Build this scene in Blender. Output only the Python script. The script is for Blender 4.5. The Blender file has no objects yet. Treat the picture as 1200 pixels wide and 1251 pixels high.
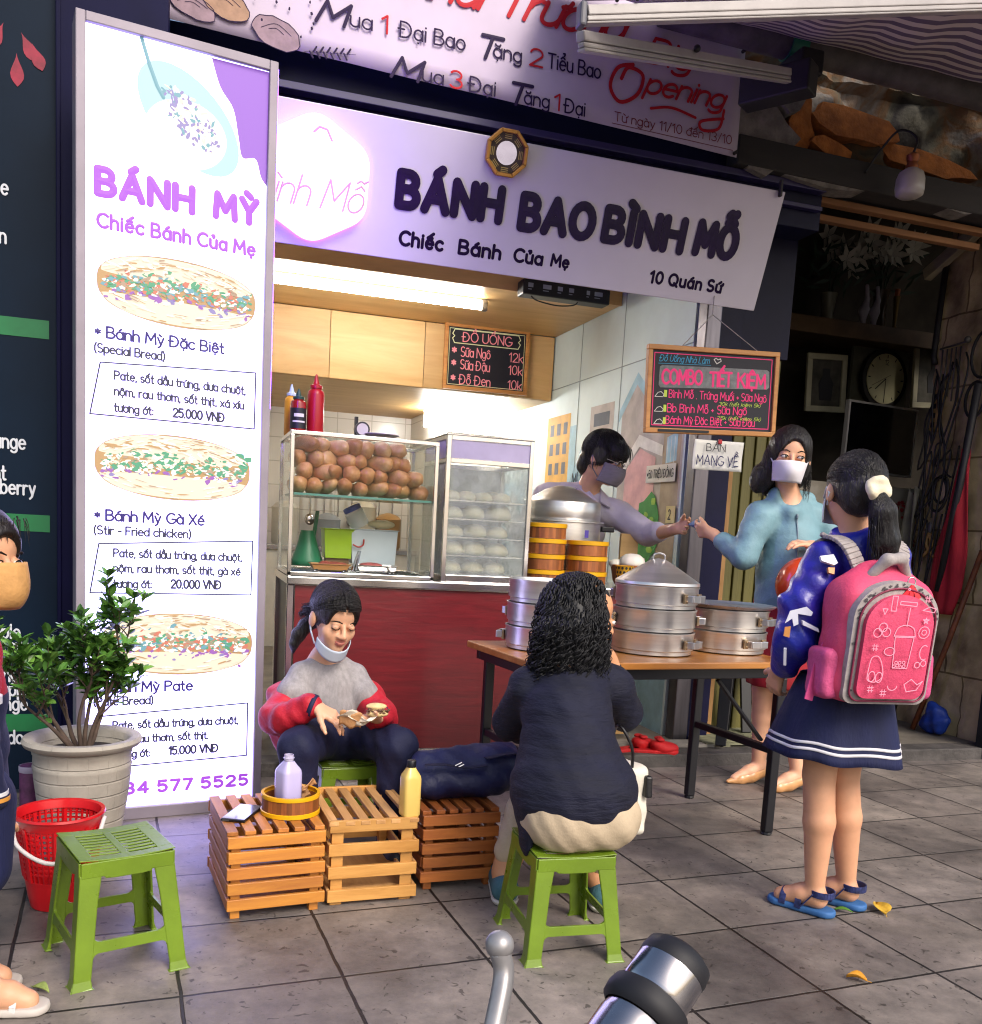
import bpy, math, random, unicodedata
import numpy as np
from mathutils import Matrix, Vector
from math import sin, cos, pi, radians, sqrt, atan2

S = bpy.context.scene
COL = S.collection
# ---------------------------------------------------------------- camera
cd = bpy.data.cameras.new('camera'); cam = bpy.data.objects.new('camera', cd); COL.objects.link(cam)
def cam_matrix(loc, yaw, pitch, roll):
    y, p, r = radians(yaw), radians(pitch), radians(roll)
    f = Vector((sin(y)*cos(p), cos(y)*cos(p), -sin(p)))
    r0 = Vector((cos(y), -sin(y), 0)); u0 = r0.cross(f)
    rt = r0*cos(r) + u0*sin(r); up = -r0*sin(r) + u0*cos(r)
    m = Matrix.Identity(4)
    for i in range(3):
        m[i][0] = rt[i]; m[i][1] = up[i]; m[i][2] = -f[i]; m[i][3] = loc[i]
    return m
cam.matrix_world = cam_matrix((0, 0, 1.1), 17.9, 7.4, 3.23)
cd.sensor_fit = 'VERTICAL'; cd.sensor_height = 24.0; cd.lens = 24*1155/1251
cd.shift_y = 174.5/1251
cd.clip_start = 0.02; cd.clip_end = 500
S.camera = cam
# ---------------------------------------------------------------- world, sun, exposure
SUN_EL, SUN_ROT = radians(42), radians(160)
w = bpy.data.worlds.new('World'); S.world = w; w.use_nodes = True
nt = w.node_tree; bg = nt.nodes['Background']
sky = nt.nodes.new('ShaderNodeTexSky'); sky.sky_type = 'NISHITA'; sky.sun_disc = False
sky.sun_elevation = SUN_EL; sky.sun_rotation = SUN_ROT; sky.air_density = 1.0; sky.dust_density = 4.0
nt.links.new(sky.outputs[0], bg.inputs[0]); bg.inputs[1].default_value = 0.13
sl = bpy.data.lights.new('sun', 'SUN'); sl.energy = 1.2; sl.angle = radians(25); sl.color = (1, .95, .88)
so = bpy.data.objects.new('sun', sl); COL.objects.link(so)
# the street is behind the camera: light comes from there, high and soft
d = Vector((sin(SUN_ROT)*cos(SUN_EL), cos(SUN_ROT)*cos(SUN_EL), sin(SUN_EL)))
so.rotation_euler = d.to_track_quat('Z', 'Y').to_euler()
S.view_settings.view_transform = 'Standard'; S.view_settings.look = 'None'
S.view_settings.exposure = 0.85; S.view_settings.gamma = 1
S.cycles.max_bounces = 8; S.cycles.transparent_max_bounces = 16
S.cycles.use_denoising = True; S.cycles.filter_width = 1.15
S.cycles.caustics_reflective = False; S.cycles.caustics_refractive = False
S.cycles.sample_clamp_indirect = 6

random.seed(7); rng = np.random.default_rng(7)
def lin(h):
    h = h.lstrip('#'); o = []
    for i in (0, 2, 4):
        v = int(h[i:i+2], 16)/255
        o.append(v/12.92 if v <= .04045 else ((v+.055)/1.055)**2.4)
    return tuple(o)
# ---------------------------------------------------------------- materials
_M = {}
def mat(name, col, rough=.6, metal=0., var=.12, vs=6., bump=0., bs=80., stretch=(1, 1, 1), emit=0., emcol=None, spec=None,
        col2=None, alpha=1., trans=0., coat=0., ior=1.45, rvar=.0, sss=0., sheen=0.):
    if name in _M: return _M[name]
    if isinstance(col, str): col = lin(col)
    m = bpy.data.materials.new(name); m.use_nodes = True; n = m.node_tree; N = n.nodes
    b = N['Principled BSDF']
    b.inputs['Base Color'].default_value = (*col, 1); b.inputs['Roughness'].default_value = rough
    b.inputs['Metallic'].default_value = metal; b.inputs['IOR'].default_value = ior
    if spec is None and var == 0 and not coat and not metal and not col2: spec = .12
    if spec is not None: b.inputs['Specular IOR Level'].default_value = spec
    if alpha < 1: b.inputs['Alpha'].default_value = alpha
    if trans: b.inputs['Transmission Weight'].default_value = trans
    if coat: b.inputs['Coat Weight'].default_value = coat; b.inputs['Coat Roughness'].default_value = .12
    if sss:
        b.inputs['Subsurface Weight'].default_value = sss; b.inputs['Subsurface Radius'].default_value = (.012, .005, .003)
    if sheen: b.inputs['Sheen Weight'].default_value = sheen
    tc = N.new('ShaderNodeTexCoord'); mp = N.new('ShaderNodeMapping'); mp.inputs['Scale'].default_value = stretch
    n.links.new(tc.outputs['Object'], mp.inputs['Vector'])
    def noise(scale, det=4, rg=.6):
        t = N.new('ShaderNodeTexNoise'); t.inputs['Scale'].default_value = scale; t.inputs['Detail'].default_value = det
        t.inputs['Roughness'].default_value = rg; n.links.new(mp.outputs[0], t.inputs['Vector']); return t
    if var or col2:
        t = noise(vs); r = N.new('ShaderNodeValToRGB')
        c2 = col2 if col2 else tuple(c*(1-var) for c in col)
        if isinstance(c2, str): c2 = lin(c2)
        c1 = col if col2 else tuple(min(1, c*(1+var*.6)) for c in col)
        r.color_ramp.elements[0].position = .35; r.color_ramp.elements[0].color = (*c2, 1)
        r.color_ramp.elements[1].position = .65; r.color_ramp.elements[1].color = (*c1, 1)
        n.links.new(t.outputs['Fac'], r.inputs['Fac']); n.links.new(r.outputs[0], b.inputs['Base Color'])
        if rvar:
            mr = N.new('ShaderNodeMapRange'); mr.inputs['To Min'].default_value = max(.02, rough-rvar); mr.inputs['To Max'].default_value = min(1, rough+rvar)
            t2 = noise(vs*1.7); n.links.new(t2.outputs['Fac'], mr.inputs['Value']); n.links.new(mr.outputs[0], b.inputs['Roughness'])
    if bump:
        t = noise(bs, 5); bp = N.new('ShaderNodeBump'); bp.inputs['Strength'].default_value = bump; bp.inputs['Distance'].default_value = .01
        n.links.new(t.outputs['Fac'], bp.inputs['Height']); n.links.new(bp.outputs[0], b.inputs['Normal'])
    if emit:
        ec = emcol if emcol else col
        if isinstance(ec, str): ec = lin(ec)
        b.inputs['Emission Color'].default_value = (*ec, 1); b.inputs['Emission Strength'].default_value = emit
    _M[name] = m
    return m

def wood(name, c1, c2, scale=7., axis='X', rough=.5, planks=None, coat=0.):
    """wood with grain along an axis, an optional seam every `planks` metres"""
    if name in _M: return _M[name]
    m = bpy.data.materials.new(name); m.use_nodes = True; n = m.node_tree; N = n.nodes; b = N['Principled BSDF']
    b.inputs['Roughness'].default_value = rough
    if coat: b.inputs['Coat Weight'].default_value = coat; b.inputs['Coat Roughness'].default_value = .15
    tc = N.new('ShaderNodeTexCoord'); mp = N.new('ShaderNodeMapping')
    st = {'X': (.12, 1, 1), 'Y': (1, .12, 1), 'Z': (1, 1, .12)}[axis]
    mp.inputs['Scale'].default_value = tuple(s*scale for s in st)
    oi = N.new('ShaderNodeObjectInfo'); va = N.new('ShaderNodeVectorMath'); va.operation = 'ADD'
    n.links.new(tc.outputs['Object'], mp.inputs['Vector']); n.links.new(mp.outputs[0], va.inputs[0])
    mu = N.new('ShaderNodeMath'); mu.operation = 'MULTIPLY'; mu.inputs[1].default_value = 37.
    n.links.new(oi.outputs['Random'], mu.inputs[0]); n.links.new(mu.outputs[0], va.inputs[1])
    t = N.new('ShaderNodeTexNoise'); t.inputs['Scale'].default_value = 3.; t.inputs['Detail'].default_value = 6; t.inputs['Roughness'].default_value = .65
    t.inputs['Distortion'].default_value = .6
    n.links.new(va.outputs[0], t.inputs['Vector'])
    r = N.new('ShaderNodeValToRGB'); r.color_ramp.elements[0].position = .32; r.color_ramp.elements[1].position = .68
    a, c = (lin(c1) if isinstance(c1, str) else c1), (lin(c2) if isinstance(c2, str) else c2)
    r.color_ramp.elements[0].color = (*c, 1); r.color_ramp.elements[1].color = (*a, 1)
    n.links.new(t.outputs['Fac'], r.inputs['Fac'])
    hv = N.new('ShaderNodeHueSaturation'); vm = N.new('ShaderNodeMapRange'); vm.inputs['To Min'].default_value = .78 if planks is None else 1; vm.inputs['To Max'].default_value = 1.16 if planks is None else 1
    n.links.new(oi.outputs['Random'], vm.inputs['Value'])
    n.links.new(vm.outputs[0], hv.inputs['Value']); n.links.new(r.outputs[0], hv.inputs['Color'])
    n.links.new(hv.outputs[0], b.inputs['Base Color'])
    bp = N.new('ShaderNodeBump'); bp.inputs['Strength'].default_value = .25; bp.inputs['Distance'].default_value = .004
    n.links.new(t.outputs['Fac'], bp.inputs['Height']); n.links.new(bp.outputs[0], b.inputs['Normal'])
    _M[name] = m
    return m

def glass(name, tint=(.9, .97, .95), amount=.12, rough=.03, fog=0.):
    """thin pane: mostly see-through with a glossy skin and a little tint"""
    if name in _M: return _M[name]
    m = bpy.data.materials.new(name); m.use_nodes = True; n = m.node_tree; N = n.nodes
    out = N['Material Output']; N.remove(N['Principled BSDF'])
    tr = N.new('ShaderNodeBsdfTransparent'); tr.inputs[0].default_value = (*tint, 1)
    gl = N.new('ShaderNodeBsdfGlossy'); gl.inputs['Roughness'].default_value = rough
    fr = N.new('ShaderNodeFresnel'); fr.inputs['IOR'].default_value = 1.5
    ma = N.new('ShaderNodeMath'); ma.operation = 'MULTIPLY'; ma.inputs[1].default_value = amount
    mx = N.new('ShaderNodeMixShader'); n.links.new(fr.outputs[0], ma.inputs[0]); n.links.new(ma.outputs[0], mx.inputs[0])
    n.links.new(tr.outputs[0], mx.inputs[1]); n.links.new(gl.outputs[0], mx.inputs[2]); n.links.new(mx.outputs[0], out.inputs[0])
    if fog:   # beads of condensation on the pane
        df = N.new('ShaderNodeBsdfDiffuse'); df.inputs[0].default_value = (.75, .8, .78, 1); tc = N.new('ShaderNodeTexCoord'); t = N.new('ShaderNodeTexNoise'); t.inputs['Scale'].default_value = 16; t.inputs['Detail'].default_value = 8; t.inputs['Roughness'].default_value = .8
        n.links.new(tc.outputs['Object'], t.inputs['Vector']); mr = N.new('ShaderNodeMapRange'); mr.inputs['From Min'].default_value = .35; mr.inputs['From Max'].default_value = .7; mr.inputs['To Min'].default_value = fog*.35; mr.inputs['To Max'].default_value = fog*1.5; n.links.new(t.outputs['Fac'], mr.inputs['Value'])
        m2 = N.new('ShaderNodeMixShader'); n.links.new(mr.outputs[0], m2.inputs[0]); n.links.new(mx.outputs[0], m2.inputs[1]); n.links.new(df.outputs[0], m2.inputs[2]); n.links.new(m2.outputs[0], out.inputs[0])
    _M[name] = m
    return m

def emis(name, col, strength, noise=None):
    if name in _M: return _M[name]
    if isinstance(col, str): col = lin(col)
    m = bpy.data.materials.new(name); m.use_nodes = True; n = m.node_tree; N = n.nodes
    b = N['Principled BSDF']; b.inputs['Base Color'].default_value = (*[c*.3 for c in col], 1); b.inputs['Roughness'].default_value = .5
    b.inputs['Emission Color'].default_value = (*col, 1); b.inputs['Emission Strength'].default_value = strength
    _M[name] = m
    return m

# ---------------------------------------------------------------- mesh builder
def V(*a): return Vector(a)
def rotz(a): return Matrix.Rotation(a, 3, 'Z')
class MB:
    def __init__(s): s.v = []; s.f = []; s.m = []
    def add(s, vs, fs, mi=0):
        o = len(s.v); s.v += [tuple(v) for v in vs]; s.f += [tuple(i+o for i in f) for f in fs]
        s.m += [mi]*len(fs); return s
    def box(s, c, sz, rot=None, mi=0):
        hx, hy, hz = sz[0]/2, sz[1]/2, sz[2]/2
        P = [Vector((x*hx, y*hy, z*hz)) for z in (-1, 1) for y in (-1, 1) for x in (-1, 1)]
        if rot is not None: P = [rot @ p for p in P]
        c = Vector(c)
        return s.add([p+c for p in P], [(0, 2, 3, 1), (4, 5, 7, 6), (0, 1, 5, 4), (2, 6, 7, 3), (0, 4, 6, 2), (1, 3, 7, 5)], mi)
    def b2(s, a, b, mi=0):
        return s.box([(a[i]+b[i])/2 for i in range(3)], [abs(b[i]-a[i]) for i in range(3)], None, mi)
    def beam(s, a, b, w, h, up=(0, 0, 1), mi=0, w2=None, h2=None):
        a, b = Vector(a), Vector(b); d = (b-a).normalized(); up = Vector(up)
        x = d.cross(up)
        if x.length < 1e-4: x = d.cross(Vector((0, 1, 0)))
        x.normalize(); y = x.cross(d); w2 = w if w2 is None else w2; h2 = h if h2 is None else h2
        P = [a+x*i*w/2+y*j*h/2 for j in (-1, 1) for i in (-1, 1)] + [b+x*i*w2/2+y*j*h2/2 for j in (-1, 1) for i in (-1, 1)]
        return s.add(P, [(0, 1, 3, 2), (4, 6, 7, 5), (0, 4, 5, 1), (2, 3, 7, 6), (0, 2, 6, 4), (1, 5, 7, 3)], mi)
    def tube(s, path, r, n=10, mi=0, caps=True, closed=False):
        P = [Vector(p) for p in path]; k = len(P)
        R = r if hasattr(r, '__len__') else [r]*k
        T = []
        for i in range(k):
            a = P[(i-1) % k] if (i > 0 or closed) else P[i]; b = P[(i+1) % k] if (i < k-1 or closed) else P[i]
            t = b-a; T.append(t.normalized() if t.length > 1e-9 else Vector((0, 0, 1)))
        ref = Vector((0, 0, 1)) if abs(T[0].z) < .9 else Vector((1, 0, 0))
        x = T[0].cross(ref).normalized(); vs = []
        for i in range(k):
            x = (x - T[i]*x.dot(T[i]))
            x = x.normalized() if x.length > 1e-6 else T[i].orthogonal().normalized()
            y = T[i].cross(x)
            for j in range(n):
                a = 2*pi*j/n; vs.append(P[i]+x*(R[i]*cos(a))+y*(R[i]*sin(a)))
        fs = []
        for i in range(k if closed else k-1):
            for j in range(n):
                i2 = (i+1) % k; j2 = (j+1) % n
                fs.append((i*n+j, i*n+j2, i2*n+j2, i2*n+j))
        if caps and not closed:
            fs.append(tuple(range(n-1, -1, -1))); fs.append(tuple((k-1)*n+j for j in range(n)))
        return s.add(vs, fs, mi)
    def lathe(s, prof, c=(0, 0, 0), n=32, mi=0, rot=None, a0=0., a1=2*pi, sq=None):
        """profile of (r, z); sq: superellipse exponent for squarish bodies"""
        c = Vector(c); vs = []; k = len(prof); full = abs(a1-a0-2*pi) < 1e-6; nn = n if full else n+1
        for r, z in prof:
            for j in range(nn):
                a = a0+(a1-a0)*j/n; q = 1.
                if sq: q = (abs(cos(a))**sq+abs(sin(a))**sq)**(-1/sq)
                p = Vector((r*q*cos(a), r*q*sin(a), z))
                if rot is not None: p = rot @ p
                vs.append(c+p)
        fs = []
        for i in range(k-1):
            for j in range(n):
                j2 = (j+1) % nn
                fs.append((i*nn+j, i*nn+j2, (i+1)*nn+j2, (i+1)*nn+j))
        if full:
            if 1e-5 < prof[0][0] < .004: fs.append(tuple(range(nn-1, -1, -1)))
            if 1e-5 < prof[-1][0] < .004: fs.append(tuple((k-1)*nn+j for j in range(nn)))
        return s.add(vs, fs, mi)
    def ell(s, c, r, rot=None, n=16, m=10, mi=0):
        prof = [(sin(pi*i/m), -cos(pi*i/m)) for i in range(m+1)]
        R = Matrix.Diagonal(Vector(r)) if hasattr(r, '__len__') else Matrix.Diagonal(Vector((r, r, r)))
        if rot is not None: R = rot @ R
        prof[0] = (1e-6, -1); prof[-1] = (1e-6, 1)
        return s.lathe(prof, c, n, mi, R)
    def prism(s, poly, fr, t0, t1, mi=0):
        """extrude a 2-D outline in frame (origin, u, v, n) from t0 to t1 along n"""
        o, u, v, nn = [Vector(q) for q in fr]; k = len(poly)
        vs = [o+u*p[0]+v*p[1]+nn*t0 for p in poly]+[o+u*p[0]+v*p[1]+nn*t1 for p in poly]
        fs = [tuple(range(k-1, -1, -1)), tuple(range(k, 2*k))]+[(i, (i+1) % k, k+(i+1) % k, k+i) for i in range(k)]
        return s.add(vs, fs, mi)
    def sheet(s, poly, fr, t=0., mi=0):
        o, u, v, nn = [Vector(q) for q in fr]
        return s.add([o+u*p[0]+v*p[1]+nn*t for p in poly], [tuple(range(len(poly)))], mi)
    def grid(s, fn, nu, nv, mi=0):
        vs = [fn(i/nu, j/nv) for j in range(nv+1) for i in range(nu+1)]
        fs = [(j*(nu+1)+i, j*(nu+1)+i+1, (j+1)*(nu+1)+i+1, (j+1)*(nu+1)+i) for j in range(nv) for i in range(nu)]
        return s.add(vs, fs, mi)
    def arr(s, vs, fs, mi=0):
        return s.add([tuple(map(float, v)) for v in vs], [tuple(map(int, f)) for f in fs], mi)

W = {}
def wm(o): return W.get(o.name, Matrix.Identity(4))
def obj(name, mb, mats, parent=None, smooth=None, bevel=0., bseg=2, loc=None, solid=0., sub=0):
    """link an MB as one mesh object; vertices are world coordinates (moved into the parent's own frame)"""
    me = bpy.data.meshes.new(name)
    vs = mb.v
    if parent is not None:
        M = wm(parent); inv = M.inverted()
    else:
        M = Matrix.Translation(Vector(loc)) if loc is not None else Matrix.Identity(4); inv = M.inverted()
    A = np.array(inv); va = np.array(vs, float) @ A[:3, :3].T + A[:3, 3]
    me.from_pydata(va.tolist(), [], mb.f)
    for m in (mats if isinstance(mats, (list, tuple)) else [mats]): me.materials.append(m)
    if len(me.materials) > 1: me.polygons.foreach_set('material_index', mb.m)
    me.validate(); me.update()
    o = bpy.data.objects.new(name, me); COL.objects.link(o)
    if parent is not None: o.parent = parent
    else: o.location = M.to_translation()
    W[o.name] = M
    if smooth is not None:
        me.shade_smooth()
        if smooth < 180: me.set_sharp_from_angle(angle=radians(smooth))
    if bevel:
        b = o.modifiers.new('bevel', 'BEVEL'); b.width = bevel; b.segments = bseg; b.limit_method = 'ANGLE'; b.angle_limit = radians(50); b.harden_normals = False
    if sub:
        b = o.modifiers.new('sub', 'SUBSURF'); b.levels = sub; b.render_levels = sub
    if solid:
        b = o.modifiers.new('solid', 'SOLIDIFY'); b.thickness = solid; b.offset = 0
    return o
def tag(o, label=None, cat=None, group=None, kind=None):
    if label: o['label'] = label
    if cat: o['category'] = cat
    if group: o['group'] = group
    if kind: o['kind'] = kind
    return o
def thing(name, label, cat, loc=(0, 0, 0), rz=0., group=None):
    o = bpy.data.objects.new(name, None); COL.objects.link(o); o.empty_display_size = .05
    o.location = loc; o.rotation_euler = (0, 0, rz)
    W[o.name] = Matrix.Translation(Vector(loc)) @ Matrix.Rotation(rz, 4, 'Z')
    return tag(o, label, cat, group)
def struct(name, mb, m, **k): return tag(obj(name, mb, m, **k), kind='structure')
def dup(root, loc, rz=0., label=None, group=None, rot=None):
    r = root.copy(); COL.objects.link(r); r.location = loc; r.rotation_euler = rot if rot else (0, 0, rz)
    if label: r['label'] = label
    if group: r['group'] = group
    for ch in list(root.children):
        c = ch.copy(); COL.objects.link(c); c.parent = r
        for g in list(ch.children):
            q = g.copy(); COL.objects.link(q); q.parent = c
    return r
def rframe(loc, rz):
    """local -> world helper for things built in their own frame"""
    M = Matrix.Translation(Vector(loc)) @ Matrix.Rotation(rz, 4, 'Z')
    return lambda *p: M @ Vector(p)

# ---------------------------------------------------------------- stroke lettering
def _e(cx, cy, rx, ry, a0, a1):
    k = max(3, int(abs(a1-a0)/18)); return [(cx+rx*cos(radians(a0+(a1-a0)*i/k)), cy+ry*sin(radians(a0+(a1-a0)*i/k))) for i in range(k+1)]
def _x(stroke):
    o = []
    for p in stroke:
        q = _e(*p) if len(p) == 6 else [p]
        for r in q:
            if not o or abs(o[-1][0]-r[0])+abs(o[-1][1]-r[1]) > 1e-4: o.append(r)
    return o
XH = .66
_D = [[(0, 0), (0, 1), (.22, .5, .44, .5, 90, -90), (0, 0)]]
_bowl = (.25, .33, .25, .33)
FONT = {
 'A': (.72, [[(0, 0), (.36, 1), (.72, 0)], [(.13, .34), (.59, .34)]]),
 'B': (.58, [[(0, 0), (0, 1), (.27, .76, .24, .24, 90, -90), (0, .52)], [(0, .52), (.29, .26, .29, .26, 90, -90), (0, 0)]]),
 'C': (.66, [[(.4, .5, .4, .5, 48, 312)]]), 'D': (.66, _D), 'Đ': (.7, _D+[[(-.14, .52), (.24, .52)]]),
 'E': (.5, [[(.5, 1), (0, 1), (0, 0), (.5, 0)], [(0, .53), (.42, .53)]]), 'F': (.5, [[(.5, 1), (0, 1), (0, 0)], [(0, .52), (.42, .52)]]),
 'G': (.72, [[(.4, .5, .4, .5, 48, 350), (.44, .44)]]), 'H': (.64, [[(0, 0), (0, 1)], [(.64, 0), (.64, 1)], [(0, .52), (.64, .52)]]),
 'I': (.06, [[(.03, 0), (.03, 1)]]), 'K': (.6, [[(0, 0), (0, 1)], [(.56, 1), (.03, .45)], [(.2, .62), (.6, 0)]]), 'L': (.48, [[(0, 1), (0, 0), (.48, 0)]]),
 'M': (.8, [[(0, 0), (.06, 1), (.4, .3), (.74, 1), (.8, 0)]]), 'N': (.64, [[(0, 0), (0, 1), (.64, 0), (.64, 1)]]),
 'O': (.76, [[(.38, .5, .38, .5, 90, 450)]]), 'P': (.56, [[(0, 0), (0, 1), (.27, .74, .28, .26, 90, -90), (0, .48)]]),
 'Q': (.76, [[(.38, .5, .38, .5, 90, 450)], [(.48, .22), (.76, -.06)]]), 'R': (.58, [[(0, 0), (0, 1), (.27, .75, .27, .25, 90, -90), (0, .5)], [(.25, .5), (.58, 0)]]),
 'S': (.54, [[(.28, .745, .25, .255, 40, 270), (.27, .25, .27, .25, 88, -145)]]), 'T': (.62, [[(0, 1), (.62, 1)], [(.31, 1), (.31, 0)]]),
 'U': (.62, [[(0, 1), (0, .32), (.31, .31, .31, .31, 180, 360), (.62, 1)]]), 'V': (.66, [[(0, 1), (.33, 0), (.66, 1)]]), 'X': (.6, [[(0, 0), (.6, 1)], [(0, 1), (.6, 0)]]),
 'Y': (.62, [[(0, 1), (.31, .48), (.62, 1)], [(.31, .48), (.31, 0)]]), 'W': (.9, [[(0, 1), (.22, 0), (.45, .8), (.68, 0), (.9, 1)]]),
 'a': (.5, [[(*_bowl, 0, 360)], [(.5, .66), (.5, 0)]]), 'b': (.5, [[(0, 1), (0, 0)], [(*_bowl, 180, 540)]]), 'c': (.46, [[(.27, .33, .27, .33, 45, 315)]]),
 'd': (.5, [[(*_bowl, 0, 360)], [(.5, 1), (.5, 0)]]), 'đ': (.5, [[(*_bowl, 0, 360)], [(.5, 1), (.5, 0)], [(.3, .86), (.62, .86)]]),
 'e': (.5, [[(.02, .36), (.5, .36), (.26, .33, .25, .33, 5, 315)]]), 'f': (.3, [[(.32, .92), (.2, 1), (.12, .85), (.12, 0)], [(0, .62), (.28, .62)]]),
 'g': (.5, [[(*_bowl, 0, 360)], [(.5, .66), (.5, -.08), (.26, -.08, .24, .2, 0, -150)]]), 'h': (.46, [[(0, 1), (0, 0)], [(0, .4), (.23, .41, .23, .25, 180, 0), (.46, 0)]]),
 'i': (.06, [[(.03, .66), (.03, 0)], [(.03, .88), (.03, .9)]]), 'k': (.44, [[(0, 1), (0, 0)], [(.42, .66), (.02, .28)], [(.14, .38), (.44, 0)]]), 'l': (.06, [[(.03, 1), (.03, 0)]]),
 'm': (.74, [[(0, .66), (0, 0)], [(0, .42), (.185, .46, .185, .2, 180, 0), (.37, 0)], [(.37, .42), (.555, .46, .185, .2, 180, 0), (.74, 0)]]),
 'n': (.46, [[(0, .66), (0, 0)], [(0, .4), (.23, .41, .23, .25, 180, 0), (.46, 0)]]), 'o': (.52, [[(.26, .33, .26, .33, 90, 450)]]),
 'p': (.5, [[(0, .66), (0, -.3)], [(*_bowl, 180, 540)]]), 'q': (.5, [[(.5, .66), (.5, -.3)], [(*_bowl, 0, 360)]]), 'r': (.3, [[(0, .66), (0, 0)], [(0, .38), (.06, .56), (.18, .66), (.3, .63)]]),
 's': (.4, [[(.2, .49, .18, .17, 40, 270), (.2, .165, .19, .165, 85, -145)]]), 't': (.3, [[(.12, .95), (.12, .12), (.2, .0), (.3, .02)], [(0, .64), (.28, .64)]]),
 'u': (.46, [[(0, .66), (0, .25), (.23, .25, .23, .25, 180, 360), (.46, .66)], [(.46, .3), (.46, 0)]]), 'v': (.46, [[(0, .66), (.23, 0), (.46, .66)]]),
 'w': (.66, [[(0, .66), (.16, 0), (.33, .55), (.5, 0), (.66, .66)]]), 'x': (.44, [[(0, .66), (.44, 0)], [(0, 0), (.44, .66)]]), 'y': (.46, [[(0, .66), (.24, 0)], [(.46, .66), (.2, -.14), (.04, -.28)]]),
 '0': (.56, [[(.28, .5, .28, .5, 90, 450)]]), '1': (.26, [[(0, .78), (.22, 1), (.22, 0)]]), '2': (.54, [[(.27, .72, .26, .28, 165, -35), (0, 0), (.54, 0)]]),
 '3': (.52, [[(.25, .755, .24, .245, 150, -80), (.25, .26, .27, .26, 80, -150)]]), '4': (.56, [[(.42, 0), (.42, 1), (0, .3), (.56, .3)]]), '5': (.52, [[(.48, 1), (.06, 1), (.03, .56), (.25, .32, .27, .32, 120, -140)]]),
 '7': (.5, [[(0, 1), (.5, 1), (.18, 0)]]), '8': (.52, [[(.26, .755, .22, .245, 90, 450)], [(.26, .26, .26, .26, 90, 450)]]), '9': (.52, [[(.26, .7, .25, .3, 0, 360), (.5, .5), (.3, 0)]]), '6': (.52, [[(.26, .3, .25, .3, 180, 540), (.02, .5), (.25, 1)]]),
 '.': (.06, [[(.03, 0), (.03, .02)]]), ',': (.08, [[(.05, .04), (.02, -.12)]]), ':': (.06, [[(.03, .05), (.03, .07)], [(.03, .55), (.03, .57)]]), '-': (.3, [[(0, .42), (.3, .42)]]), '+': (.3, [[(0, .4), (.3, .4)], [(.15, .25), (.15, .55)]]),
 '/': (.36, [[(0, -.05), (.36, 1.02)]]), '(': (.14, [[(.14, 1.05), (.0, .7), (0, .2), (.14, -.15)]]), ')': (.14, [[(0, 1.05), (.14, .7), (.14, .2), (0, -.15)]]),
 '*': (.34, [[(.17, .28), (.17, .68)], [(0, .38), (.34, .58)], [(0, .58), (.34, .38)]]), "'": (.05, [[(.02, 1), (.02, .85)]]),
}
def layout(text, h, bold=.1, slant=0., track=.16, jit=0., sx=1., caps=None):
    """returns strokes [(points, width)] in metres with the baseline at y=0"""
    out = []; x = 0.; r = random.Random(text)
    for ch in text:
        if ch == ' ': x += .36*sx; continue
        dec = [ch] if ch in 'Đđ' else list(unicodedata.normalize('NFD', ch))
        base, marks = dec[0], dec[1:]
        if base not in FONT: continue
        wd, st = FONT[base]; st = [_x(s) for s in st]; up = base.isupper() or base in 'bdđhklf'
        if base == 'i' and marks and marks != ['\u0323']: st = st[:1]
        cx = wd/2; top = (1.0 if base.isupper() else .66)+.14
        has_c = False; ex = []
        for mk in marks:
            if mk == '\u0302': ex.append([(cx-.16, top), (cx, top+.13), (cx+.16, top)]); has_c = True
            elif mk == '\u0306': ex.append(_e(cx, top+.12, .16, .12, 180, 360)); has_c = True
            elif mk == '\u031b': ex.append([(wd-.06, top-.18), (wd+.1, top-.14), (wd+.13, top+.0)])
            elif mk == '\u0323': ex.append([(cx, -.2), (cx, -.18)])
        for mk in marks:
            o2 = .2 if has_c else 0.; dx = .1 if has_c else 0.
            if mk == '\u0301': ex.append([(cx-.04+dx, top+o2), (cx+.13+dx, top+.15+o2)])
            elif mk == '\u0300': ex.append([(cx+.06+dx, top+o2), (cx-.12+dx, top+.15+o2)])
            elif mk == '\u0309': ex.append([(cx-.08+dx, top+.17+o2), (cx+.05+dx, top+.19+o2), (cx+.06+dx, top+.1+o2), (cx+dx, top+.01+o2)])
            elif mk == '\u0303': ex.append([(cx-.17, top+.03+o2), (cx-.07, top+.12+o2), (cx+.06, top+.04+o2), (cx+.17, top+.13+o2)])
        jx, jy, js = (r.uniform(-1, 1)*jit*.3, r.uniform(-1, 1)*jit, 1+r.uniform(-1, 1)*jit) if jit else (0, 0, 1)
        for s in st+ex:
            out.append(([((x+p[0]*sx*js+jx+slant*p[1])*h, (p[1]*js+jy)*h) for p in s], bold*h))
        x += wd*sx+track
    return out, (x-track)*h
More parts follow.
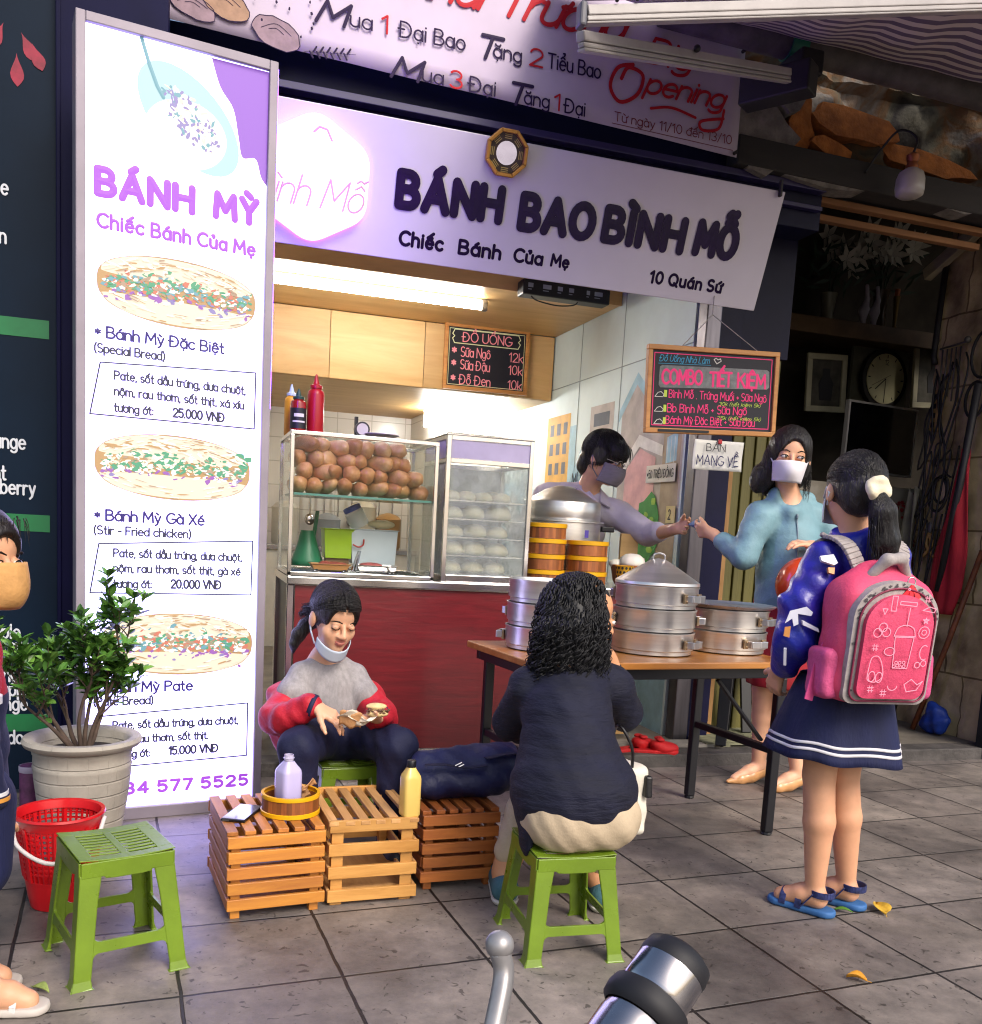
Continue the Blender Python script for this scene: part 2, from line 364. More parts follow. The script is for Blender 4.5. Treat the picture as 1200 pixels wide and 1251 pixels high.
def put(mb, strokes, fr, ox, oy, t=.001, mi=0, fit=None, width=None, tilt=0., ridge=None):
    """lay strokes as ribbons with round ends on frame (o,u,v,n) at (ox,oy); fit=text width wanted"""
    o, u, v, nn = [Vector(q) for q in fr]; k = 1.
    if fit and width: k = fit/width
    ct, st_ = cos(tilt), sin(tilt)
    for si, (pts, bw) in enumerate(strokes):
        hw = bw/2
        P = [((p[0]*k*ct-p[1]*st_)+ox, (p[0]*k*st_+p[1]*ct)+oy) for p in pts]
        # split at sharp corners
        runs = [[P[0]]]
        for i in range(1, len(P)):
            runs[-1].append(P[i])
            if i < len(P)-1:
                a = atan2(P[i][1]-P[i-1][1], P[i][0]-P[i-1][0]); b = atan2(P[i+1][1]-P[i][1], P[i+1][0]-P[i][0])
                da = abs((b-a+pi) % (2*pi)-pi)
                if da > .75: runs.append([P[i]])
        for ri, R in enumerate(runs):
            zt = t+(si % 7)*.00012+(ri % 3)*.00005; rg = min(hw*.12, .0005)+.0001 if ridge is None else ridge
            L = []; C = []; Rr = []; m = len(R)
            for i in range(m):
                a = R[max(0, i-1)]; b = R[min(m-1, i+1)]; dx, dy = b[0]-a[0], b[1]-a[1]; q = sqrt(dx*dx+dy*dy) or 1e-9
                nx, ny = -dy/q*hw, dx/q*hw
                L.append((R[i][0]+nx, R[i][1]+ny)); Rr.append((R[i][0]-nx, R[i][1]-ny)); C.append(R[i])
            to3 = lambda p, z: o+u*p[0]+v*p[1]+nn*z
            vs = [to3(p, zt) for p in L]+[to3(p, zt+rg) for p in C]+[to3(p, zt) for p in Rr]
            fs = []
            for i in range(m-1):
                fs += [(m+i, m+i+1, i+1, i), (2*m+i, 2*m+i+1, m+i+1, m+i)]
            mb.add(vs, fs, mi)
            for e, (i, j) in enumerate(((0, 1), (m-1, m-2))):
                dx, dy = R[i][0]-R[j][0], R[i][1]-R[j][1]; a = atan2(dy, dx); K = 6
                vs = [to3(R[i], zt+rg)]+[to3((R[i][0]+hw*cos(a-pi/2+pi*q/K), R[i][1]+hw*sin(a-pi/2+pi*q/K)), zt) for q in range(K+1)]
                mb.add(vs, [(0, q+1, q+2) for q in range(K)], mi)
    return mb
def write(mb, text, fr, x, y, h, bold=.1, fit=None, t=.001, mi=0, slant=0., track=.16, jit=0., sx=1., tilt=0.):
    st, wd = layout(text, h, bold, slant, track, jit, sx)
    put(mb, st, fr, x, y, t, mi, fit, wd, tilt)
    return mb
def stroke(mb, pts, fr, w, t=.001, mi=0): return put(mb, [(pts, w)], fr, 0, 0, t, mi)
def blob2(cx, cy, rx, ry, n=14, j=.15, r=random, a=0.):
    o = []
    for i in range(n):
        q = 2*pi*i/n; k = 1+r.uniform(-j, j); x, y = rx*k*cos(q), ry*k*sin(q)
        o.append((cx+x*cos(a)-y*sin(a), cy+x*sin(a)+y*cos(a)))
    return o
def spline(pts, k=6, closed=False):
    P = [Vector(p) for p in pts]; n = len(P); o = []
    for i in range(n if closed else n-1):
        if closed: a, b, c, d_ = P[(i-1) % n], P[i], P[(i+1) % n], P[(i+2) % n]
        else: a, b, c, d_ = P[max(0, i-1)], P[i], P[i+1], P[min(n-1, i+2)]
        for j in range(k):
            t = j/k; o.append(.5*((2*b)+(c-a)*t+(2*a-5*b+4*c-d_)*t*t+(3*b-a-3*c+d_)*t**3))
    if not closed: o.append(P[-1])
    return o

# ---------------------------------------------------------------- implicit surfaces (bodies, cloth, hair)
class SDF:
    """smooth union of round cones and ellipsoids, meshed by surface nets into one continuous surface"""
    def __init__(s, vox=.005, k=.02): s.p = []; s.vox = vox; s.k = k; s.post = None
    def cap(s, a, b, ra, rb=None, k=None, m=0, op='+'):
        s.p.append(('c', np.array(a, float), np.array(b, float), ra, ra if rb is None else rb, s.k if k is None else k, m, op)); return s
    def chain(s, pts, rs, k=None, m=0):
        kk = s.k if k is None else k
        for i in range(len(pts)-1): s.cap(pts[i], pts[i+1], rs[i], rs[i+1], kk*.6 if i == 0 else min(kk, .012), m)
        return s
    def ell(s, c, r, rot=None, k=None, m=0, op='+'):
        R = np.eye(3) if rot is None else np.array(rot, float)
        s.p.append(('e', np.array(c, float), np.array(r, float), R, None, s.k if k is None else k, m, op)); return s
    def box(s, c, h, rot=None, rd=.01, k=None, m=0, op='+'):
        R = np.eye(3) if rot is None else np.array(rot, float)
        s.p.append(('b', np.array(c, float), np.array(h, float), R, rd, s.k if k is None else k, m, op)); return s
    def mesh(s, smooth=1):
        lo, hi = [], []
        for p in s.p:
            if p[7] != '+': continue
            if p[0] == 'c': lo.append(np.minimum(p[1]-p[3], p[2]-p[4])); hi.append(np.maximum(p[1]+p[3], p[2]+p[4]))
            else:
                e = np.abs(p[3]) @ p[2]+(p[4] if p[0] == 'b' else 0); lo.append(p[1]-e); hi.append(p[1]+e)
        lo = np.min(lo, 0)-.03; hi = np.max(hi, 0)+.03; v = s.vox; n = np.ceil((hi-lo)/v).astype(int)+1
        D = np.full(n, 1., np.float32); I = np.zeros(n, np.int8)
        for p in s.p:
            k = p[5]; pad = 3*v+k*1.5+.004
            if p[0] == 'c': a, b = np.minimum(p[1]-p[3], p[2]-p[4])-pad, np.maximum(p[1]+p[3], p[2]+p[4])+pad
            else:
                e = np.abs(p[3]) @ p[2]+pad+(p[4] if p[0] == 'b' else 0); a, b = p[1]-e, p[1]+e
            i0 = np.clip(np.floor((a-lo)/v).astype(int), 0, n-1); i1 = np.clip(np.ceil((b-lo)/v).astype(int)+1, 1, n)
            if np.any(i1 <= i0): continue
            sl = tuple(slice(i0[q], i1[q]) for q in range(3))
            X, Y, Z = np.meshgrid(*[lo[q]+v*np.arange(i0[q], i1[q]) for q in range(3)], indexing='ij', sparse=False)
            P = np.stack([X, Y, Z], -1).astype(np.float32)
            if p[0] == 'c':
                ab = p[2]-p[1]; L = float(ab @ ab)+1e-12
                t = np.clip(((P-p[1].astype(np.float32)) @ ab.astype(np.float32))/L, 0, 1)
                d_ = np.linalg.norm(P-p[1]-t[..., None]*ab, axis=-1)-(p[3]+(p[4]-p[3])*t)
            elif p[0] == 'e':
                q = (P-p[1]) @ p[3]; k0 = np.linalg.norm(q/p[2], axis=-1); k1 = np.linalg.norm(q/(p[2]**2), axis=-1)+1e-9
                d_ = np.where(k0 < 1e-4, -p[2].min(), k0*(k0-1)/k1)
            else:
                q = np.abs((P-p[1]) @ p[3])-p[2]
                d_ = np.linalg.norm(np.maximum(q, 0), axis=-1)+np.minimum(q.max(-1), 0)-p[4]
            A = D[sl]
            if p[7] == '+':
                upd = d_ < A; I[sl] = np.where(upd, p[6], I[sl])
                h = np.clip(.5+.5*(A-d_)/max(k, 1e-5), 0, 1); D[sl] = A*(1-h)+d_*h-k*h*(1-h)
            else:
                nd = -d_; h = np.clip(.5-.5*(A-nd)/max(k, 1e-5), 0, 1); D[sl] = A*(1-h)+nd*h+k*h*(1-h)
        if s.post is not None:
            X, Y, Z = np.meshgrid(*[lo[q]+v*np.arange(n[q]) for q in range(3)], indexing='ij', sparse=True)
            D = s.post(D, X, Y, Z).astype(np.float32)
        vs, fs, cell = surface_nets(D); 
        if smooth: vs = relax(vs, fs, smooth)
        fm = I[tuple(np.clip(cell[fs[:, 0]], 0, n-1).T)]
        return vs*v+lo, fs, fm
    def into(s, mb, smooth=1, base=0):
        vs, fs, fm = s.mesh(smooth); o = len(mb.v)
        mb.v += list(map(tuple, vs.tolist())); mb.f += list(map(tuple, (fs+o).tolist())); mb.m += (fm.astype(int)+base).tolist(); return mb
def surface_nets(D):
    neg = D < 0; nx, ny, nz = D.shape
    cnt = np.zeros((nx-1, ny-1, nz-1), np.int8)
    for a in (0, 1):
        for b in (0, 1):
            for c in (0, 1): cnt += neg[a:nx-1+a, b:ny-1+b, c:nz-1+c]
    act = (cnt > 0) & (cnt < 8); cells = np.argwhere(act); idx = np.full(act.shape, -1, np.int32); idx[act] = np.arange(len(cells))
    acc = np.zeros((len(cells), 3)); num = np.zeros(len(cells)); i, j, k = cells.T
    cs = [(a, b, c) for a in (0, 1) for b in (0, 1) for c in (0, 1)]
    val = {c: D[i+c[0], j+c[1], k+c[2]] for c in cs}
    for c in cs:
        for ax in range(3):
            if c[ax] == 0:
                c2 = list(c); c2[ax] = 1; c2 = tuple(c2); a, b = val[c], val[c2]; m = (a < 0) != (b < 0)
                t = np.where(m, a/(a-b+1e-12), 0); pt = np.tile(np.array(c, float), (len(cells), 1)); pt[:, ax] += t
                acc += pt*m[:, None]; num += m
    vs = cells+acc/num[:, None]; F = []
    for ax in range(3):
        sl0 = [slice(None)]*3; sl1 = [slice(None)]*3; sl0[ax] = slice(0, -1); sl1[ax] = slice(1, None)
        a, b = neg[tuple(sl0)], neg[tuple(sl1)]; ch = np.argwhere(a != b)
        u, w_ = (ax+1) % 3, (ax+2) % 3
        ok = (ch[:, u] > 0) & (ch[:, w_] > 0) & (ch[:, u] < D.shape[u]-1) & (ch[:, w_] < D.shape[w_]-1); ch = ch[ok]
        q = []
        for du, dw in ((1, 1), (0, 1), (0, 0), (1, 0)):
            c = ch.copy(); c[:, u] -= du; c[:, w_] -= dw; q.append(idx[c[:, 0], c[:, 1], c[:, 2]])
        q = np.stack(q, 1); fl = ~a[ch[:, 0], ch[:, 1], ch[:, 2]]; q[fl] = q[fl][:, ::-1]; F.append(q)
    return vs, np.concatenate(F), cells
def relax(vs, fs, it):
    for _ in range(it):
        acc = np.zeros_like(vs); num = np.zeros(len(vs))
        for a, b in ((0, 1), (1, 2), (2, 3), (3, 0)):
            np.add.at(acc, fs[:, a], vs[fs[:, b]]); np.add.at(num, fs[:, a], 1)
            np.add.at(acc, fs[:, b], vs[fs[:, a]]); np.add.at(num, fs[:, b], 1)
        vs = vs*.5+.5*acc/np.maximum(num, 1)[:, None]
    return vs
# ================================================================ SETTING
# ---- pavement: square slabs, slightly turned against the facade
def paving():
    m = bpy.data.materials.new('paving'); m.use_nodes = True; n = m.node_tree; N = n.nodes; b = N['Principled BSDF']; L = n.links.new
    g = N.new('ShaderNodeNewGeometry'); mp = N.new('ShaderNodeMapping'); mp.vector_type = 'TEXTURE'
    mp.inputs['Location'].default_value = (.372, 2.188, 0); mp.inputs['Rotation'].default_value = (0, 0, radians(4.0))
    L(g.outputs['Position'], mp.inputs['Vector'])
    br = N.new('ShaderNodeTexBrick'); br.offset = 0; br.squash = 1; br.inputs['Scale'].default_value = 1
    br.inputs['Brick Width'].default_value = .379; br.inputs['Row Height'].default_value = .386; br.inputs['Mortar Size'].default_value = .005
    br.inputs['Mortar Smooth'].default_value = .35; br.inputs['Bias'].default_value = 0
    br.inputs['Color1'].default_value = (*lin('#908a85'), 1); br.inputs['Color2'].default_value = (*lin('#77716e'), 1); br.inputs['Mortar'].default_value = (*lin('#252120'), 1)
    # wobble the joints a little
    nz = N.new('ShaderNodeTexNoise'); nz.inputs['Scale'].default_value = 9; nz.inputs['Detail'].default_value = 3; L(g.outputs['Position'], nz.inputs['Vector'])
    sb = N.new('ShaderNodeVectorMath'); sb.operation = 'SUBTRACT'; sb.inputs[1].default_value = (.5, .5, .5); L(nz.outputs['Color'], sb.inputs[0])
    sc = N.new('ShaderNodeVectorMath'); sc.operation = 'SCALE'; sc.inputs['Scale'].default_value = .008; L(sb.outputs[0], sc.inputs[0])
    ad = N.new('ShaderNodeVectorMath'); L(mp.outputs[0], ad.inputs[0]); L(sc.outputs[0], ad.inputs[1]); L(ad.outputs[0], br.inputs['Vector'])
    def noise(s, det=6, rg=.65):
        t = N.new('ShaderNodeTexNoise'); t.inputs['Scale'].default_value = s; t.inputs['Detail'].default_value = det; t.inputs['Roughness'].default_value = rg
        L(g.outputs['Position'], t.inputs['Vector']); return t
    st = noise(1.7); fine = noise(60, 8, .8); mid = noise(9, 8, .75)
    r1 = N.new('ShaderNodeValToRGB'); r1.color_ramp.elements[0].position = .35; r1.color_ramp.elements[1].position = .65
    r1.color_ramp.elements[0].color = (.3, .3, .33, 1); r1.color_ramp.elements[1].color = (1.05, 1, .95, 1); L(st.outputs['Fac'], r1.inputs['Fac'])
    m1 = N.new('ShaderNodeMixRGB'); m1.blend_type = 'MULTIPLY'; m1.inputs[0].default_value = .85; L(br.outputs['Color'], m1.inputs[1]); L(r1.outputs[0], m1.inputs[2])
    r2 = N.new('ShaderNodeValToRGB'); r2.color_ramp.elements[0].position = .3; r2.color_ramp.elements[1].position = .72
    r2.color_ramp.elements[0].color = (.38, .37, .36, 1); r2.color_ramp.elements[1].color = (1.4, 1.33, 1.26, 1); L(mid.outputs['Fac'], r2.inputs['Fac'])
    m2 = N.new('ShaderNodeMixRGB'); m2.blend_type = 'MULTIPLY'; m2.inputs[0].default_value = .7; L(m1.outputs[0], m2.inputs[1]); L(r2.outputs[0], m2.inputs[2])
    # small dark chips and pits
    vo = N.new('ShaderNodeTexNoise'); vo.inputs['Scale'].default_value = 34; vo.inputs['Detail'].default_value = 2; vo.inputs['Distortion'].default_value = 1.2; L(g.outputs['Position'], vo.inputs['Vector'])
    r3 = N.new('ShaderNodeValToRGB'); r3.color_ramp.elements[0].position = .3; r3.color_ramp.elements[1].position = .36
    r3.color_ramp.elements[0].color = (.25, .24, .24, 1); r3.color_ramp.elements[1].color = (1, 1, 1, 1); L(vo.outputs['Fac'], r3.inputs['Fac'])
    m3 = N.new('ShaderNodeMixRGB'); m3.blend_type = 'MULTIPLY'; m3.inputs[0].default_value = .8; L(m2.outputs[0], m3.inputs[1]); L(r3.outputs[0], m3.inputs[2])
    L(m3.outputs[0], b.inputs['Base Color'])
    rr = N.new('ShaderNodeMapRange'); rr.inputs['From Min'].default_value = .35; rr.inputs['From Max'].default_value = .65; rr.inputs['To Min'].default_value = .34; rr.inputs['To Max'].default_value = .72
    L(st.outputs['Fac'], rr.inputs['Value']); L(rr.outputs[0], b.inputs['Roughness'])
    inv = N.new('ShaderNodeMath'); inv.operation = 'SUBTRACT'; inv.inputs[0].default_value = 1; L(br.outputs['Fac'], inv.inputs[1])
    ma = N.new('ShaderNodeMath'); ma.operation = 'MULTIPLY_ADD'; ma.inputs[1].default_value = .16; L(fine.outputs['Fac'], ma.inputs[0]); L(inv.outputs[0], ma.inputs[2])
    mb_ = N.new('ShaderNodeMath'); mb_.operation = 'MULTIPLY_ADD'; mb_.inputs[1].default_value = .25; L(mid.outputs['Fac'], mb_.inputs[0]); L(ma.outputs[0], mb_.inputs[2])
    bp = N.new('ShaderNodeBump'); bp.inputs['Strength'].default_value = .75; bp.inputs['Distance'].default_value = .006; L(mb_.outputs[0], bp.inputs['Height']); L(bp.outputs[0], b.inputs['Normal'])
    return m
PAVE = paving()
struct('pavement', MB().add([(-40, -40, 0), (40, -40, 0), (40, 4.06, 0), (-40, 4.06, 0)], [(0, 1, 2, 3)]), PAVE)
CONC = mat('old concrete', '#4c4743', .85, var=.45, vs=5, bump=.5, bs=40)
struct('shop_floor', MB().b2((-2, 4.2, -.2), (7, 9, .06)), mat('floor concrete', '#6d675e', .7, var=.35, vs=4, bump=.3, bs=50))
struct('kerb', MB().b2((-6, 4.06, -.2), (9, 4.198, .064)), mat('kerb stone', '#4a4644', .75, var=.4, vs=9, bump=.5, bs=50), bevel=.006)

NAVY = mat('navy painted steel', '#0e0f30', .45, var=.25, vs=3, bump=.08, bs=30, spec=.2)
STEEL = mat('brushed steel', '#66636a', .34, 1., var=.12, vs=3, stretch=(14, 14, 1), rvar=.08)
ALU = mat('worn aluminium', '#c4c2c4', .33, 1., var=.16, vs=5, rvar=.1, bump=.05, bs=25)
PINE = wood('pine panel', '#d9b279', '#c39a60', 3.2, 'X', .42)
PINEY = wood('pine panel across', '#d3aa70', '#bd9359', 3.2, 'X', .45)
# ================================================================ STALL SHELL
def tiles(name, c, joint, w, h, axis):
    m = bpy.data.materials.new(name); m.use_nodes = True; n = m.node_tree; N = n.nodes; b = N['Principled BSDF']; L = n.links.new
    g = N.new('ShaderNodeNewGeometry'); sp = N.new('ShaderNodeSeparateXYZ'); cb = N.new('ShaderNodeCombineXYZ'); L(g.outputs['Position'], sp.inputs[0])
    L(sp.outputs[axis], cb.inputs[0]); L(sp.outputs[2], cb.inputs[1])
    br = N.new('ShaderNodeTexBrick'); br.offset = 0; br.inputs['Scale'].default_value = 1; br.inputs['Brick Width'].default_value = w; br.inputs['Row Height'].default_value = h; br.inputs['Mortar Size'].default_value = .004
    br.inputs['Color1'].default_value = (*lin(c), 1); br.inputs['Color2'].default_value = (*[q*.93 for q in lin(c)], 1); br.inputs['Mortar'].default_value = (*lin(joint), 1)
    L(cb.outputs[0], br.inputs['Vector']); L(br.outputs['Color'], b.inputs['Base Color']); b.inputs['Roughness'].default_value = .22
    iv = N.new('ShaderNodeMath'); iv.operation = 'SUBTRACT'; iv.inputs[0].default_value = 1; L(br.outputs['Fac'], iv.inputs[1])
    bp = N.new('ShaderNodeBump'); bp.inputs['Strength'].default_value = .4; bp.inputs['Distance'].default_value = .003; L(iv.outputs[0], bp.inputs['Height']); L(bp.outputs[0], b.inputs['Normal'])
    return m
stall = thing('food_stall', 'bright pine lined food stall with white tiles under the long signboard', 'stall', (1.4, 6.3, .06))
obj('back_wall', MB().b2((.22, 8.4, .06), (1.85, 8.5, 2.75)).b2((1.85, 7.6, .06), (2.45, 8.5, 2.75)), tiles('white wall tile', '#f3efe6', '#cfc9bd', .3, .2, 0), stall)
obj('left_wall', MB().b2((.12, 4.3, .06), (.22, 8.5, 2.75)), tiles('white side tile', '#f0ece2', '#cfc9bd', .3, .2, 1), stall)
obj('ceiling', MB().b2((.12, 4.35, 2.751), (2.6, 8.6, 2.85)), mat('ceiling board', '#cbb591', .7), stall)
so_ = MB().b2((.222, 5.432, 2.49), (2.446, 6.498, 2.56)); obj('soffit', so_, PINE, stall)
obj('fascia', MB().b2((.222, 5.41, 2.486), (2.446, 5.43, 2.75)), PINE, stall)
cb_ = thing('wall_cupboard', 'long pine wall cupboard hung above the tiled back wall', 'cupboard', (1.33, 7.2, 2.05))
obj('carcass', MB().b2((.224, 6.522, 2.05), (2.444, 8.398 if False else 7.598, 2.488)).b2((.224, 7.6, 2.05), (1.848, 8.398, 2.488)), PINEY, cb_)
for i, (x0, x1) in enumerate(((.226, .86), (.864, 1.5), (1.504, 2.12), (2.124, 2.442))):
    obj('door', MB().b2((x0, 6.5, 2.053), (x1, 6.5205, 2.486)), PINE, cb_, bevel=.0015)
# painted side wall
WALLB = mat('pale blue wall paint', '#c9dcde', .7, var=.08, vs=2.2, bump=.1, bs=40)
side = thing('painted_partition', 'pale blue partition wall painted with a row of houses', 'wall', (2.47, 6.5, .06))
pm = MB().b2((2.452, 4.5, .06), (2.5, 8.5, 2.75)); obj('panel', pm, WALLB, side)
sm = MB()
for y in (5.35, 6.0): sm.b2((2.4495, y, .06), (2.453, y+.006, 2.75))
sm.b2((2.4493, 4.5, 2.12), (2.453, 7.6, 2.126)); obj('seam', sm, mat('seam', '#8fa0a3', .8), side)
MUR = [mat('mural '+k, c, .75, var=.18, vs=9) for k, c in dict(yellow='#d9a63c', blue='#8fb3c4', grey='#b2ada8', pink='#d2a6a6', green='#3f8f45', dark='#4f5560', white='#dcdcd6', lime='#8fbf4a', tan='#a99a84', sky='#9cc4d4').items()]
mu = MB(); FR = ((2.452, 0, 0), (0, -1, 0), (0, 0, 1), (-1, 0, 0))   # u runs towards the street
def mp_(pts, mi, t): mu.sheet([(-y, z) for y, z in pts], FR, t, mi)
# yellow tower, houses, tree: depths along the wall
mp_([(6.55, 1.02), (6.55, 1.93), (6.12, 1.93), (6.12, 1.02)], 0, .0014)
for r in range(6):
    for c in range(3): mp_([(6.49-.125*c, 1.12+.135*r), (6.49-.125*c, 1.2+.135*r), (6.42-.125*c, 1.2+.135*r), (6.42-.125*c, 1.12+.135*r)], 5, .0022)
mp_([(6.12, 1.0), (6.12, 1.84), (6.0, 1.84), (6.0, 1.0)], 9, .0015)
mp_([(6.2, 1.02), (6.2, 1.32), (5.86, 1.72), (5.5, 1.32), (5.5, 1.02)], 1, .003)
mp_([(5.95, 1.02), (5.95, 1.26), (5.78, 1.4), (5.62, 1.26), (5.62, 1.02)], 5, .0038)
mp_([(5.78, 1.5), (5.78, 1.93), (5.42, 1.93), (5.42, 1.5)], 2, .0013)
mp_([(5.72, 1.8), (5.72, 1.88), (5.48, 1.88), (5.48, 1.8)], 5, .0023)
mp_([(5.3, 1.2), (5.3, 1.86), (5.12, 2.0), (4.86, 1.8), (4.62, 2.02), (4.52, 1.92), (4.52, 1.2)], 2, .0012)
mp_([(5.34, 1.86), (5.12, 2.06), (4.86, 1.87), (4.62, 2.1), (4.52, 2.02), (4.52, 1.95), (4.62, 2.02), (4.86, 1.8), (5.12, 1.99), (5.34, 1.79)], 9, .0024)
mp_([(5.2, .95), (5.2, 1.5), (5.02, 1.62), (4.82, 1.56), (4.82, .95)], 3, .0033)
mp_([(5.3, 1.5), (5.04, 1.7), (4.74, 1.62), (4.74, 1.56), (5.03, 1.63), (5.3, 1.43)], 6, .0042)
mp_([(4.74, .9), (4.74, 1.7), (4.54, 1.75), (4.54, .9)], 8, .0018)
mp_([(4.7, 1.52), (4.7, 1.66), (4.58, 1.68), (4.58, 1.53)], 9, .003)
for i in range(3): mp_([(4.69-.04*i, 1.52), (4.69-.04*i, 1.66), (4.685-.04*i, 1.66), (4.685-.04*i, 1.52)], 6, .0036)
rr = random.Random(3)
mu.sheet([(-4.86+x, 1.17+z) for x, z in blob2(0, 0, .14, .2, 18, .13, rr)], FR, .005, 4)
for i in range(26): mu.sheet([(-4.86+x, 1.17+z) for x, z in blob2(rr.uniform(-.09, .08), rr.uniform(-.13, .15), .03, .018, 6, .3, rr)], FR, .0056+i*.0001, 7 if i % 2 else 4)
mp_([(4.88, .8), (4.88, 1.0), (4.85, 1.0), (4.85, .8)], 8, .0052)
mu.sheet([(-6.75+x, 1.15+z) for x, z in blob2(0, 0, .16, .22, 16, .15, rr)], FR, .0044, 7)
mp_([(7.5, .95), (7.5, 1.5), (7.0, 1.5), (7.0, .95)], 9, .0016); mp_([(7.4, 1.1), (7.4, 1.4), (7.15, 1.4), (7.15, 1.1)], 6, .003)
mp_([(5.6, .06), (5.6, .8), (4.52, .8), (4.52, .06)], 1, .0009)
obj('mural', mu, MUR, side)
lt = MB(); write(lt, 'MỪNG C', FR, -6.02, 1.43, .09, .11, t=.0046, jit=.04); obj('lettering', lt, mat('ink grey', '#30343c', .8, var=0), side)
# notes stuck on the painted wall
PAPER = mat('paper', '#d8d6cf', .85, var=.06, vs=12)
nt_ = thing('paper_note', 'small white price note taped on the painted wall beside the post', 'note', (2.44, 4.72, 1.46))
obj('sheet', MB().b2((2.438, 4.56, 1.42), (2.4405, 4.9, 1.515)), PAPER, nt_)
lt = MB(); write(lt, '*50 TRIỆU ĐỒNG', ((2.437, 0, 0), (0, -1, 0), (0, 0, 1), (-1, 0, 0)), -4.88, 1.445, .042, .12, fit=.3, jit=.03); obj('lettering', lt, mat('ink grey', '#30343c'), nt_)
nt2 = thing('paper_note', 'tiny yellowed note stuck low on the painted wall by the post', 'note', (2.44, 4.6, 1.24))
obj('sheet', MB().b2((2.438, 4.53, 1.2), (2.4405, 4.63, 1.29)), mat('yellowed paper', '#d3c78f', .85), nt2)
lt = MB(); write(lt, '2', ((2.437, 0, 0), (0, -1, 0), (0, 0, 1), (-1, 0, 0)), -4.6, 1.22, .05, .12); obj('lettering', lt, mat('ink grey', '#30343c'), nt2)
# tube lamp under the soffit
TUBE = emis('lit tube', (1, .95, .86), 34.)
tl = thing('tube_lamp', 'long lit fluorescent tube under the pine soffit', 'lamp', (1.04, 5.7, 2.44))
obj('tube', MB().tube([(.43, 5.7, 2.452), (1.65, 5.7, 2.452)], .028, 14), TUBE, tl, smooth=180)
obj('batten', MB().b2((.4, 5.69, 2.468), (1.69, 5.715, 2.489)).b2((.4, 5.68, 2.42), (.428, 5.72, 2.466)).b2((1.655, 5.68, 2.42), (1.69, 5.72, 2.466)), mat('grey enamel', '#77736b', .5, var=.05), tl, bevel=.003)
tl2 = thing('panel_lamp', 'glaring white lamp low on the back wall under the cupboard', 'lamp', (2.2, 7.4, 1.9))
obj('diffuser', MB().b2((1.77, 7.5, 1.9), (2.41, 7.575, 2.04)), emis('lit panel', (1, .97, .92), 50.), tl2, bevel=.008)  # left end extended past the pillar to light the back wall
obj('housing', MB().b2((1.87, 7.576, 1.885), (2.43, 7.599, 2.045)), mat('white enamel', '#cfccc4'), tl2)
# black control box hung under the front edge of the soffit
bx = thing('control_box', 'flat black control box under the pine ceiling edge', 'box', (2.0, 5.38, 2.52))
obj('housing', MB().b2((1.78, 5.30, 2.452), (2.32, 5.405, 2.537)), mat('black plastic', '#14151c', .4, var=.1), bx, bevel=.008)
dm = MB()
for i, (x, w_) in enumerate(((1.81, .03), (1.9, .05), (1.99, .03), (2.06, .03), (2.17, .02), (2.22, .05))):
    dm.b2((x, 5.2975, 2.492), (x+w_, 5.3, 2.515)); dm.b2((x, 5.2975, 2.479), (x+w_*.7, 5.3, 2.483))
obj('dial', dm, mat('grey print', '#8d94a3', .6), bx)
obj('cable', MB().tube(spline([(1.84, 5.33, 2.452), (1.88, 5.33, 2.43), (2.0, 5.33, 2.417), (2.1, 5.33, 2.43), (2.13, 5.33, 2.452)]), .004, 6), mat('black plastic', '#14151c'), bx)
# steel post
po = thing('steel_post', 'bright square steel post at the right end of the stall', 'post', (2.5, 4.42, .06))
obj('shaft', MB().b2((2.445, 4.37, .06), (2.53, 4.46, 2.75)), STEEL, po, bevel=.006)
obj('trim', MB().b2((2.534, 4.39, .06), (2.66, 4.48, 2.75)), NAVY, po, bevel=.003)
obj('batten', MB().b2((2.663, 4.42, .06), (2.7, 4.47, 1.62)), wood('raw batten', '#b48a56', '#8d6536', 6, 'Z', .7), po)

# ================================================================ FRONT: beams, upper wall, lintels
fb = thing('shop_lintel', 'dark navy steel beam running behind the signboard and banner', 'beam', (2, 4.2, 2.8))
obj('beam', MB().b2((-.5, 4.16, 2.64), (2.9, 4.34, 2.99)), NAVY, fb, bevel=.004)
obj('rail', MB().b2((-.5, 4.10, 2.8), (2.88, 4.157, 2.83)).b2((-.5, 4.12, 2.72), (2.88, 4.157, 2.74)), mat('violet steel', '#2a2350', .4), fb, bevel=.003)
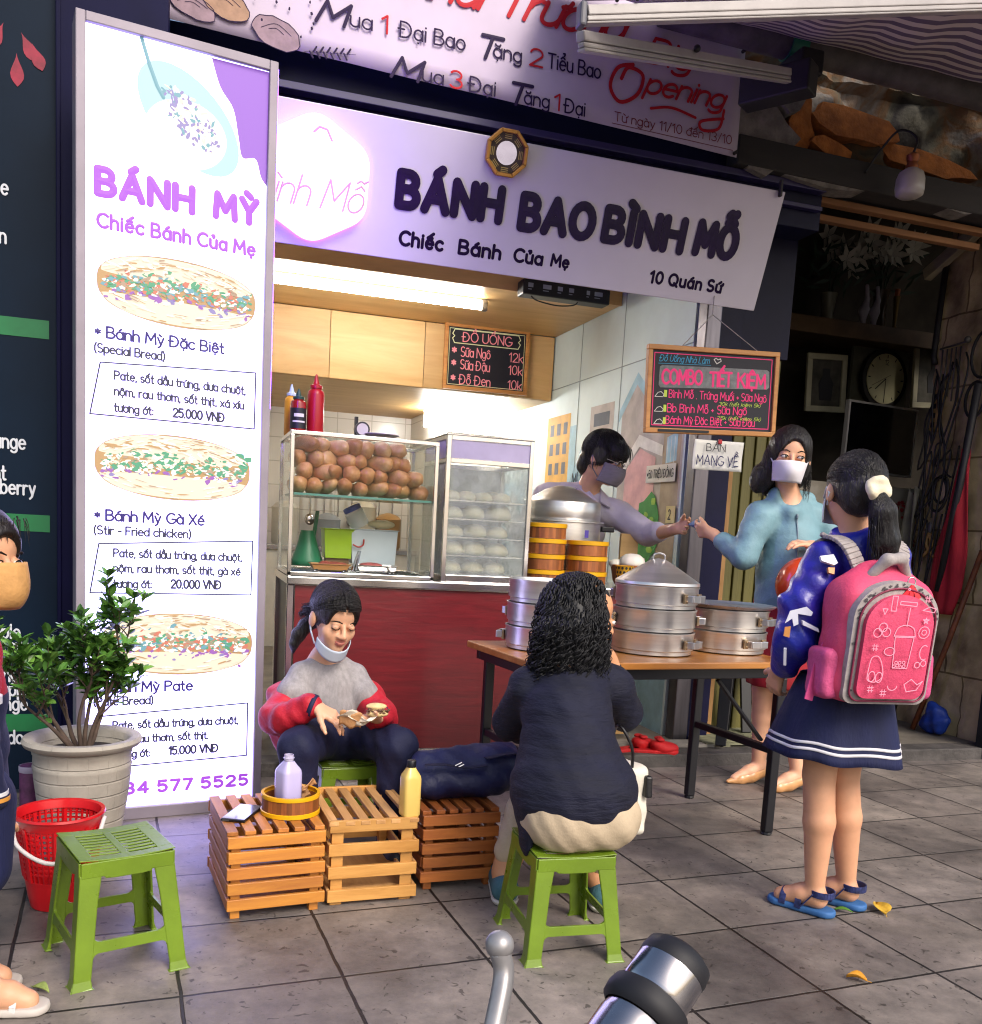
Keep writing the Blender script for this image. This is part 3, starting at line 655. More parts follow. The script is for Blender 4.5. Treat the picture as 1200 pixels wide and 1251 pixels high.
# rough wall over the right-hand doorway, with its broken plaster
uw = thing('upper_wall', 'dirty crumbling wall above the dark doorway with broken brick and plaster', 'wall', (3.4, 4.3, 2.9))
def rough_front(u, v):
    x = 2.35+3.2*u; z = 2.96+1.0*v
    y = 4.21+.05*sin(x*5+z*9)+.05*sin(x*13.1+1)*sin(z*17)+.02*sin(x*41)*sin(z*37+2)
    if z > 3.35: y -= .06
    return (x, y, z)
um = MB().grid(rough_front, 90, 40); um.b2((2.35, 4.36, 2.96), (5.6, 4.55, 3.96))
def ruin():
    m = mat('crumbling plaster', '#6a5a48', .95, var=.0, bump=.9, bs=26)
    n = m.node_tree; N = n.nodes; b = N['Principled BSDF']; L = n.links.new
    g = N.new('ShaderNodeNewGeometry')
    t = N.new('ShaderNodeTexNoise'); t.inputs['Scale'].default_value = 3.2; t.inputs['Detail'].default_value = 7; t.inputs['Distortion'].default_value = 1.5; L(g.outputs['Position'], t.inputs['Vector'])
    r = N.new('ShaderNodeValToRGB'); e = r.color_ramp.elements
    e[0].position = .3; e[0].color = (*lin('#2c2a2a'), 1); e[1].position = .72; e[1].color = (*lin('#7a5530'), 1)
    for p, c in ((.42, '#4c4a41'), (.52, '#5d4632'), (.6, '#6d6a66')):
        q = e.new(p); q.color = (*lin(c), 1)
    L(t.outputs['Fac'], r.inputs['Fac']); L(r.outputs[0], b.inputs['Base Color']); return m
obj('masonry', um, ruin(), uw, smooth=35)
bk = MB()
rr = random.Random(11)
def shard(cx, cz, rx, rz, t, n=11, a=0.):
    P = blob2(0, 0, rx, rz, n, .25, rr, a); fr = ((cx, 4.14, cz), (1, 0, 0), (0, rr.uniform(-.2, .2), 1), (0, -1, 0)); bk.prism(P, fr, -.06, t)
shard(3.02, 3.13, .26, .075, .03, 13, -.12); shard(2.72, 3.05, .07, .13, .02); shard(2.9, 3.0, .13, .035, .04, 9, -.2); shard(3.42, 3.05, .3, .05, .0, 12, -.1)
obj('brick_patch', bk, mat('broken orange brick', '#a8672f', .9, var=.35, vs=14, bump=.8, bs=40), uw, smooth=30)
pl = MB()
for cx, cz, a, b_, r0 in ((2.5, 2.98, .17, .16, .1), (2.62, 3.22, .1, .12, 0), (3.45, 2.88, .4, .05, -.1), (2.85, 2.86, .3, .06, -.05)):
    P = blob2(0, 0, a, b_, 12, .2, rr, r0); pl.prism(P, ((cx, 4.12, cz), (1, 0, 0), (0, .05, 1), (0, -1, 0)), -.05, .05)
obj('plaster_patch', pl, mat('grey plaster', '#77726c', .95, var=.4, vs=12, bump=.9, bs=40), uw, smooth=30)
lb = thing('doorway_lintel', 'dark weathered timber beam over the right doorway', 'beam', (3.6, 4.15, 2.86))
obj('beam', MB().beam((2.36, 4.14, 2.9), (5.6, 4.14, 2.86), .16, .13), mat('blackened timber', '#2a2624', .8, var=.35, vs=5, stretch=(.2, 1, 1), bump=.5, bs=20), lb, bevel=.008)
ls_ = MB().beam((2.55, 4.2, 2.796), (4.05, 4.2, 2.79), .05, .028).beam((2.55, 4.26, 2.74), (3.95, 4.26, 2.735), .04, .03)
obj('strip', ls_, wood('orange lath', '#8a5f3a', '#6a4527', 5, 'X', .8), lb, bevel=.002)
# drain pipe with a green joint
pp = thing('drain_pipe', 'grey drain pipe with a green joint running along the top of the wall', 'pipe', (3.2, 3.95, 3.33))
obj('pipe', MB().tube([(1.9, 4.0, 3.36), (2.55, 3.96, 3.325), (3.2, 3.95, 3.31), (5.6, 3.95, 3.26)], .062, 16), mat('dusty grey pipe', '#57524d', .7, var=.35, vs=8, bump=.2), pp, smooth=180)
obj('coupling', MB().tube([(2.5, 3.962, 3.327), (2.58, 3.958, 3.324)], .071, 16), mat('green coupling', '#1f6b45', .5, var=.15), pp, smooth=40)
# hanging bulb (unlit)
hb = thing('hanging_bulb', 'unlit frosted bulb hanging from a cord in front of the dark lintel', 'bulb', (3.18, 3.9, 2.78))
obj('glass', MB().lathe([(.003, 2.762), (.045, 2.764), (.062, 2.775), (.066, 2.8), (.064, 2.845), (.055, 2.872), (.03, 2.89)], (3.19, 3.9, 0), 20), mat('frosted glass', '#a39d97', .45, var=.1, coat=.3), hb, smooth=180)
obj('socket', MB().lathe([(.026, 2.885), (.03, 2.9), (.022, 2.92), (.03, 2.935), (.03, 2.95), (.012, 2.962)], (3.19, 3.9, 0), 16), mat('copper socket', '#8a5230', .5, .6), hb, smooth=40)
obj('cord', MB().tube(spline([(3.19, 3.9, 2.96), (3.2, 3.9, 3.03), (3.14, 3.95, 3.07), (3.1, 4.02, 3.0), (3.05, 4.05, 2.9)]), .006, 6), mat('black cord', '#1b1a1a', .6), hb)

# ================================================================ AWNING
aw = thing('folding_awning', 'striped folding awning with white aluminium arm and front bar', 'awning', (2.2, 3.2, 3.2))
WALU = mat('white powder coated aluminium', '#a39d9b', .38, var=.14, vs=7, bump=.05)
fbm = MB()
a, b_ = Vector((1.0, 2.58, 2.5)), Vector((4.2, 2.64, 3.235-.0)); b_ = a+(Vector((2.33, 2.6, 2.815))-a)*2.4
for off, h_, w_ in ((.006, .026, .034), (-.014, .013, .03), (-.024, .006, .026)): fbm.beam(a+Vector((0, 0, off)), b_+Vector((0, 0, off)), w_, h_)
obj('front_bar', fbm, WALU, aw, bevel=.004)
obj('end_cap', MB().box(a+Vector((-.012, 0, -.005)), (.02, .04, .062)), mat('grey end cap', '#5b5a62', .45), aw, bevel=.006)
am = MB(); A0 = Vector((1.02, 2.66, 2.475)); A1 = Vector((2.23, 3.5, 2.955))
up_ = Vector((-.2, -.1, 1))
for off, h_, w_ in ((.01, .027, .03), (-.011, .013, .024), (-.023, .009, .028)): am.beam(A0+up_*off, A1+up_*off, w_, h_)
obj('folding_arm', am, WALU, aw, bevel=.004)
obj('screw', MB().ell((1.14, 2.56, 2.56), .006).ell((1.08, 2.56, 2.545), .006).ell(A0.lerp(A1, .45)+Vector((0, -.03, .02)), .012), mat('dark screw', '#2b2a2e', .4, .6), aw)
obj('arm_bracket', MB().box(A1+Vector((.05, .15, .03)), (.1, .3, .12), rotz(.6)).b2((2.45, 3.75, 3.12), (2.56, 4.1, 3.22)), mat('dark iron', '#1d1b1c', .6, var=.3), aw, bevel=.008)
def fabric(u, v):
    p = a.lerp(b_, u)+Vector((0, .02, .045)); q = Vector((1.4+4.2*u, 4.0, 3.39-.05*u)); r = p.lerp(q, v)
    return r+Vector((0, 0, -.015*sin(pi*v)+.012*sin(u*60)*sin(v*pi)))
def stripes():
    m = mat('striped canvas', '#b9aca6', .9, var=0, bump=.1); n = m.node_tree; N = n.nodes; b = N['Principled BSDF']; L = n.links.new
    u = N.new('ShaderNodeUVMap'); sp = N.new('ShaderNodeSeparateXYZ'); L(u.outputs[0], sp.inputs[0])
    g = N.new('ShaderNodeNewGeometry'); s2 = N.new('ShaderNodeSeparateXYZ'); L(g.outputs['Position'], s2.inputs[0])
    mm = N.new('ShaderNodeMath'); mm.operation = 'MULTIPLY'; mm.inputs[1].default_value = 52; L(s2.outputs[1], mm.inputs[0])
    sn = N.new('ShaderNodeMath'); sn.operation = 'SINE'; L(mm.outputs[0], sn.inputs[0])
    r = N.new('ShaderNodeValToRGB'); r.color_ramp.elements[0].position = .45; r.color_ramp.elements[1].position = .55
    mr = N.new('ShaderNodeMapRange'); mr.inputs['From Min'].default_value = -1; L(sn.outputs[0], mr.inputs['Value']); L(mr.outputs[0], r.inputs['Fac'])
    r.color_ramp.elements[0].color = (*lin('#6b6070'), 1); r.color_ramp.elements[1].color = (*lin('#c7bcb4'), 1); L(r.outputs[0], b.inputs['Base Color']); return m
obj('canvas', MB().grid(fabric, 40, 20), stripes(), aw, smooth=180, solid=.002)

# ================================================================ LEFT NEIGHBOUR SHOPFRONT
ns = thing('shop_window', 'dark teal shop window with white drink names and green stripes', 'shop front', (-.9, 3.9, 0))
obj('panel', MB().b2((-2.2, 3.9, .02), (-.47, 3.96, 3.6)), mat('dark teal vinyl', '#06182a', .45, var=.2, vs=2, spec=.15), ns)
obj('frame', MB().b2((-.47, 3.86, 0), (-.1, 4.1, 3.6)).b2((-.47, 3.852, 0), (-.455, 3.859, 3.6)), mat('navy frame', '#0c0c30', .5, var=.2, vs=3, spec=.12), ns, bevel=.003)
FN = ((0, 3.9, 0), (1, 0, 0), (0, 0, 1), (0, -1, 0))
gm = MB()
for z0, z1 in ((1.705, 1.77), (1.006, 1.068), (.247, .314)): gm.sheet([(-1.6, z0), (-.5, z0), (-.5, z1), (-1.6, z1)], FN, .002)
obj('stripe', gm, mat('green vinyl', '#166b3c', .4, var=.15), ns)
lt = MB(); h_ = .05
for txt, x1, z in (('Apple', -.632, 2.185), ('Melon', -.64, 2.02), ('Orange', -.582, 1.305), ('Mint', -.648, 1.19), ('Strawberry', -.55, 1.14), ('Pineapple', -.606, .605), ('Pineapple', -.572, .552), ('Coffee', -.603, .5), ('Mango', -.585, .44), ('Pineapple', -.555, .386), ('Orange', -.583, .33), ('Avocado', -.598, .2)):
    st, wd = layout(txt, h_, .15, 0, .2); k = .8; put(lt, st, FN, x1-wd*k, z, .003, 0, wd*k, wd)
obj('lettering', lt, mat('white vinyl letters', '#c9ccd4', .5, var=0), ns)
pt = MB(); rr = random.Random(5)
for (x, z, a_, l) in ((-.585, 2.73, -1.1, .1), (-.6, 2.66, -1.55, .11), (-.64, 2.75, -2.0, .1), (-.55, 2.7, -1.2, .09)):
    P = [(l*q*cos(a_)-.022*sin(pi*q**1.6)*s*sin(a_)+x, l*q*sin(a_)+.022*sin(pi*q**1.6)*s*cos(a_)+z) for s in (1, -1) for q in ([i/8 for i in range(9)] if s == 1 else [i/8 for i in range(7, 0, -1)])]
    pt.sheet(P, FN, .002+.001*len(pt.v)/40)
obj('flower', pt, mat('crimson vinyl', '#8a1230', .4, var=.3, vs=20), ns)

# ================================================================ SIGNBOARD
V0 = Vector((0, -.15, .487)).normalized(); N0 = Vector((1, 0, 0)).cross(V0)
FS = ((0, 4.05, 2.197), (1, 0, 0), V0, N0)
sg = thing('signboard', 'long white tilted shop signboard with big purple steamed bun lettering', 'sign', (1.2, 4.0, 2.4))
obj('board', MB().prism([(-.15, 0), (2.51, 0), (2.525, .51), (-.15, .51)], FS, -.035, 0), mat('white acrylic board', '#c9c3cc', .32, var=.05, vs=2, coat=.15), sg, bevel=.003)
def hexpts(cx, cy, sx, sy, r=.06, n=5):
    base = [(cx+sx*cos(radians(90+60*i)), cy+sy*sin(radians(90+60*i))) for i in range(6)]; o = []
    for i in range(6):
        p0, p1, p2 = Vector(base[i-1]), Vector(base[i]), Vector(base[(i+1) % 6]); a_ = p1+(p0-p1).normalized()*r; c_ = p1+(p2-p1).normalized()*r
        for q in range(n+1):
            t = q/n; z = a_*(1-t)**2+p1*2*t*(1-t)+c_*t*t; o.append((z.x, z.y))
    return o
obj('logo_light', MB().prism(hexpts(.44, .25, .246, .236), FS, .012, .03), emis('lit logo', (1, .98, 1), .95), sg); obj('added_logo_glow', MB().prism(hexpts(.44, .25, .25, .24), FS, .003, .0115), emis('added violet logo glow', (.2, .06, 1), 12.), sg)  # glowing violet ring behind the logo is added to tint the board
lg = MB(); LG = [mat('rose print', '#d3a3a8', .5, var=0), mat('faint grey print', '#cfcbd2', .5, var=0)]
write(lg, 'Bình Mỗ', FS, .21, .15, .105, .07, slant=.25, t=.0315, fit=.42, track=.1, mi=0)
hp = hexpts(.44, .25, .232, .222); stroke(lg, hp+[hp[0]], FS, .002, .0312, 1)
stroke(lg, [(.43, .41), (.45, .43), (.48, .425), (.5, .39)], FS, .008, .0314, 0)
obj('logo_print', lg, LG, sg)
PUR = mat('glossy purple letters', '#210c38', .22, var=.25, vs=9, spec=.2)
lt = MB(); bm = MB()
for txt, x0, y0, wd_, hh, tl_ in (('BÁNH', .786, .207, .425, .116, 0), ('BAO', 1.312, .197, .318, .12, 0), ('BÌNH', 1.696, .203, .368, .12, 0), ('MỖ', 2.142, .21, .19, .12, 0)):
    st, wd = layout(txt, hh, .32, 0, .3); put(lt, st, FS, x0, y0, .004, 0, wd_, wd)
obj('lettering', lt, PUR, sg)
lt = MB(); DP = mat('dark purple letters', '#1d0d30', .45, var=.05, spec=.1)
write(lt, 'Chiếc', FS, .806, .06, .05, .26, fit=.18, track=.24); write(lt, 'Bánh', FS, 1.06, .06, .05, .26, fit=.18, track=.24); write(lt, 'Của', FS, 1.305, .062, .048, .26, fit=.125, track=.24); write(lt, 'Mẹ', FS, 1.475, .066, .044, .26, fit=.078, track=.24)
write(lt, '10 Quán Sứ', FS, 1.952, .058, .046, .26, fit=.36, track=.28)
obj('lettering', lt, DP, sg)
obj('clip', MB().box(Vector(FS[0])+Vector((2.49, 0, 0))+V0*.52+N0*.01, (.012, .02, .07)), mat('dark iron', '#23232a'), sg, bevel=.002)
# bagua mirror on the sign's top edge
bg_ = thing('octagonal_mirror', 'small gold framed octagonal mirror on the top edge of the signboard', 'mirror', (1.206, 3.9, 2.64))
def oct_(r, a=pi/8): return [(1.206+r*cos(a+i*pi/4), .459+r*sin(a+i*pi/4)) for i in range(8)]
om = MB(); O1 = oct_(.094); O2 = oct_(.078)
for i in range(8): om.prism([O1[i], O1[(i+1) % 8], O2[(i+1) % 8], O2[i]], FS, .004, .028)
obj('frame', om, mat('gold paint', '#b3823c', .35, .5, var=.2), bg_, bevel=.003)
obj('plate', MB().prism(oct_(.078), FS, .004, .012), mat('dark lacquer', '#3a2a26', .4, var=.4, vs=60), bg_)
mr_ = MB(); mr_.sheet([(1.206+.044*cos(i*pi/12), .459+.044*sin(i*pi/12)) for i in range(24)], FS, .0135)
obj('glass', mr_, mat('mirror glass', '#d5d0e5', .04, 1., var=0), bg_)
tm = MB()
for i in range(8):
    a_ = i*pi/4
    for k in (.054, .061, .068):
        q = .014; c_, s_ = cos(a_), sin(a_); stroke(tm, [(1.206+k*c_-q*s_, .459+k*s_+q*c_), (1.206+k*c_+q*s_, .459+k*s_-q*c_)], FS, .0035, .0125)
obj('trigram', tm, mat('old gold', '#b09b62', .45, .3), bg_)

# ================================================================ BANNER
bn = thing('vinyl_banner', 'grey lilac vinyl banner announcing the opening in red script', 'banner', (1, 4.05, 3.2))
def ban(u, v):
    x = -.75+3.1*u; zb = 2.958-.104*((x+.6)/2.95) if x > -.6 else 2.96; z = zb+(3.62-zb)*v
    return (x, 4.05+.003*sin(x*3.1+v*2)+.002*sin(x*9)*(1-v), z)
obj('sheet', MB().grid(ban, 60, 10), mat('lilac vinyl', '#bdaec2', .5, var=.12, vs=2), bn, smooth=180, solid=.002)
FB = ((0, 4.0415, 0), (1, 0, 0), (0, 0, 1), (0, -1, 0))
INK = mat('aubergine ink', '#2a1d3d', .5, var=0); RED = mat('red ink', '#b3262e', .5, var=0)
li, lr = MB(), MB()
write(li, 'M', FB, .44, 3.042, .08, .17, slant=.25, fit=.11); write(li, 'ua', FB, .575, 3.05, .055, .13, fit=.085)
write(lr, '1', FB, .70, 3.05, .065, .13, fit=.025)
write(li, 'Đại Bao', FB, .775, 3.05, .057, .13, fit=.27); write(li, 'T', FB, 1.09, 3.04, .085, .18, slant=.2, fit=.09); write(li, 'ặng', FB, 1.17, 3.05, .055, .13, fit=.12)
write(lr, '2', FB, 1.33, 3.05, .066, .13, fit=.055); write(li, 'Tiểu Bao', FB, 1.41, 3.055, .056, .13, fit=.24)
write(li, 'M', FB, .745, 2.895, .078, .17, slant=.25, fit=.11); write(li, 'ua', FB, .875, 2.902, .054, .13, fit=.085); write(lr, '3', FB, .99, 2.9, .065, .13, fit=.05)
write(li, 'Đại', FB, 1.075, 2.9, .056, .13, fit=.11); write(li, 'T', FB, 1.235, 2.885, .082, .18, slant=.2, fit=.085); write(li, 'ặng', FB, 1.315, 2.895, .053, .13, fit=.11); write(lr, '1', FB, 1.45, 2.895, .063, .13, fit=.025); write(li, 'Đại', FB, 1.5, 2.893, .054, .13, fit=.09)
write(lr, 'Khai Trương', FB, .78, 3.22, .13, .14, slant=.35, fit=.95, track=.08)
write(lr, 'Big', FB, 1.85, 3.165, .1, .14, slant=.3, fit=.22, track=.1)
# "Opening" with its swash
ox, oy, k = 1.70, 2.985, .125
stroke(lr, [(p.x, p.y) for p in spline([(ox+.1, oy+.155, 0), (ox+.03, oy+.13, 0), (ox, oy+.05, 0), (ox+.05, oy-.005, 0), (ox+.13, oy+.04, 0), (ox+.15, oy+.12, 0), (ox+.08, oy+.14, 0), (ox+.05, oy+.09, 0)])], FB, .016, .001)
write(lr, 'pening', FB, ox+.165, oy+.055, .085, .15, slant=.28, fit=.38, track=.1)
stroke(lr, [(p.x, p.y) for p in spline([(ox+.56, oy+.05, 0), (ox+.54, oy-.03, 0), (ox+.46, oy-.05, 0), (ox+.45, oy-.015, 0), (ox+.56, oy+.015, 0)])], FB, .013, .001)
stroke(lr, [(p.x, p.y) for p in spline([(ox+.2, oy-.005, 0), (ox+.3, oy+.015, 0), (ox+.42, oy-.005, 0)])], FB, .012, .001)
DR = mat('dull red print', '#7b3a45', .5, var=0); ld = MB()
write(ld, 'Từ ngày 11/10 đến 13/10', FB, 1.73, 2.9, .036, .12, fit=.58); stroke(ld, [(1.72, 2.888), (2.32, 2.876)], FB, .003)
obj('lettering', li, INK, bn); obj('lettering', lr, RED, bn); obj('lettering', ld, DR, bn)
dd = MB(); rr = random.Random(2)
BT = [mat('bun print', '#8d7480', .6, var=.2, vs=20), mat('bun print tan', '#a07c64', .6, var=.2, vs=20), INK]
for cx, cz, rx, rz, mi in ((-.22, 2.99, .1, .05, 1), (-.02, 3.0, .09, .04, 0), (.1, 3.03, .09, .05, 1), (-.32, 3.05, .08, .05, 0), (.29, 2.965, .095, .055, 0), (-.5, 3.0, .12, .05, 1)):
    P = blob2(cx, cz, rx, rz, 20, .05, rr, -.3); dd.sheet(P, FB, .0012+.0002*mi, mi); stroke(dd, P+[P[0]], FB, .003, .002, 2)
    for q in (.3, .6): stroke(dd, [(p.x, p.y) for p in spline([(cx-rx*q, cz+rz*.2, 0), (cx, cz+rz*q, 0), (cx+rx*q, cz, 0)])], FB, .002, .0023, 2)
for i in range(12):
    t = i/12; x = .42+.16*t; z = 2.925+.02*t; stroke(dd, [(x, z), (x+.012, z+.02*(1 if i % 2 else -1))], FB, .007, .0015, 2)
stroke(dd, [(.4, 2.92), (.6, 2.947)], FB, .002, .0014, 2)
for i in range(10): dd.sheet(blob2(rr.uniform(.2, .55), rr.uniform(2.97, 3.15), .005, .007, 5, .3, rr), FB, .0013, 2)
obj('bun_drawing', dd, BT, bn)
em = MB()
for x, z in ((2.335, 2.868), (2.335, 3.3)): em.tube([(x, 4.028, z), (x, 4.05, z)], .008, 10)
obj('eyelet', em, mat('dark iron', '#23232a'), bn)

# ================================================================ LIGHT BOX
U2 = Vector((.635, .12, 0)).normalized(); N2 = Vector((U2.y, -U2.x, 0)); FL = (Vector((-.37, 3.5, 0)), U2, Vector((0, 0, 1)), N2)
lbx = thing('light_box', 'tall lit white sandwich menu light box with purple lettering', 'light box', (-.05, 3.56, 0), 0)
fm = MB()
for P in ([(0, 0), (.03, 0), (.03, 2.665), (0, 2.665)], [(.62, 0), (.65, 0), (.65, 2.675), (.62, 2.675)], [(.03, 2.635), (.62, 2.642), (.62, 2.675), (.03, 2.665)], [(.03, .0), (.62, .0), (.62, .045), (.03, .045)]): fm.prism(P, FL, -.11, .012)
obj('frame', fm, mat('lilac aluminium', '#8d8590', .5, .2, var=.1, spec=.3), lbx, bevel=.003)
def lit_panel():
    m = bpy.data.materials.new('lit menu panel'); m.use_nodes = True; n = m.node_tree; N = n.nodes; b = N['Principled BSDF']; L = n.links.new
    b.inputs['Base Color'].default_value = (.3, .3, .34, 1); b.inputs['Roughness'].default_value = .4
    g = N.new('ShaderNodeTexCoord'); t = N.new('ShaderNodeTexNoise'); t.inputs['Scale'].default_value = 1.1; t.inputs['Detail'].default_value = 1; L(g.outputs['Object'], t.inputs['Vector'])
    r = N.new('ShaderNodeValToRGB'); r.color_ramp.elements[0].position = .4; r.color_ramp.elements[1].position = .62
    r.color_ramp.elements[0].color = (.46, .37, 1, 1); r.color_ramp.elements[1].color = (.46, .5, .95, 1); L(t.outputs['Fac'], r.inputs['Fac']); L(r.outputs[0], b.inputs['Emission Color']); b.inputs['Emission Strength'].default_value = LBX
    return m
LBX = 3.1
obj('panel', MB().prism([(.03, .045), (.62, .045), (.62, 2.642), (.03, 2.635)], FL, -.05, -.004), lit_panel(), lbx)
obj('back', MB().prism([(.004, .004), (.646, .004), (.646, 2.66), (.004, 2.66)], FL, -.108, -.06), NAVY, lbx)
def pr(name, col, e=.9): return emis('backlit '+name, lin(col), e)
P_PUR, P_INK, P_GREY = pr('purple', '#a850dc', .5), pr('navy ink', '#32207e', .35), pr('grey ink', '#3a3a58', .3)
l1, l2, l3 = MB(), MB(), MB(); T0 = -.003
write(l1, 'BÁNH', FL, .067, 2.126, .076, .32, fit=.3, t=T0, track=.3); write(l1, 'MỲ', FL, .447, 2.13, .074, .32, fit=.14, t=T0, track=.3)
obj('heading', l1, P_PUR, lbx); l1 = MB(); write(l1, 'Chiếc Bánh Của Mẹ', FL, .068, 2.022, .042, .25, fit=.515, t=T0, track=.24)
obj('heading', l1, P_PUR, lbx); l1 = MB(); write(l1, '084 577 5525', FL, .115, .094, .038, .3, fit=.485, t=T0, track=.3)
obj('heading', l1, P_PUR, lbx)
for y, s, wd_ in ((1.672, '* Bánh Mỳ Đặc Biệt', .42), (1.066, '* Bánh Mỳ Gà Xé', .362), (.466, '* Bánh Mỳ Pate', .33)): write(l2, s, FL, .062, y, .035, .2, fit=wd_, t=T0); obj('dish_name', l2, P_INK, lbx); l2 = MB()
for y, s, wd_ in ((1.622, '(Special Bread)', .222), (1.018, '(Stir - Fried chicken)', .318), (.42, '(Pate Bread)', .195)): write(l3, s, FL, .06, y, .028, .21, fit=wd_, t=T0)
for y, ls in ((1.54, ('Pate, sốt dầu trứng, dưa chuột,', 'nộm, rau thơm, sốt thịt, xá xíu', 'tương ớt:', '25.000 VNĐ')), (.942, ('Pate, sốt dầu trứng, dưa chuột,', 'nộm, rau thơm, sốt thịt, gà xé', 'tương ớt:', '20.000 VNĐ')), (.333, ('Pate, sốt dầu trứng, dưa chuột,', 'nộm, rau thơm, sốt thịt.', 'tương ớt:', '15.000 VNĐ'))):
    write(l3, ls[0], FL, .122, y, .027, .22, fit=.44, t=T0); write(l3, ls[1], FL, .122, y-.052, .027, .22, fit=.435 if len(ls[1]) > 26 else .33, t=T0)
    write(l3, ls[2], FL, .122, y-.106, .027, .22, fit=.125, t=T0); write(l3, ls[3], FL, .314, y-.104, .029, .24, fit=.175, t=T0)
for q in ([(.077, 1.59), (.598, 1.62), (.597, 1.422), (.045, 1.418)], [(.074, .985), (.601, 1.017), (.599, .818), (.046, .816)], [(.067, .38), (.596, .41), (.597, .208), (.052, .192)]):
    for i in range(4): stroke(l3, [q[i], q[(i+1) % 4]], FL, .005, T0)
obj('small_print', l3, P_GREY, lbx)
# printed pictures: rolls filled with salad, and the plate at the top
PIC = [pr(k, c, e*.36) for k, c, e in (('bread', '#f4e4cc', 1.25), ('crust', '#d8ad78', .8), ('leaf', '#62b890', .8), ('meat', '#e88a74', .85), ('onion', '#b070d0', .85), ('cream', '#fdf8ee', 1.35), ('outline', '#c0a48c', 1.), ('plate', '#bfe6ee', .95), ('table', '#a96be8', .8), ('teal', '#7fb8c8', .85), ('lilac', '#a59ad8', .8))]
pm_ = MB()
def lens(cx, cy, a_, b_, top, n=24, ang=0., bend=0.):
    o = []
    for i in range(n+1):
        t = pi*i/n; x = a_*cos(t); y = b_*sin(t)**.85*(1 if top else -1); y += bend*(1-(x/a_)**2); o.append((cx+x*cos(ang)-y*sin(ang), cy+x*sin(ang)+y*cos(ang)))
    return o
def sandwich(cx, cy, seed, meat, ang=-.02):
    r = random.Random(seed); zz = [-.0034]
    def sh(P, mi): pm_.sheet(P, FL, zz[0], mi); zz[0] += .000008
    full = lens(cx, cy+.008, .262, .098, True, 24, ang)+lens(cx, cy-.008, .262, .108, False, 24, ang)[::-1]
    sh(full, 1)
    sh(lens(cx, cy+.03, .25, .072, True, 24, ang)+lens(cx, cy+.03, .25, .012, False, 24, ang)[::-1], 0)
    sh(lens(cx, cy-.045, .25, .012, True, 24, ang)+lens(cx, cy-.045, .245, .065, False, 24, ang)[::-1], 0)
    for i in range(480):
        x = r.uniform(-.24, .245); y = r.gauss(0, .022)+.002-.01*(x/.25)**2
        kind = r.choice(meat+[2, 5, 6]) if y > -.025 else r.choice([4, 4, 10, 5]); l_ = r.uniform(.004, .014)
        P = blob2(cx+x*cos(ang), cy+y+x*sin(ang), l_, l_*r.uniform(.25, .7), 6, .35, r, r.uniform(-.8, .8)); sh(P, kind)
    for i in range(160):   # crust texture
        a_ = r.uniform(.15, 3.0); s2 = r.choice([1, 1, -1]); k = r.uniform(.62, .97); x = .255*k*cos(a_); y = (.098 if s2 > 0 else -.108)*k*sin(a_)**.85+s2*.008
        if abs(y) > .035: sh(blob2(cx+x, cy+y+x*sin(ang), r.uniform(.006, .026), r.uniform(.001, .003), 6, .4, r, -.35*cos(a_)*s2), r.choice([0, 1, 5, 5, 6]))
    for i in range(40):
        x = r.uniform(-.23, .23); yy = cy+.045+.04*(1-(x/.26)**2)*r.uniform(0, 1); sh(blob2(cx+x, yy+x*sin(ang), r.uniform(.008, .03), .003, 6, .4, r, r.uniform(-.5, .2)), r.choice([0, 5, 1]))
    stroke(pm_, full+[full[0]], FL, .0022, -.0032, 6)
sandwich(.328, 1.855, 1, [3, 3, 2, 9]); sandwich(.322, 1.265, 2, [2, 2, 5, 0]); sandwich(.345, .64, 3, [2, 9, 3, 5])
for dx, dy in ((.24, .02), (.255, .045), (.22, .05)): pm_.sheet(blob2(.322+dx, 1.265+dy, .02, .014, 8, .4), FL, -.0028, 2)
# top picture: purple cloth corner, pale plate, minced filling, spoon
pm_.sheet([(p.x, p.y) for p in spline([(.425, 2.635, 0), (.455, 2.55, 0), (.5, 2.49, 0), (.52, 2.4, 0), (.535, 2.34, 0), (.58, 2.345, 0), (.6, 2.29, 0), (.62, 2.265, 0)], 5)]+[(.62, 2.64)], FL, -.0039, 8)
pm_.sheet([(.03, 2.6), (.25, 2.635), (.42, 2.636), (.2, 2.45), (.03, 2.42)], FL, -.00388, 7) if False else None
pm_.sheet([(.355+.165*cos(i*pi/18)-.03*sin(i*pi/18), 2.42+.155*sin(i*pi/18)-.05*cos(i*pi/18)) for i in range(36)], FL, -.0037, 7)
pm_.sheet([(.345+.15*cos(i*pi/18)*.9, 2.37+.11*sin(i*pi/18)) for i in range(36)], FL, -.0036, 5)
r = random.Random(9)
for i in range(170):
    t = r.uniform(0, 2*pi); q = sqrt(r.random()); x, y = .105*q*cos(t), .07*q*sin(t); pm_.sheet(blob2(.36+x*.9, 2.42+y-x*.55, r.uniform(.004, .014), r.uniform(.003, .007), 6, .4, r, r.uniform(0, 3)), FL, -.0034+i*.000004, r.choice([10, 5, 5, 9, 10, 0]))
stroke(pm_, [(.2, 2.635), (.225, 2.56), (.25, 2.5), (.27, 2.47)], FL, .012, -.0024, 9)
obj('menu_picture', pm_, PIC, lbx)
# added violet emitter down the rear right edge, throws violet on the signboard
obj('added_edge_glow', MB().prism([(.651, 1.5), (.656, 1.5), (.656, 2.66), (.651, 2.66)], FL, -.1, -.01), emis('added violet edge glow', (.2, .05, 1), 16.), lbx)
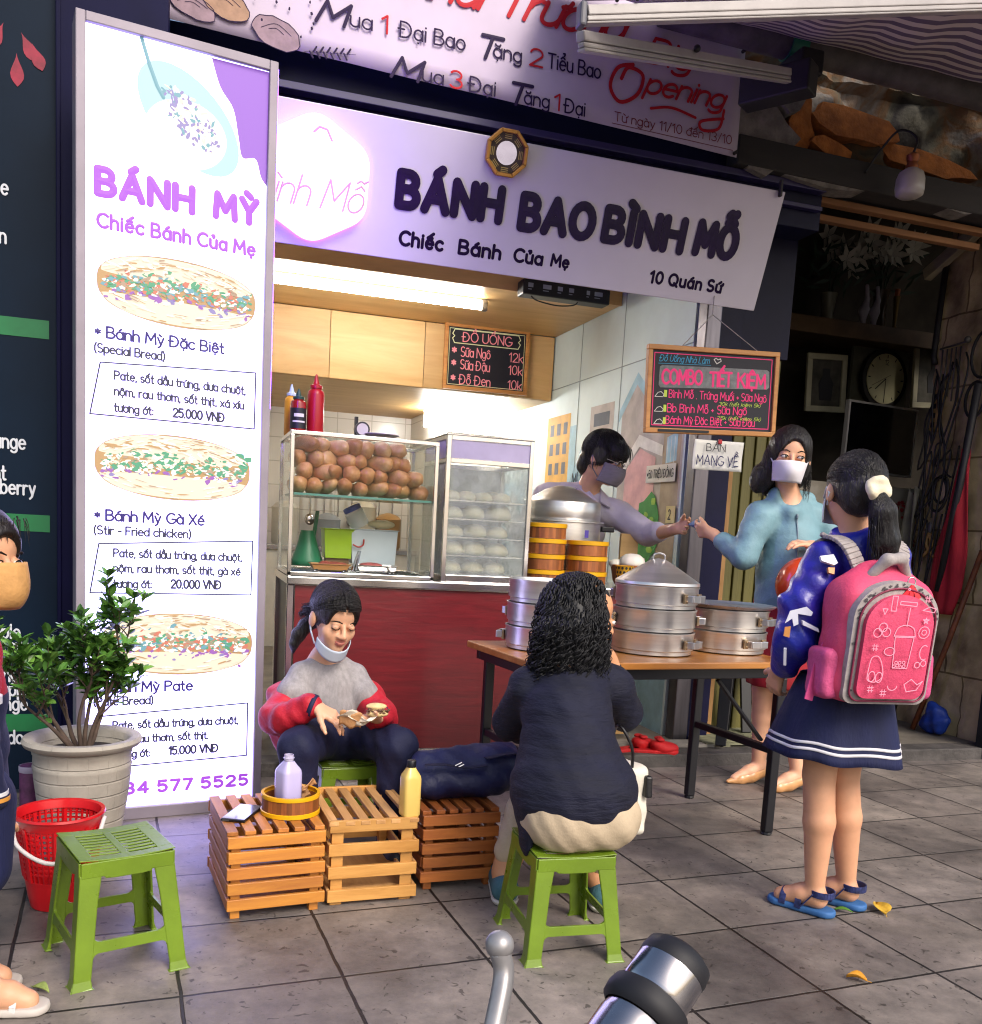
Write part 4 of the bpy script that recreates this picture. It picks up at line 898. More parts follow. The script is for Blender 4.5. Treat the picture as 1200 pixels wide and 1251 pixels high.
# ================================================================ FOOD COUNTER
REDL = wood('red laminate', '#781620', '#5f0f18', 14, 'X', .35, coat=.2)
CHROME = mat('counter steel', '#c9c6c6', .2, 1., var=.1, vs=4)
ct = thing('food_counter', 'stainless steel food counter with a dark red front panel', 'counter', (1.2, 4.3, .06))
obj('front_panel', MB().b2((.42, 4.005, .13), (1.9, 4.022, .835)), REDL, ct)
obj('side_panel', MB().b2((.405, 4.03, .13), (.42, 4.58, .835)), mat('dark side panel', '#231a2c', .4), ct)
obj('end_panel', MB().b2((1.905, 4.03, .13), (1.92, 4.58, .835)), REDL, ct)
fm = MB()
for x in (.4, 1.91):
    for y in (4.0, 4.57): fm.b2((x-.014, y, .0 if y < 4.05 else .062), (x+.014, y+.028, .836))
fm.b2((.415, 3.998, .095), (1.896, 4.026, .128))
obj('frame', fm, CHROME, ct, bevel=.003)
obj('worktop', MB().b2((.385, 3.985, .838), (2.12, 4.62, .872)), CHROME, ct, bevel=.004)
obj('foot_clip', MB().b2((.9, 3.992, .1), (.96, 3.997, .125)).b2((1.12, 3.992, .06), (1.18, 3.997, .094)), mat('dark iron', '#23232a'), ct)
# ---- glass display case
GL = glass('case glass', (.975, .992, .985), .4)
GLF = glass('steamed glass', (.95, .975, .965), .7, .3, .2)
gc = thing('display_case', 'glass display case in steel framing on the counter left end, full of bread rolls', 'display case', (.7, 4.25, .873))
x0, x1, y0, y1, z0, z1 = .392, 1.0, 4.0, 4.46, .873, 1.466
fm = MB(); t = .016
for x in (x0, x1):
    for y in (y0, y1): fm.b2((x-t/2, y-t/2, z0), (x+t/2, y+t/2, z1-t))
for z in (z0+.003, z1-t):
    for y in (y0, y1): fm.b2((x0-t/2, y-t/2, z), (x1+t/2, y+t/2, z+t))
    for x in (x0, x1): fm.b2((x-t/2, y0+t/2, z), (x+t/2, y1-t/2, z+t))
obj('frame', fm, CHROME, gc, bevel=.002)
pm = MB(); e = .004
pm.b2((x0+.01, y0-.002, z0+.02), (x1-.01, y0+.002, z1-.018)); pm.b2((x0-.002, y0+.01, z0+.02), (x0+.002, y1-.01, z1-.018)); pm.b2((x1-.002, y0+.01, z0+.02), (x1+.002, y1-.01, z1-.018))
pm.b2((x0+.01, y0+.01, z1-.006), (x1-.01, y1-.01, z1-.002))
obj('pane', pm, GL, gc)
obj('shelf', MB().b2((x0+.012, y0+.012, 1.207), (x1-.012, y1-.05, 1.217)), mat('green glass edge', '#5fa394', .1, var=.05, alpha=.75), gc)
rm = MB()
for i in range(9): rm.tube([(x0+.02, y0+.04+.045*i, .889), (x1-.02, y0+.04+.045*i, .889)], .0035, 6)
for x in (.5, .62, .82): rm.tube([(x, y0+.02, .896), (x+.1, y1-.03, .896)], .006, 6)
obj('rack', rm, CHROME, gc, smooth=180)
# bread rolls packed on the shelf, ends facing the street
CR = [mat('bread crust %d' % i, c, .5, var=.35, vs=14, col2=c2, bump=.15, bs=60, coat=.15) for i, (c, c2) in enumerate((('#e3b789', '#c48d5a'), ('#dba877', '#b67a4a'), ('#e9c397', '#cf9c6a'), ('#cf9765', '#a86c3f')))]
def bread_mesh(seed, m):
    r = random.Random(seed); mb = MB(); R = .037
    prof = [(.001, -.11), (R*.5, -.104), (R*.82, -.088), (R, -.05), (R*1.04, 0), (R, .05), (R*.8, .088), (R*.4, .106), (.001, .11)]
    mb.lathe(prof, n=16)
    mb.v = [(x*(1+.1*sin(3*atan2(y, x)+seed)), y*(1-.06*cos(2*atan2(y, x)+seed)), z) for x, y, z in mb.v]
    return mb
protos = []
rr = random.Random(21); k = 0; rows = [(1.253, 9, 0), (1.311, 9, .5), (1.369, 8, 0), (1.424, 8, .5)]
for ri, (z, n, off) in enumerate(rows):
    for i in range(n):
        x = .436+.0655*(i+off*.8)+rr.uniform(-.006, .006)
        if x > .967 or (ri == 3 and i == 7): continue
        rot = (radians(90+rr.uniform(-9, 9)), rr.uniform(0, 6), rr.uniform(-.32, .32)); loc = (x, 4.17+rr.uniform(-.02, .02), z+rr.uniform(-.005, .005))
        if len(protos) < 4:
            o = obj('bread_roll', bread_mesh(len(protos), 0), CR[len(protos)], smooth=180); protos.append(o); tag(o, cat='bread roll')
        else:
            o = protos[rr.randrange(4)].copy(); COL.objects.link(o)
        o.location = loc; o.rotation_euler = rot; s_ = rr.uniform(.86, 1.06); o.scale = (s_, s_*rr.uniform(.9, 1.05), 1)
        o['label'] = 'golden brown bread roll heaped on the green glass shelf of the display case'; o['group'] = 'bread rolls in the display case'
# things seen through the lower half of the case
def lathe_thing(name, label, cat, c, prof, m, n=24, group=None, smooth=45): return tag(obj(name, MB().lathe(prof, (c[0], c[1], 0), n), m, smooth=smooth, loc=c), label, cat, group)
GREEN = mat('green plastic', '#1c7a52', .35, var=.1); LIME = mat('lime plastic', '#9fc41f', .35, var=.08)
fn = thing('scoop', 'dark green plastic scoop standing in the display case', 'scoop', (.5, 4.32, .9))
obj('bowl', MB().lathe([(.075, .905), (.07, .93), (.045, 1.0), (.03, 1.06), (.027, 1.06), (.043, 1.0), (.067, .93), (.072, .907)], (.5, 4.32, 0), 20, a0=-2.9, a1=.9), GREEN, fn, smooth=40, solid=.003)
obj('handle', MB().beam((.53, 4.33, 1.04), (.545, 4.34, 1.15), .02, .008), GREEN, fn, bevel=.002)
def tub(mb, c, w, d, h, tp=.88, lip=.006):
    cx, cy, cz = c; fr = [(-1, -1), (1, -1), (1, 1), (-1, 1)]
    def ring(s, z, k=0): return [(cx+a*(w/2*s-k), cy+b*(d/2*s-k), z) for a, b in fr]
    rings = [ring(tp, cz), ring(1, cz+h), ring(1, cz+h+.004, -lip), ring(1, cz+h+.006, -lip), ring(1, cz+h+.006, .004), ring(tp, cz+.005, .004)]
    vs = sum(rings, []); fs = [(3, 2, 1, 0)]
    for i in range(5):
        for j in range(4): fs.append((i*4+j, i*4+(j+1) % 4, i*4+4+(j+1) % 4, i*4+4+j))
    fs.append((20, 21, 22, 23)); return mb.add(vs, fs)
lm = thing('plastic_tub', 'lime green plastic tub inside the display case', 'tub', (.63, 4.3, .94)); obj('tub', tub(MB(), (.63, 4.3, .945), .13, .12, .125), LIME, lm, bevel=.004)
obj('support', MB().b2((.58, 4.26, .89), (.68, 4.34, .944)), mat('brown carton', '#7a5a3c', .8), lm)
wt = thing('white_container', 'translucent white food box beside the lime tub', 'container', (.78, 4.3, .9)); obj('box', tub(MB(), (.79, 4.31, .925), .21, .14, .15, .93), mat('milky plastic', '#dfeaf0', .3, var=.05, alpha=.8), wt, bevel=.004)
obj('hook', MB().tube(spline([(.69, 4.225, 1.01), (.715, 4.222, 1.0), (.735, 4.222, 1.01), (.738, 4.222, 1.035)]), .004, 6), mat('red hook', '#b3322c', .4), wt, smooth=180)
obj('foot', MB().b2((.72, 4.26, .893), (.86, 4.36, .924)), mat('milky plastic', '#dfeaf0'), wt)
jr = thing('lidded_jar', 'clear jar with blue lid tilted on top of the containers', 'jar', (.71, 4.3, 1.1))
jrot = Matrix.Rotation(radians(-28), 3, 'Y')
obj('jar', MB().lathe([(.04, 0), (.044, .01), (.044, .07), (.036, .078)], (.735, 4.3, 1.09), 20, rot=jrot), mat('clear plastic', '#dfe6ea', .15, alpha=.45), jr, smooth=40)
obj('lid', MB().lathe([(.041, .079), (.041, .097), (.036, .1)], (.735, 4.3, 1.09), 20, rot=jrot), mat('blue lid', '#2f56c4', .35), jr, smooth=40)
sn = thing('snack_packet', 'cream wrapped packet lying on the white box in the case', 'packet', (.82, 4.3, 1.09)); obj('packet', MB().ell((.83, 4.3, 1.105), (.065, .04, .02), rotz(.2)), mat('cream wrap', '#e2cfa4', .5, bump=.3, bs=60), sn, smooth=180)
tr = thing('food_tray', 'orange rimmed tray of meat slices low in the display case', 'tray', (.6, 4.2, .9)); 
obj('tray', tub(MB(), (.58, 4.16, .898), .16, .1, .02), mat('orange tray', '#c98b4e', .5), tr); obj('filling', MB().ell((.6, 4.16, .92), (.06, .03, .014)).ell((.56, 4.15, .92), (.03, .025, .016)), mat('cured meat', '#a34a3a', .5, var=.4, vs=30), tr, smooth=180)
tr2 = thing('food_tray', 'steel tray of pink sliced meat beside the tongs in the case', 'tray', (.78, 4.16, .9))
obj('tray', tub(MB(), (.78, 4.15, .898), .17, .11, .022), CHROME, tr2); obj('filling', MB().ell((.76, 4.15, .922), (.055, .035, .015)), mat('pink ham', '#c4655e', .5, var=.4, vs=30), tr2, smooth=180)
tg_ = thing('tongs', 'steel tongs leaning in the display case', 'tongs', (.68, 4.12, .9)); obj('arm', MB().beam((.67, 4.1, .9), (.7, 4.12, .985), .012, .004).beam((.685, 4.1, .9), (.705, 4.12, .985), .012, .004), CHROME, tg_, bevel=.001)
hk = thing('hanging_rail', 'steel utensil rail with ladles behind the display case', 'rail', (.75, 8.35, 1.2)); 
hm = MB().tube([(.9, 8.36, 1.42), (1.8, 8.36, 1.42)], .012, 8)
for i in range(7): hm.tube(spline([(.98+.12*i, 8.35, 1.42), (.98+.12*i, 8.33, 1.4), (.98+.12*i, 8.34, 1.15-.05*(i % 3))]), .008, 6).ell((.98+.12*i, 8.33, 1.12-.05*(i % 3)), (.045, .02, .05))
obj('rail', hm, CHROME, hk, smooth=180)
bc = thing('back_counter', 'steel back counter along the tiled rear wall of the stall', 'counter', (1.1, 8.1, .06))
obj('worktop', MB().b2((.24, 7.9, .86), (1.84, 8.39, .9)), CHROME, bc, bevel=.004); obj('cabinet', MB().b2((.25, 7.93, .062), (1.83, 8.39, .858)), mat('white cabinet', '#c9c5bb', .5), bc)
for i, (x, h, c_) in enumerate(((.75, .3, '#c8c2b6'), (1.1, .22, '#8d949c'), (1.4, .34, '#b9b2a0'), (1.62, .25, '#a07a4a'))):
    lathe_thing('storage_pot', ['tall pale storage pot on the back counter', 'grey storage pot on the back counter', 'large cream storage pot on the back counter', 'tan storage pot at the right end of the back counter'][i], 'pot', (x, 8.1, .902), [(.1, .902), (.11, .92), (.11, .9+h), (.115, .905+h), (.08, .94+h), (.02, .96+h), (.001, .962+h)], mat('pot %d' % i, c_, .4))
# sauces and scale on the case
def bottle_sq(name, label, c, r, h, m, capm, capkind):
    t = thing(name, label, 'bottle', c); x, y, z = c
    obj('body', MB().lathe([(r*.96, z), (r, z+.006), (r, z+h*.66), (r*.92, z+h*.72), (r*.6, z+h*.76), (r*.6, z+h*.77)], (x, y, 0), 22), m, t, smooth=40)
    obj('nozzle', MB().lathe([(r*.72, z+h*.771), (r*.72, z+h*.82), (r*.4, z+h*.84), (r*.16, z+h*.97), (r*.1, z+h), (.0005, z+h)], (x, y, 0), 18), capm, t, smooth=40); return t
RB = mat('red squeeze plastic', '#a3131c', .35, var=.06)
bottle_sq('sauce_bottle', 'tall plain red squeeze bottle on top of the display case', (.507, 4.22, 1.467), .036, .26, RB, RB, 0)
t = bottle_sq('sauce_bottle', 'small chilli sauce bottle with a dark green cap beside the red squeeze bottle', (.432, 4.2, 1.467), .033, .19, mat('chilli sauce', '#8f1f1c', .25, var=.1, coat=.4), mat('dark green cap', '#173d33', .4), 0)
obj('label', MB().lathe([(.0338, 1.49), (.0338, 1.575)], (.432, 4.2, 0), 22), mat('dark label', '#1d2024', .5), t, smooth=60)
lw = MB().lathe([(.0342, 1.515), (.0342, 1.522)], (.432, 4.2, 0), 22, a0=-2.4, a1=-.7).lathe([(.0342, 1.538), (.0342, 1.552)], (.432, 4.2, 0), 22, a0=-2.2, a1=-.9); obj('label_print', lw, mat('white print', '#d5d5d5', .5), t)
bottle_sq('sauce_bottle', 'yellow sauce bottle with a pale blue nozzle behind the chilli sauce', (.412, 4.3, 1.467), .03, .22, mat('mustard sauce', '#d39a2b', .4), mat('pale blue nozzle', '#b7cbe4', .4), 0)
sc_ = thing('kitchen_scale', 'small kitchen scale with a dial and pale tray at the back of the display case', 'scale', (.74, 4.4, 1.467))
obj('body', MB().b2((.7, 4.38, 1.467), (.78, 4.44, 1.5)), mat('grey scale', '#8b8a88', .4), sc_, bevel=.004)
obj('dial', MB().tube([(.74, 4.378, 1.53), (.74, 4.42, 1.53)], .034, 20), mat('dark scale rim', '#3a3a3c', .4), sc_, smooth=40)
obj('face', MB().tube([(.74, 4.3765, 1.53), (.74, 4.3785, 1.53)], .026, 20), mat('dial face', '#d5d2cc', .5), sc_)
obj('post', MB().b2((.708, 4.395, 1.5), (.722, 4.42, 1.585)), mat('black plastic', '#14151c'), sc_)
obj('pan', MB().lathe([(.001, 1.502), (.06, 1.503), (.085, 1.512), (.083, 1.515), (.001, 1.506)], (.83, 4.4, 0), 24), mat('lilac tray', '#b5acc9', .4), sc_, smooth=40)
# ---- steamer cabinet
sc = thing('steamer_cabinet', 'tall steamed up glass cabinet holding five shelves of white buns', 'steamer cabinet', (1.25, 4.2, .873))
x0, x1, y0, y1, z0, z1 = 1.055, 1.435, 4.02, 4.42, .873, 1.505; t = .02
fm = MB()
for x in (x0, x1):
    for y in (y0, y1): fm.b2((x-t/2, y-t/2, z0), (x+t/2, y+t/2, z1-.001))
for z, h in ((z0+.001, .03), (z1-.118, .02), (z1-.02, .019)):
    for y in (y0, y1): fm.b2((x0+t/2, y-t/2, z), (x1-t/2, y+t/2, z+h))
    for x in (x0, x1): fm.b2((x-t/2, y0+t/2, z), (x+t/2, y1-t/2, z+h))
obj('frame', fm, CHROME, sc, bevel=.002)
obj('top_panel', MB().b2((x0+.01, y0-.004, z1-.097), (x1-.01, y0+.004, z1-.021)).b2((x0-.004, y0+.01, z1-.097), (x0+.004, y1-.01, z1-.021)), mat('lilac steel', '#a79fbe', .35, .3), sc)
obj('roof', MB().b2((x0-.012, y0-.012, z1), (x1+.012, y1+.012, z1+.006)), CHROME, sc, bevel=.002)
obj('pane', MB().b2((x0+.01, y0-.003, z0+.031), (x1-.01, y0+.001, z1-.119)).b2((x0-.002, y0+.01, z0+.031), (x0+.002, y1-.01, z1-.119)).b2((x1-.002, y0+.01, z0+.031), (x1+.002, y1-.01, z1-.119)), GLF, sc)
sh = [.905, .985, 1.065, 1.145, 1.225, 1.305]
sm = MB()
for z in sh[:5]:
    sm.b2((x0+.012, y0+.03, z), (x1-.012, y1-.012, z+.003)); sm.b2((x0+.012, y0+.014, z), (x1-.012, y0+.018, z+.006))
obj('rack', sm, CHROME, sc)
obj('back', MB().b2((x0+.01, y1-.004, z0+.03), (x1-.01, y1, z1-.118)), mat('steamed back', '#e6ece8', .5), sc)
BUN = mat('steamed dough', '#e0d2ae', .6, var=.06, vs=20, sss=.15)
def bun_mesh(r=.055, h=.056, pleats=9):
    mb = MB(); prof = [(.001, 0), (r*.75, 0), (r*.97, .01), (r, h*.35), (r*.86, h*.7), (r*.5, h*.95), (r*.16, h*1.0), (.001, h*.93)]
    mb.lathe(prof, n=36)
    mb.v = [(x*(1-.05*max(0, z/h-.3)*cos(pleats*atan2(y, x)+3*z/h)), y*(1-.05*max(0, z/h-.3)*cos(pleats*atan2(y, x)+3*z/h)), z) for x, y, z in mb.v]
    return mb
b0 = None; rr = random.Random(8)
names = ['lowest', 'second', 'middle', 'fourth', 'top']
for si, z in enumerate(sh[:5]):
    xs = [1.115, 1.215, 1.32] if si != 4 else [1.1, 1.17, 1.25, 1.34]
    for x in xs:
        for y in (4.12, 4.28):
            if b0 is None: b0 = tag(obj('steamed_bun', bun_mesh(), BUN, smooth=180), cat='bun'); o = b0
            else: o = b0.copy(); COL.objects.link(o)
            o.location = (x+rr.uniform(-.008, .008), y, z+.004); o.rotation_euler = (0, 0, rr.uniform(0, 6)); s_ = rr.uniform(.9, 1.06)*(1 if si != 4 else .8); o.scale = (s_*rr.uniform(.95, 1.08), s_, s_*rr.uniform(1.0, 1.25))
            o['group'] = 'steamed buns in the cabinet'; o['label'] = 'white steamed bun on the %s shelf of the steamed up cabinet' % names[si]
# ---- bamboo steamers, pot, cup
def bamboo_wall():
    m = wood('bamboo wall', '#a8642f', '#7c421d', 9, 'Z', .5); n = m.node_tree; N = n.nodes; b = N['Principled BSDF']; L = n.links.new
    tc = N.new('ShaderNodeTexCoord'); sp = N.new('ShaderNodeSeparateXYZ'); L(tc.outputs['Object'], sp.inputs[0])
    at = N.new('ShaderNodeMath'); at.operation = 'ARCTAN2'; L(sp.outputs[0], at.inputs[0]); L(sp.outputs[1], at.inputs[1])
    ml = N.new('ShaderNodeMath'); ml.operation = 'MULTIPLY'; ml.inputs[1].default_value = 5.5; L(at.outputs[0], ml.inputs[0])
    fl = N.new('ShaderNodeMath'); fl.operation = 'FLOOR'; L(ml.outputs[0], fl.inputs[0])
    wn = N.new('ShaderNodeTexWhiteNoise'); wn.noise_dimensions = '1D'; L(fl.outputs[0], wn.inputs['W'])
    hv = N.new('ShaderNodeHueSaturation'); mr = N.new('ShaderNodeMapRange'); mr.inputs['To Min'].default_value = .6; mr.inputs['To Max'].default_value = 1.3; L(wn.outputs['Value'], mr.inputs['Value']); L(mr.outputs[0], hv.inputs['Value'])
    src = b.inputs['Base Color'].links[0].from_socket; L(src, hv.inputs['Color']); L(hv.outputs[0], b.inputs['Base Color']); return m
BAMW = bamboo_wall(); YEL = mat('yellow plastic band', '#dba312', .35, var=.08)
def steamer_tray(label, group, r=.098, h=.07):
    t = thing('bamboo_steamer', label, 'bamboo steamer', (0, 0, 0), 0, group)
    obj('wall', MB().lathe([(r*.96, .001), (r*.96, h*.76), (r*.9, h*.76), (r*.9, .006), (.001, .006)], n=36), BAMW, t, smooth=40)
    obj('band', MB().lathe([(r*.965, h*.7), (r, h*.72), (r, h*.985), (r*.965, h*.995), (r*.88, h*.995), (r*.88, h*.765)], n=36), YEL, t, smooth=40); return t
st0 = None
for cx, n, who in ((1.555, 4, 'left'), (1.765, 3, 'right')):
    for i in range(n):
        lab = '%s yellow rimmed bamboo steamer tray in the %s stack on the counter' % (['bottom', 'second', 'third', 'top'][i] if n == 4 else ['bottom', 'middle', 'top'][i], 'taller left' if n == 4 else 'shorter right')
        if st0 is None: st0 = steamer_tray(lab, 'bamboo steamer trays stacked on the counter'); o = st0; o.location = (cx, 4.1, .873)
        else: dup(st0, (cx+rr.uniform(-.003, .003), 4.1, .873+.0705*i), rr.uniform(0, 6), lab)
ALS = mat('spun aluminium', '#dcd9d6', .34, .92, var=.14, vs=2.5, stretch=(1, 1, 14), rvar=.08)
pt_ = thing('stock_pot', 'big aluminium pot with domed lid behind the bamboo steamers', 'pot', (1.755, 4.42, .873))
obj('body', MB().lathe([(.19, .873), (.195, .89), (.195, 1.165), (.21, 1.168), (.21, 1.176), (.185, 1.176), (.185, .9), (.001, .9)], (1.755, 4.42, 0), 48), ALS, pt_, smooth=40)
obj('lid', MB().lathe([(.19, 1.177), (.192, 1.18), (.192, 1.262), (.188, 1.268), (.15, 1.285), (.09, 1.325), (.03, 1.345), (.001, 1.346)], (1.755, 4.42, 0), 48), ALS, pt_, smooth=40)
obj('handle', MB().b2((1.96, 4.38, 1.13), (2.03, 4.43, 1.158)), mat('black plastic', '#14151c'), pt_, bevel=.006)
obj('sticker', MB().box((1.80, 4.232, 1.115), (.05, .001, .036)), mat('violet sticker', '#4a3a9a', .5), pt_)
pc = thing('cup', 'yellow paper cup with black dots beside the bamboo steamers', 'cup', (1.955, 4.08, .873))
obj('body', MB().lathe([(.032, .873), (.042, .975), (.044, .977), (.041, .977), (.031, .878), (.001, .878)], (1.955, 4.08, 0), 28), mat('yellow paper', '#d9a425', .6), pc, smooth=40)
dm = MB()
for r_ in range(5):
    for j in range(14):
        a_ = 2*pi*(j+.5*(r_ % 2))/14; z = .886+.02*r_; R = .0322+(.042-.032)*((z-.873)/.102)+.0004; c_ = Vector((1.955+R*cos(a_), 4.08+R*sin(a_), z)); u_ = Vector((-sin(a_), cos(a_), 0)); n_ = Vector((cos(a_), sin(a_), 0))
        dm.add([c_+u_*.006*cos(q*pi/4)+Vector((0, 0, .007*sin(q*pi/4))) for q in range(8)], [tuple(range(8))])
obj('dots', dm, mat('black print', '#15151a', .6), pc)
bb = thing('bun_basket', 'brown bowl with pleated white buns at the right end of the counter', 'basket', (2.03, 4.3, .873))
obj('bowl', MB().lathe([(.06, .873), (.075, .9), (.09, .975), (.086, .978), (.07, .9), (.001, .885)], (2.045, 4.22, 0), 28), mat('terracotta bowl', '#a8683a', .6, var=.2), bb, smooth=40)
for x, y, z, s_, lab in ((2.05, 4.2, .965, 1.25, 'large pleated white bun in the brown bowl on the counter'), (1.985, 4.24, .965, .7, 'small white bun tucked left in the brown bowl on the counter')):
    o = tag(obj('steamed_bun', bun_mesh(.052, .055, 10), mat('white dough', '#e6e1d4', .55, sss=.15), smooth=180), lab, 'bun'); o.location = (x, y, z); o.scale = (s_, s_, s_)
wb = thing('chopping_board', 'pale wooden board standing upright at the counter end', 'board', (2.2, 4.45, .06)); obj('board', MB().box((2.17, 4.5, .6), (.1, .02, 1.06), None), PINE, wb, bevel=.003)

# ================================================================ HANGING MENU, TAKEAWAY PAPER, DRINKS BOARD
FRM = wood('pine frame', '#c98f4f', '#a96f35', 6, 'X', .5); CHALK = mat('blackboard', '#141420', .6, var=.2, vs=5)
mn = thing('menu_board', 'pine framed blackboard menu hung by strings in front of the post', 'menu board', (2.27, 3.95, 1.78))
mo = Vector((1.94, 3.95, 1.582)); mu_ = Vector((.683, 0, .035)).normalized(); mv = Vector((-.035, 0, 1)).normalized(); FM = (mo, mu_, mv, Vector((0, -1, 0)))
Wd, Hd = .675, .385
obj('board', MB().prism([(.015, .015), (Wd-.015, .015), (Wd-.015, Hd-.015), (.015, Hd-.015)], FM, -.012, 0), CHALK, mn)
fm = MB()
for P in ([(0, 0), (Wd, 0), (Wd, .022), (0, .022)], [(0, Hd-.022), (Wd, Hd-.022), (Wd, Hd), (0, Hd)], [(0, .022), (.022, .022), (.022, Hd-.022), (0, Hd-.022)], [(Wd-.022, .022), (Wd, .022), (Wd, Hd-.022), (Wd-.022, Hd-.022)]): fm.prism(P, FM, -.016, .012)
obj('frame', fm, FRM, mn, bevel=.003)
C_PK = mat('pink chalk', '#e2447a', .6, var=0, emit=.06); C_YG = mat('yellow green chalk', '#b9cf5a', .6, var=0); C_CY = mat('cyan chalk', '#4a9fc4', .6, var=0); C_WH = mat('white chalk', '#c9c5c0', .6, var=0)  # pink chalk is given a faint glow of its own
m1, m2, m3, m4 = MB(), MB(), MB(), MB()
bx_ = [(.035, .035), (Wd-.035, .035), (Wd-.035, Hd-.035), (.035, Hd-.035)]
for i in range(4): stroke(m1, [bx_[i], bx_[(i+1) % 4]], FM, .004, .0008)
write(m3, 'Đồ Uống Nhà Làm', FM, .06, .315, .028, .1, fit=.25, t=.0008, slant=.25, jit=.03); stroke(m3, [(.055, .305), (.32, .309)], FM, .002, .0008)
stroke(m4, [(.35, .317), (.335, .335), (.345, .342), (.355, .335), (.368, .34), (.372, .33), (.35, .317)], FM, .004, .0008)
gp = MB().prism(blob2(.345, .252, .29, .05, 4, 0) if False else [(.07, .2), (.62, .215), (.632, .225), (.628, .295), (.615, .303), (.075, .298), (.063, .29), (.06, .21)], FM, .0004, .0016)
obj('highlight', gp, mat('grey chalk panel', '#77797a', .7, var=.3, vs=30), mn)
for w2, x, wd_ in (('COMBO', .078, .2), ('TIẾT', .32, .11), ('KIỆM', .465, .145)): write(m1, w2, FM, x, .218, .06, .19, fit=wd_, t=.002, jit=.02, tilt=.02)
write(m1, 'Bình Mỗ . Trứng Muối + Sữa Ngô', FM, .115, .158, .034, .12, fit=.505, t=.0008, jit=.03)
write(m2, '30k (tiết kiệm 5k)', FM, .37, .133, .015, .13, fit=.22, t=.0008, slant=.2, jit=.03)
write(m1, 'Bb Bình Mỗ + Sữa Ngô', FM, .11, .095, .036, .12, fit=.41, t=.0008, jit=.03)
write(m2, '25k (tiết kiệm 5k)', FM, .365, .07, .015, .13, fit=.23, t=.0008, slant=.2, jit=.03)
write(m1, 'Bánh Mỳ Đặc Biệt + Sữa Đậu', FM, .105, .044, .034, .12, fit=.46, t=.0008, jit=.03)
for y in (.16, .095, .04):
    stroke(m4, [(.045, y), (.06, y+.018), (.075, y+.022), (.09, y+.01), (.085, y), (.045, y)], FM, .003, .0008)
    m2.prism([(.09, y), (.104, y), (.104, y+.03), (.09, y+.03)], FM, .0006, .0014)
obj('lettering', m1, C_PK, mn); obj('lettering', m2, C_YG, mn); obj('lettering', m3, C_CY, mn); obj('lettering', m4, C_WH, mn)
obj('marker_row', MB().prism([(.06, .005), (.32, .005), (.32, .017), (.06, .017)], FM, .0125, .0145), mat('dark iron', '#23232a'), mn)
ring = Vector((2.44, 4.0, 2.17))
obj('string', MB().tube([mo+mu_*.17+mv*(Hd), mo+mu_*.35+mv*(Hd+.16)+Vector((0, .06, 0))], .0022, 5).tube([mo+mu_*.56+mv*Hd, mo+mu_*.35+mv*(Hd+.16)+Vector((0, .06, 0))], .0022, 5).tube([mo+mu_*.35+mv*(Hd+.16)+Vector((0, .06, 0)), (2.3, 4.06, 2.3)], .0022, 5), mat('string', '#8f8a86', .8), mn)
pp_ = thing('paper_sign', 'handwritten takeaway paper sign hung under the menu board', 'sign', (2.38, 3.96, 1.52))
FP = (Vector((2.2, 3.955, 1.44)), Vector((1, 0, .01)).normalized(), Vector((0, 0, 1)), Vector((0, -1, 0)))
def paper(u, v): 
    p = Vector(FP[0])+Vector(FP[1])*u*.255+Vector((0, 0, 1))*v*.135; return p+Vector((0, .006*sin(u*5)+.004*sin(v*4), 0))
obj('sheet', MB().grid(paper, 16, 8), PAPER, pp_, smooth=180, solid=.001)
FP2 = (Vector(FP[0])+Vector((0, -.008, 0)), FP[1], FP[2], FP[3])
lt = MB(); write(lt, 'BÁN', FP2, .06, .085, .034, .1, fit=.1, jit=.04); lv = MB(); write(lv, 'MANG VỀ', FP2, .015, .022, .044, .1, fit=.215, jit=.04)
obj('lettering', lt, mat('black ink', '#1b1b22', .7, var=0), pp_); obj('lettering', lv, mat('violet ink', '#2d2a55', .7, var=0), pp_)
obj('clip', MB().box((2.33, 3.95, 1.572), (.018, .012, .02)), mat('red clip', '#b3222a', .4), pp_, bevel=.003)
db = thing('drinks_board', 'small blackboard drinks list fixed to the pine cupboard front', 'menu board', (1.94, 6.47, 2.26))
FD = (Vector((1.63, 6.465, 2.055)), Vector((1, 0, .012)).normalized(), Vector((0, 0, 1)), Vector((0, -1, 0))); Wd, Hd = .61, .44
obj('board', MB().prism([(.018, .018), (Wd-.018, .018), (Wd-.018, Hd-.018), (.018, Hd-.018)], FD, -.012, 0), CHALK, db)
fm = MB()
for P in ([(0, 0), (Wd, 0), (Wd, .025), (0, .025)], [(0, Hd-.025), (Wd, Hd-.025), (Wd, Hd), (0, Hd)], [(0, .025), (.025, .025), (.025, Hd-.025), (0, Hd-.025)], [(Wd-.025, .025), (Wd, .025), (Wd, Hd-.025), (Wd-.025, Hd-.025)]): fm.prism(P, FD, -.016, .014)
obj('frame', fm, FRM, db, bevel=.003)
m1, m2 = MB(), MB()
write(m1, 'ĐỒ UỐNG', FD, .13, .325, .06, .12, fit=.35, t=.001, jit=.02)
for y, s, p, wd_ in ((.225, 'Sữa Ngô', '12k', .21), (.14, 'Sữa Đậu', '10k', .21), (.04, 'Đỗ Đen', '10k', .22)): write(m1, s, FD, .12, y, .062, .11, fit=wd_, t=.001, jit=.03); write(m1, p, FD, .47, y-.005, .06, .11, fit=.1, t=.001, jit=.03); write(m1, '*', FD, .06, y+.005, .07, .16, t=.001)
P = [(.07, .31), (.055, .34), (.07, .355), (.055, .37), (.07, .4), (.53, .4), (.545, .37), (.53, .355), (.545, .34), (.53, .31)]
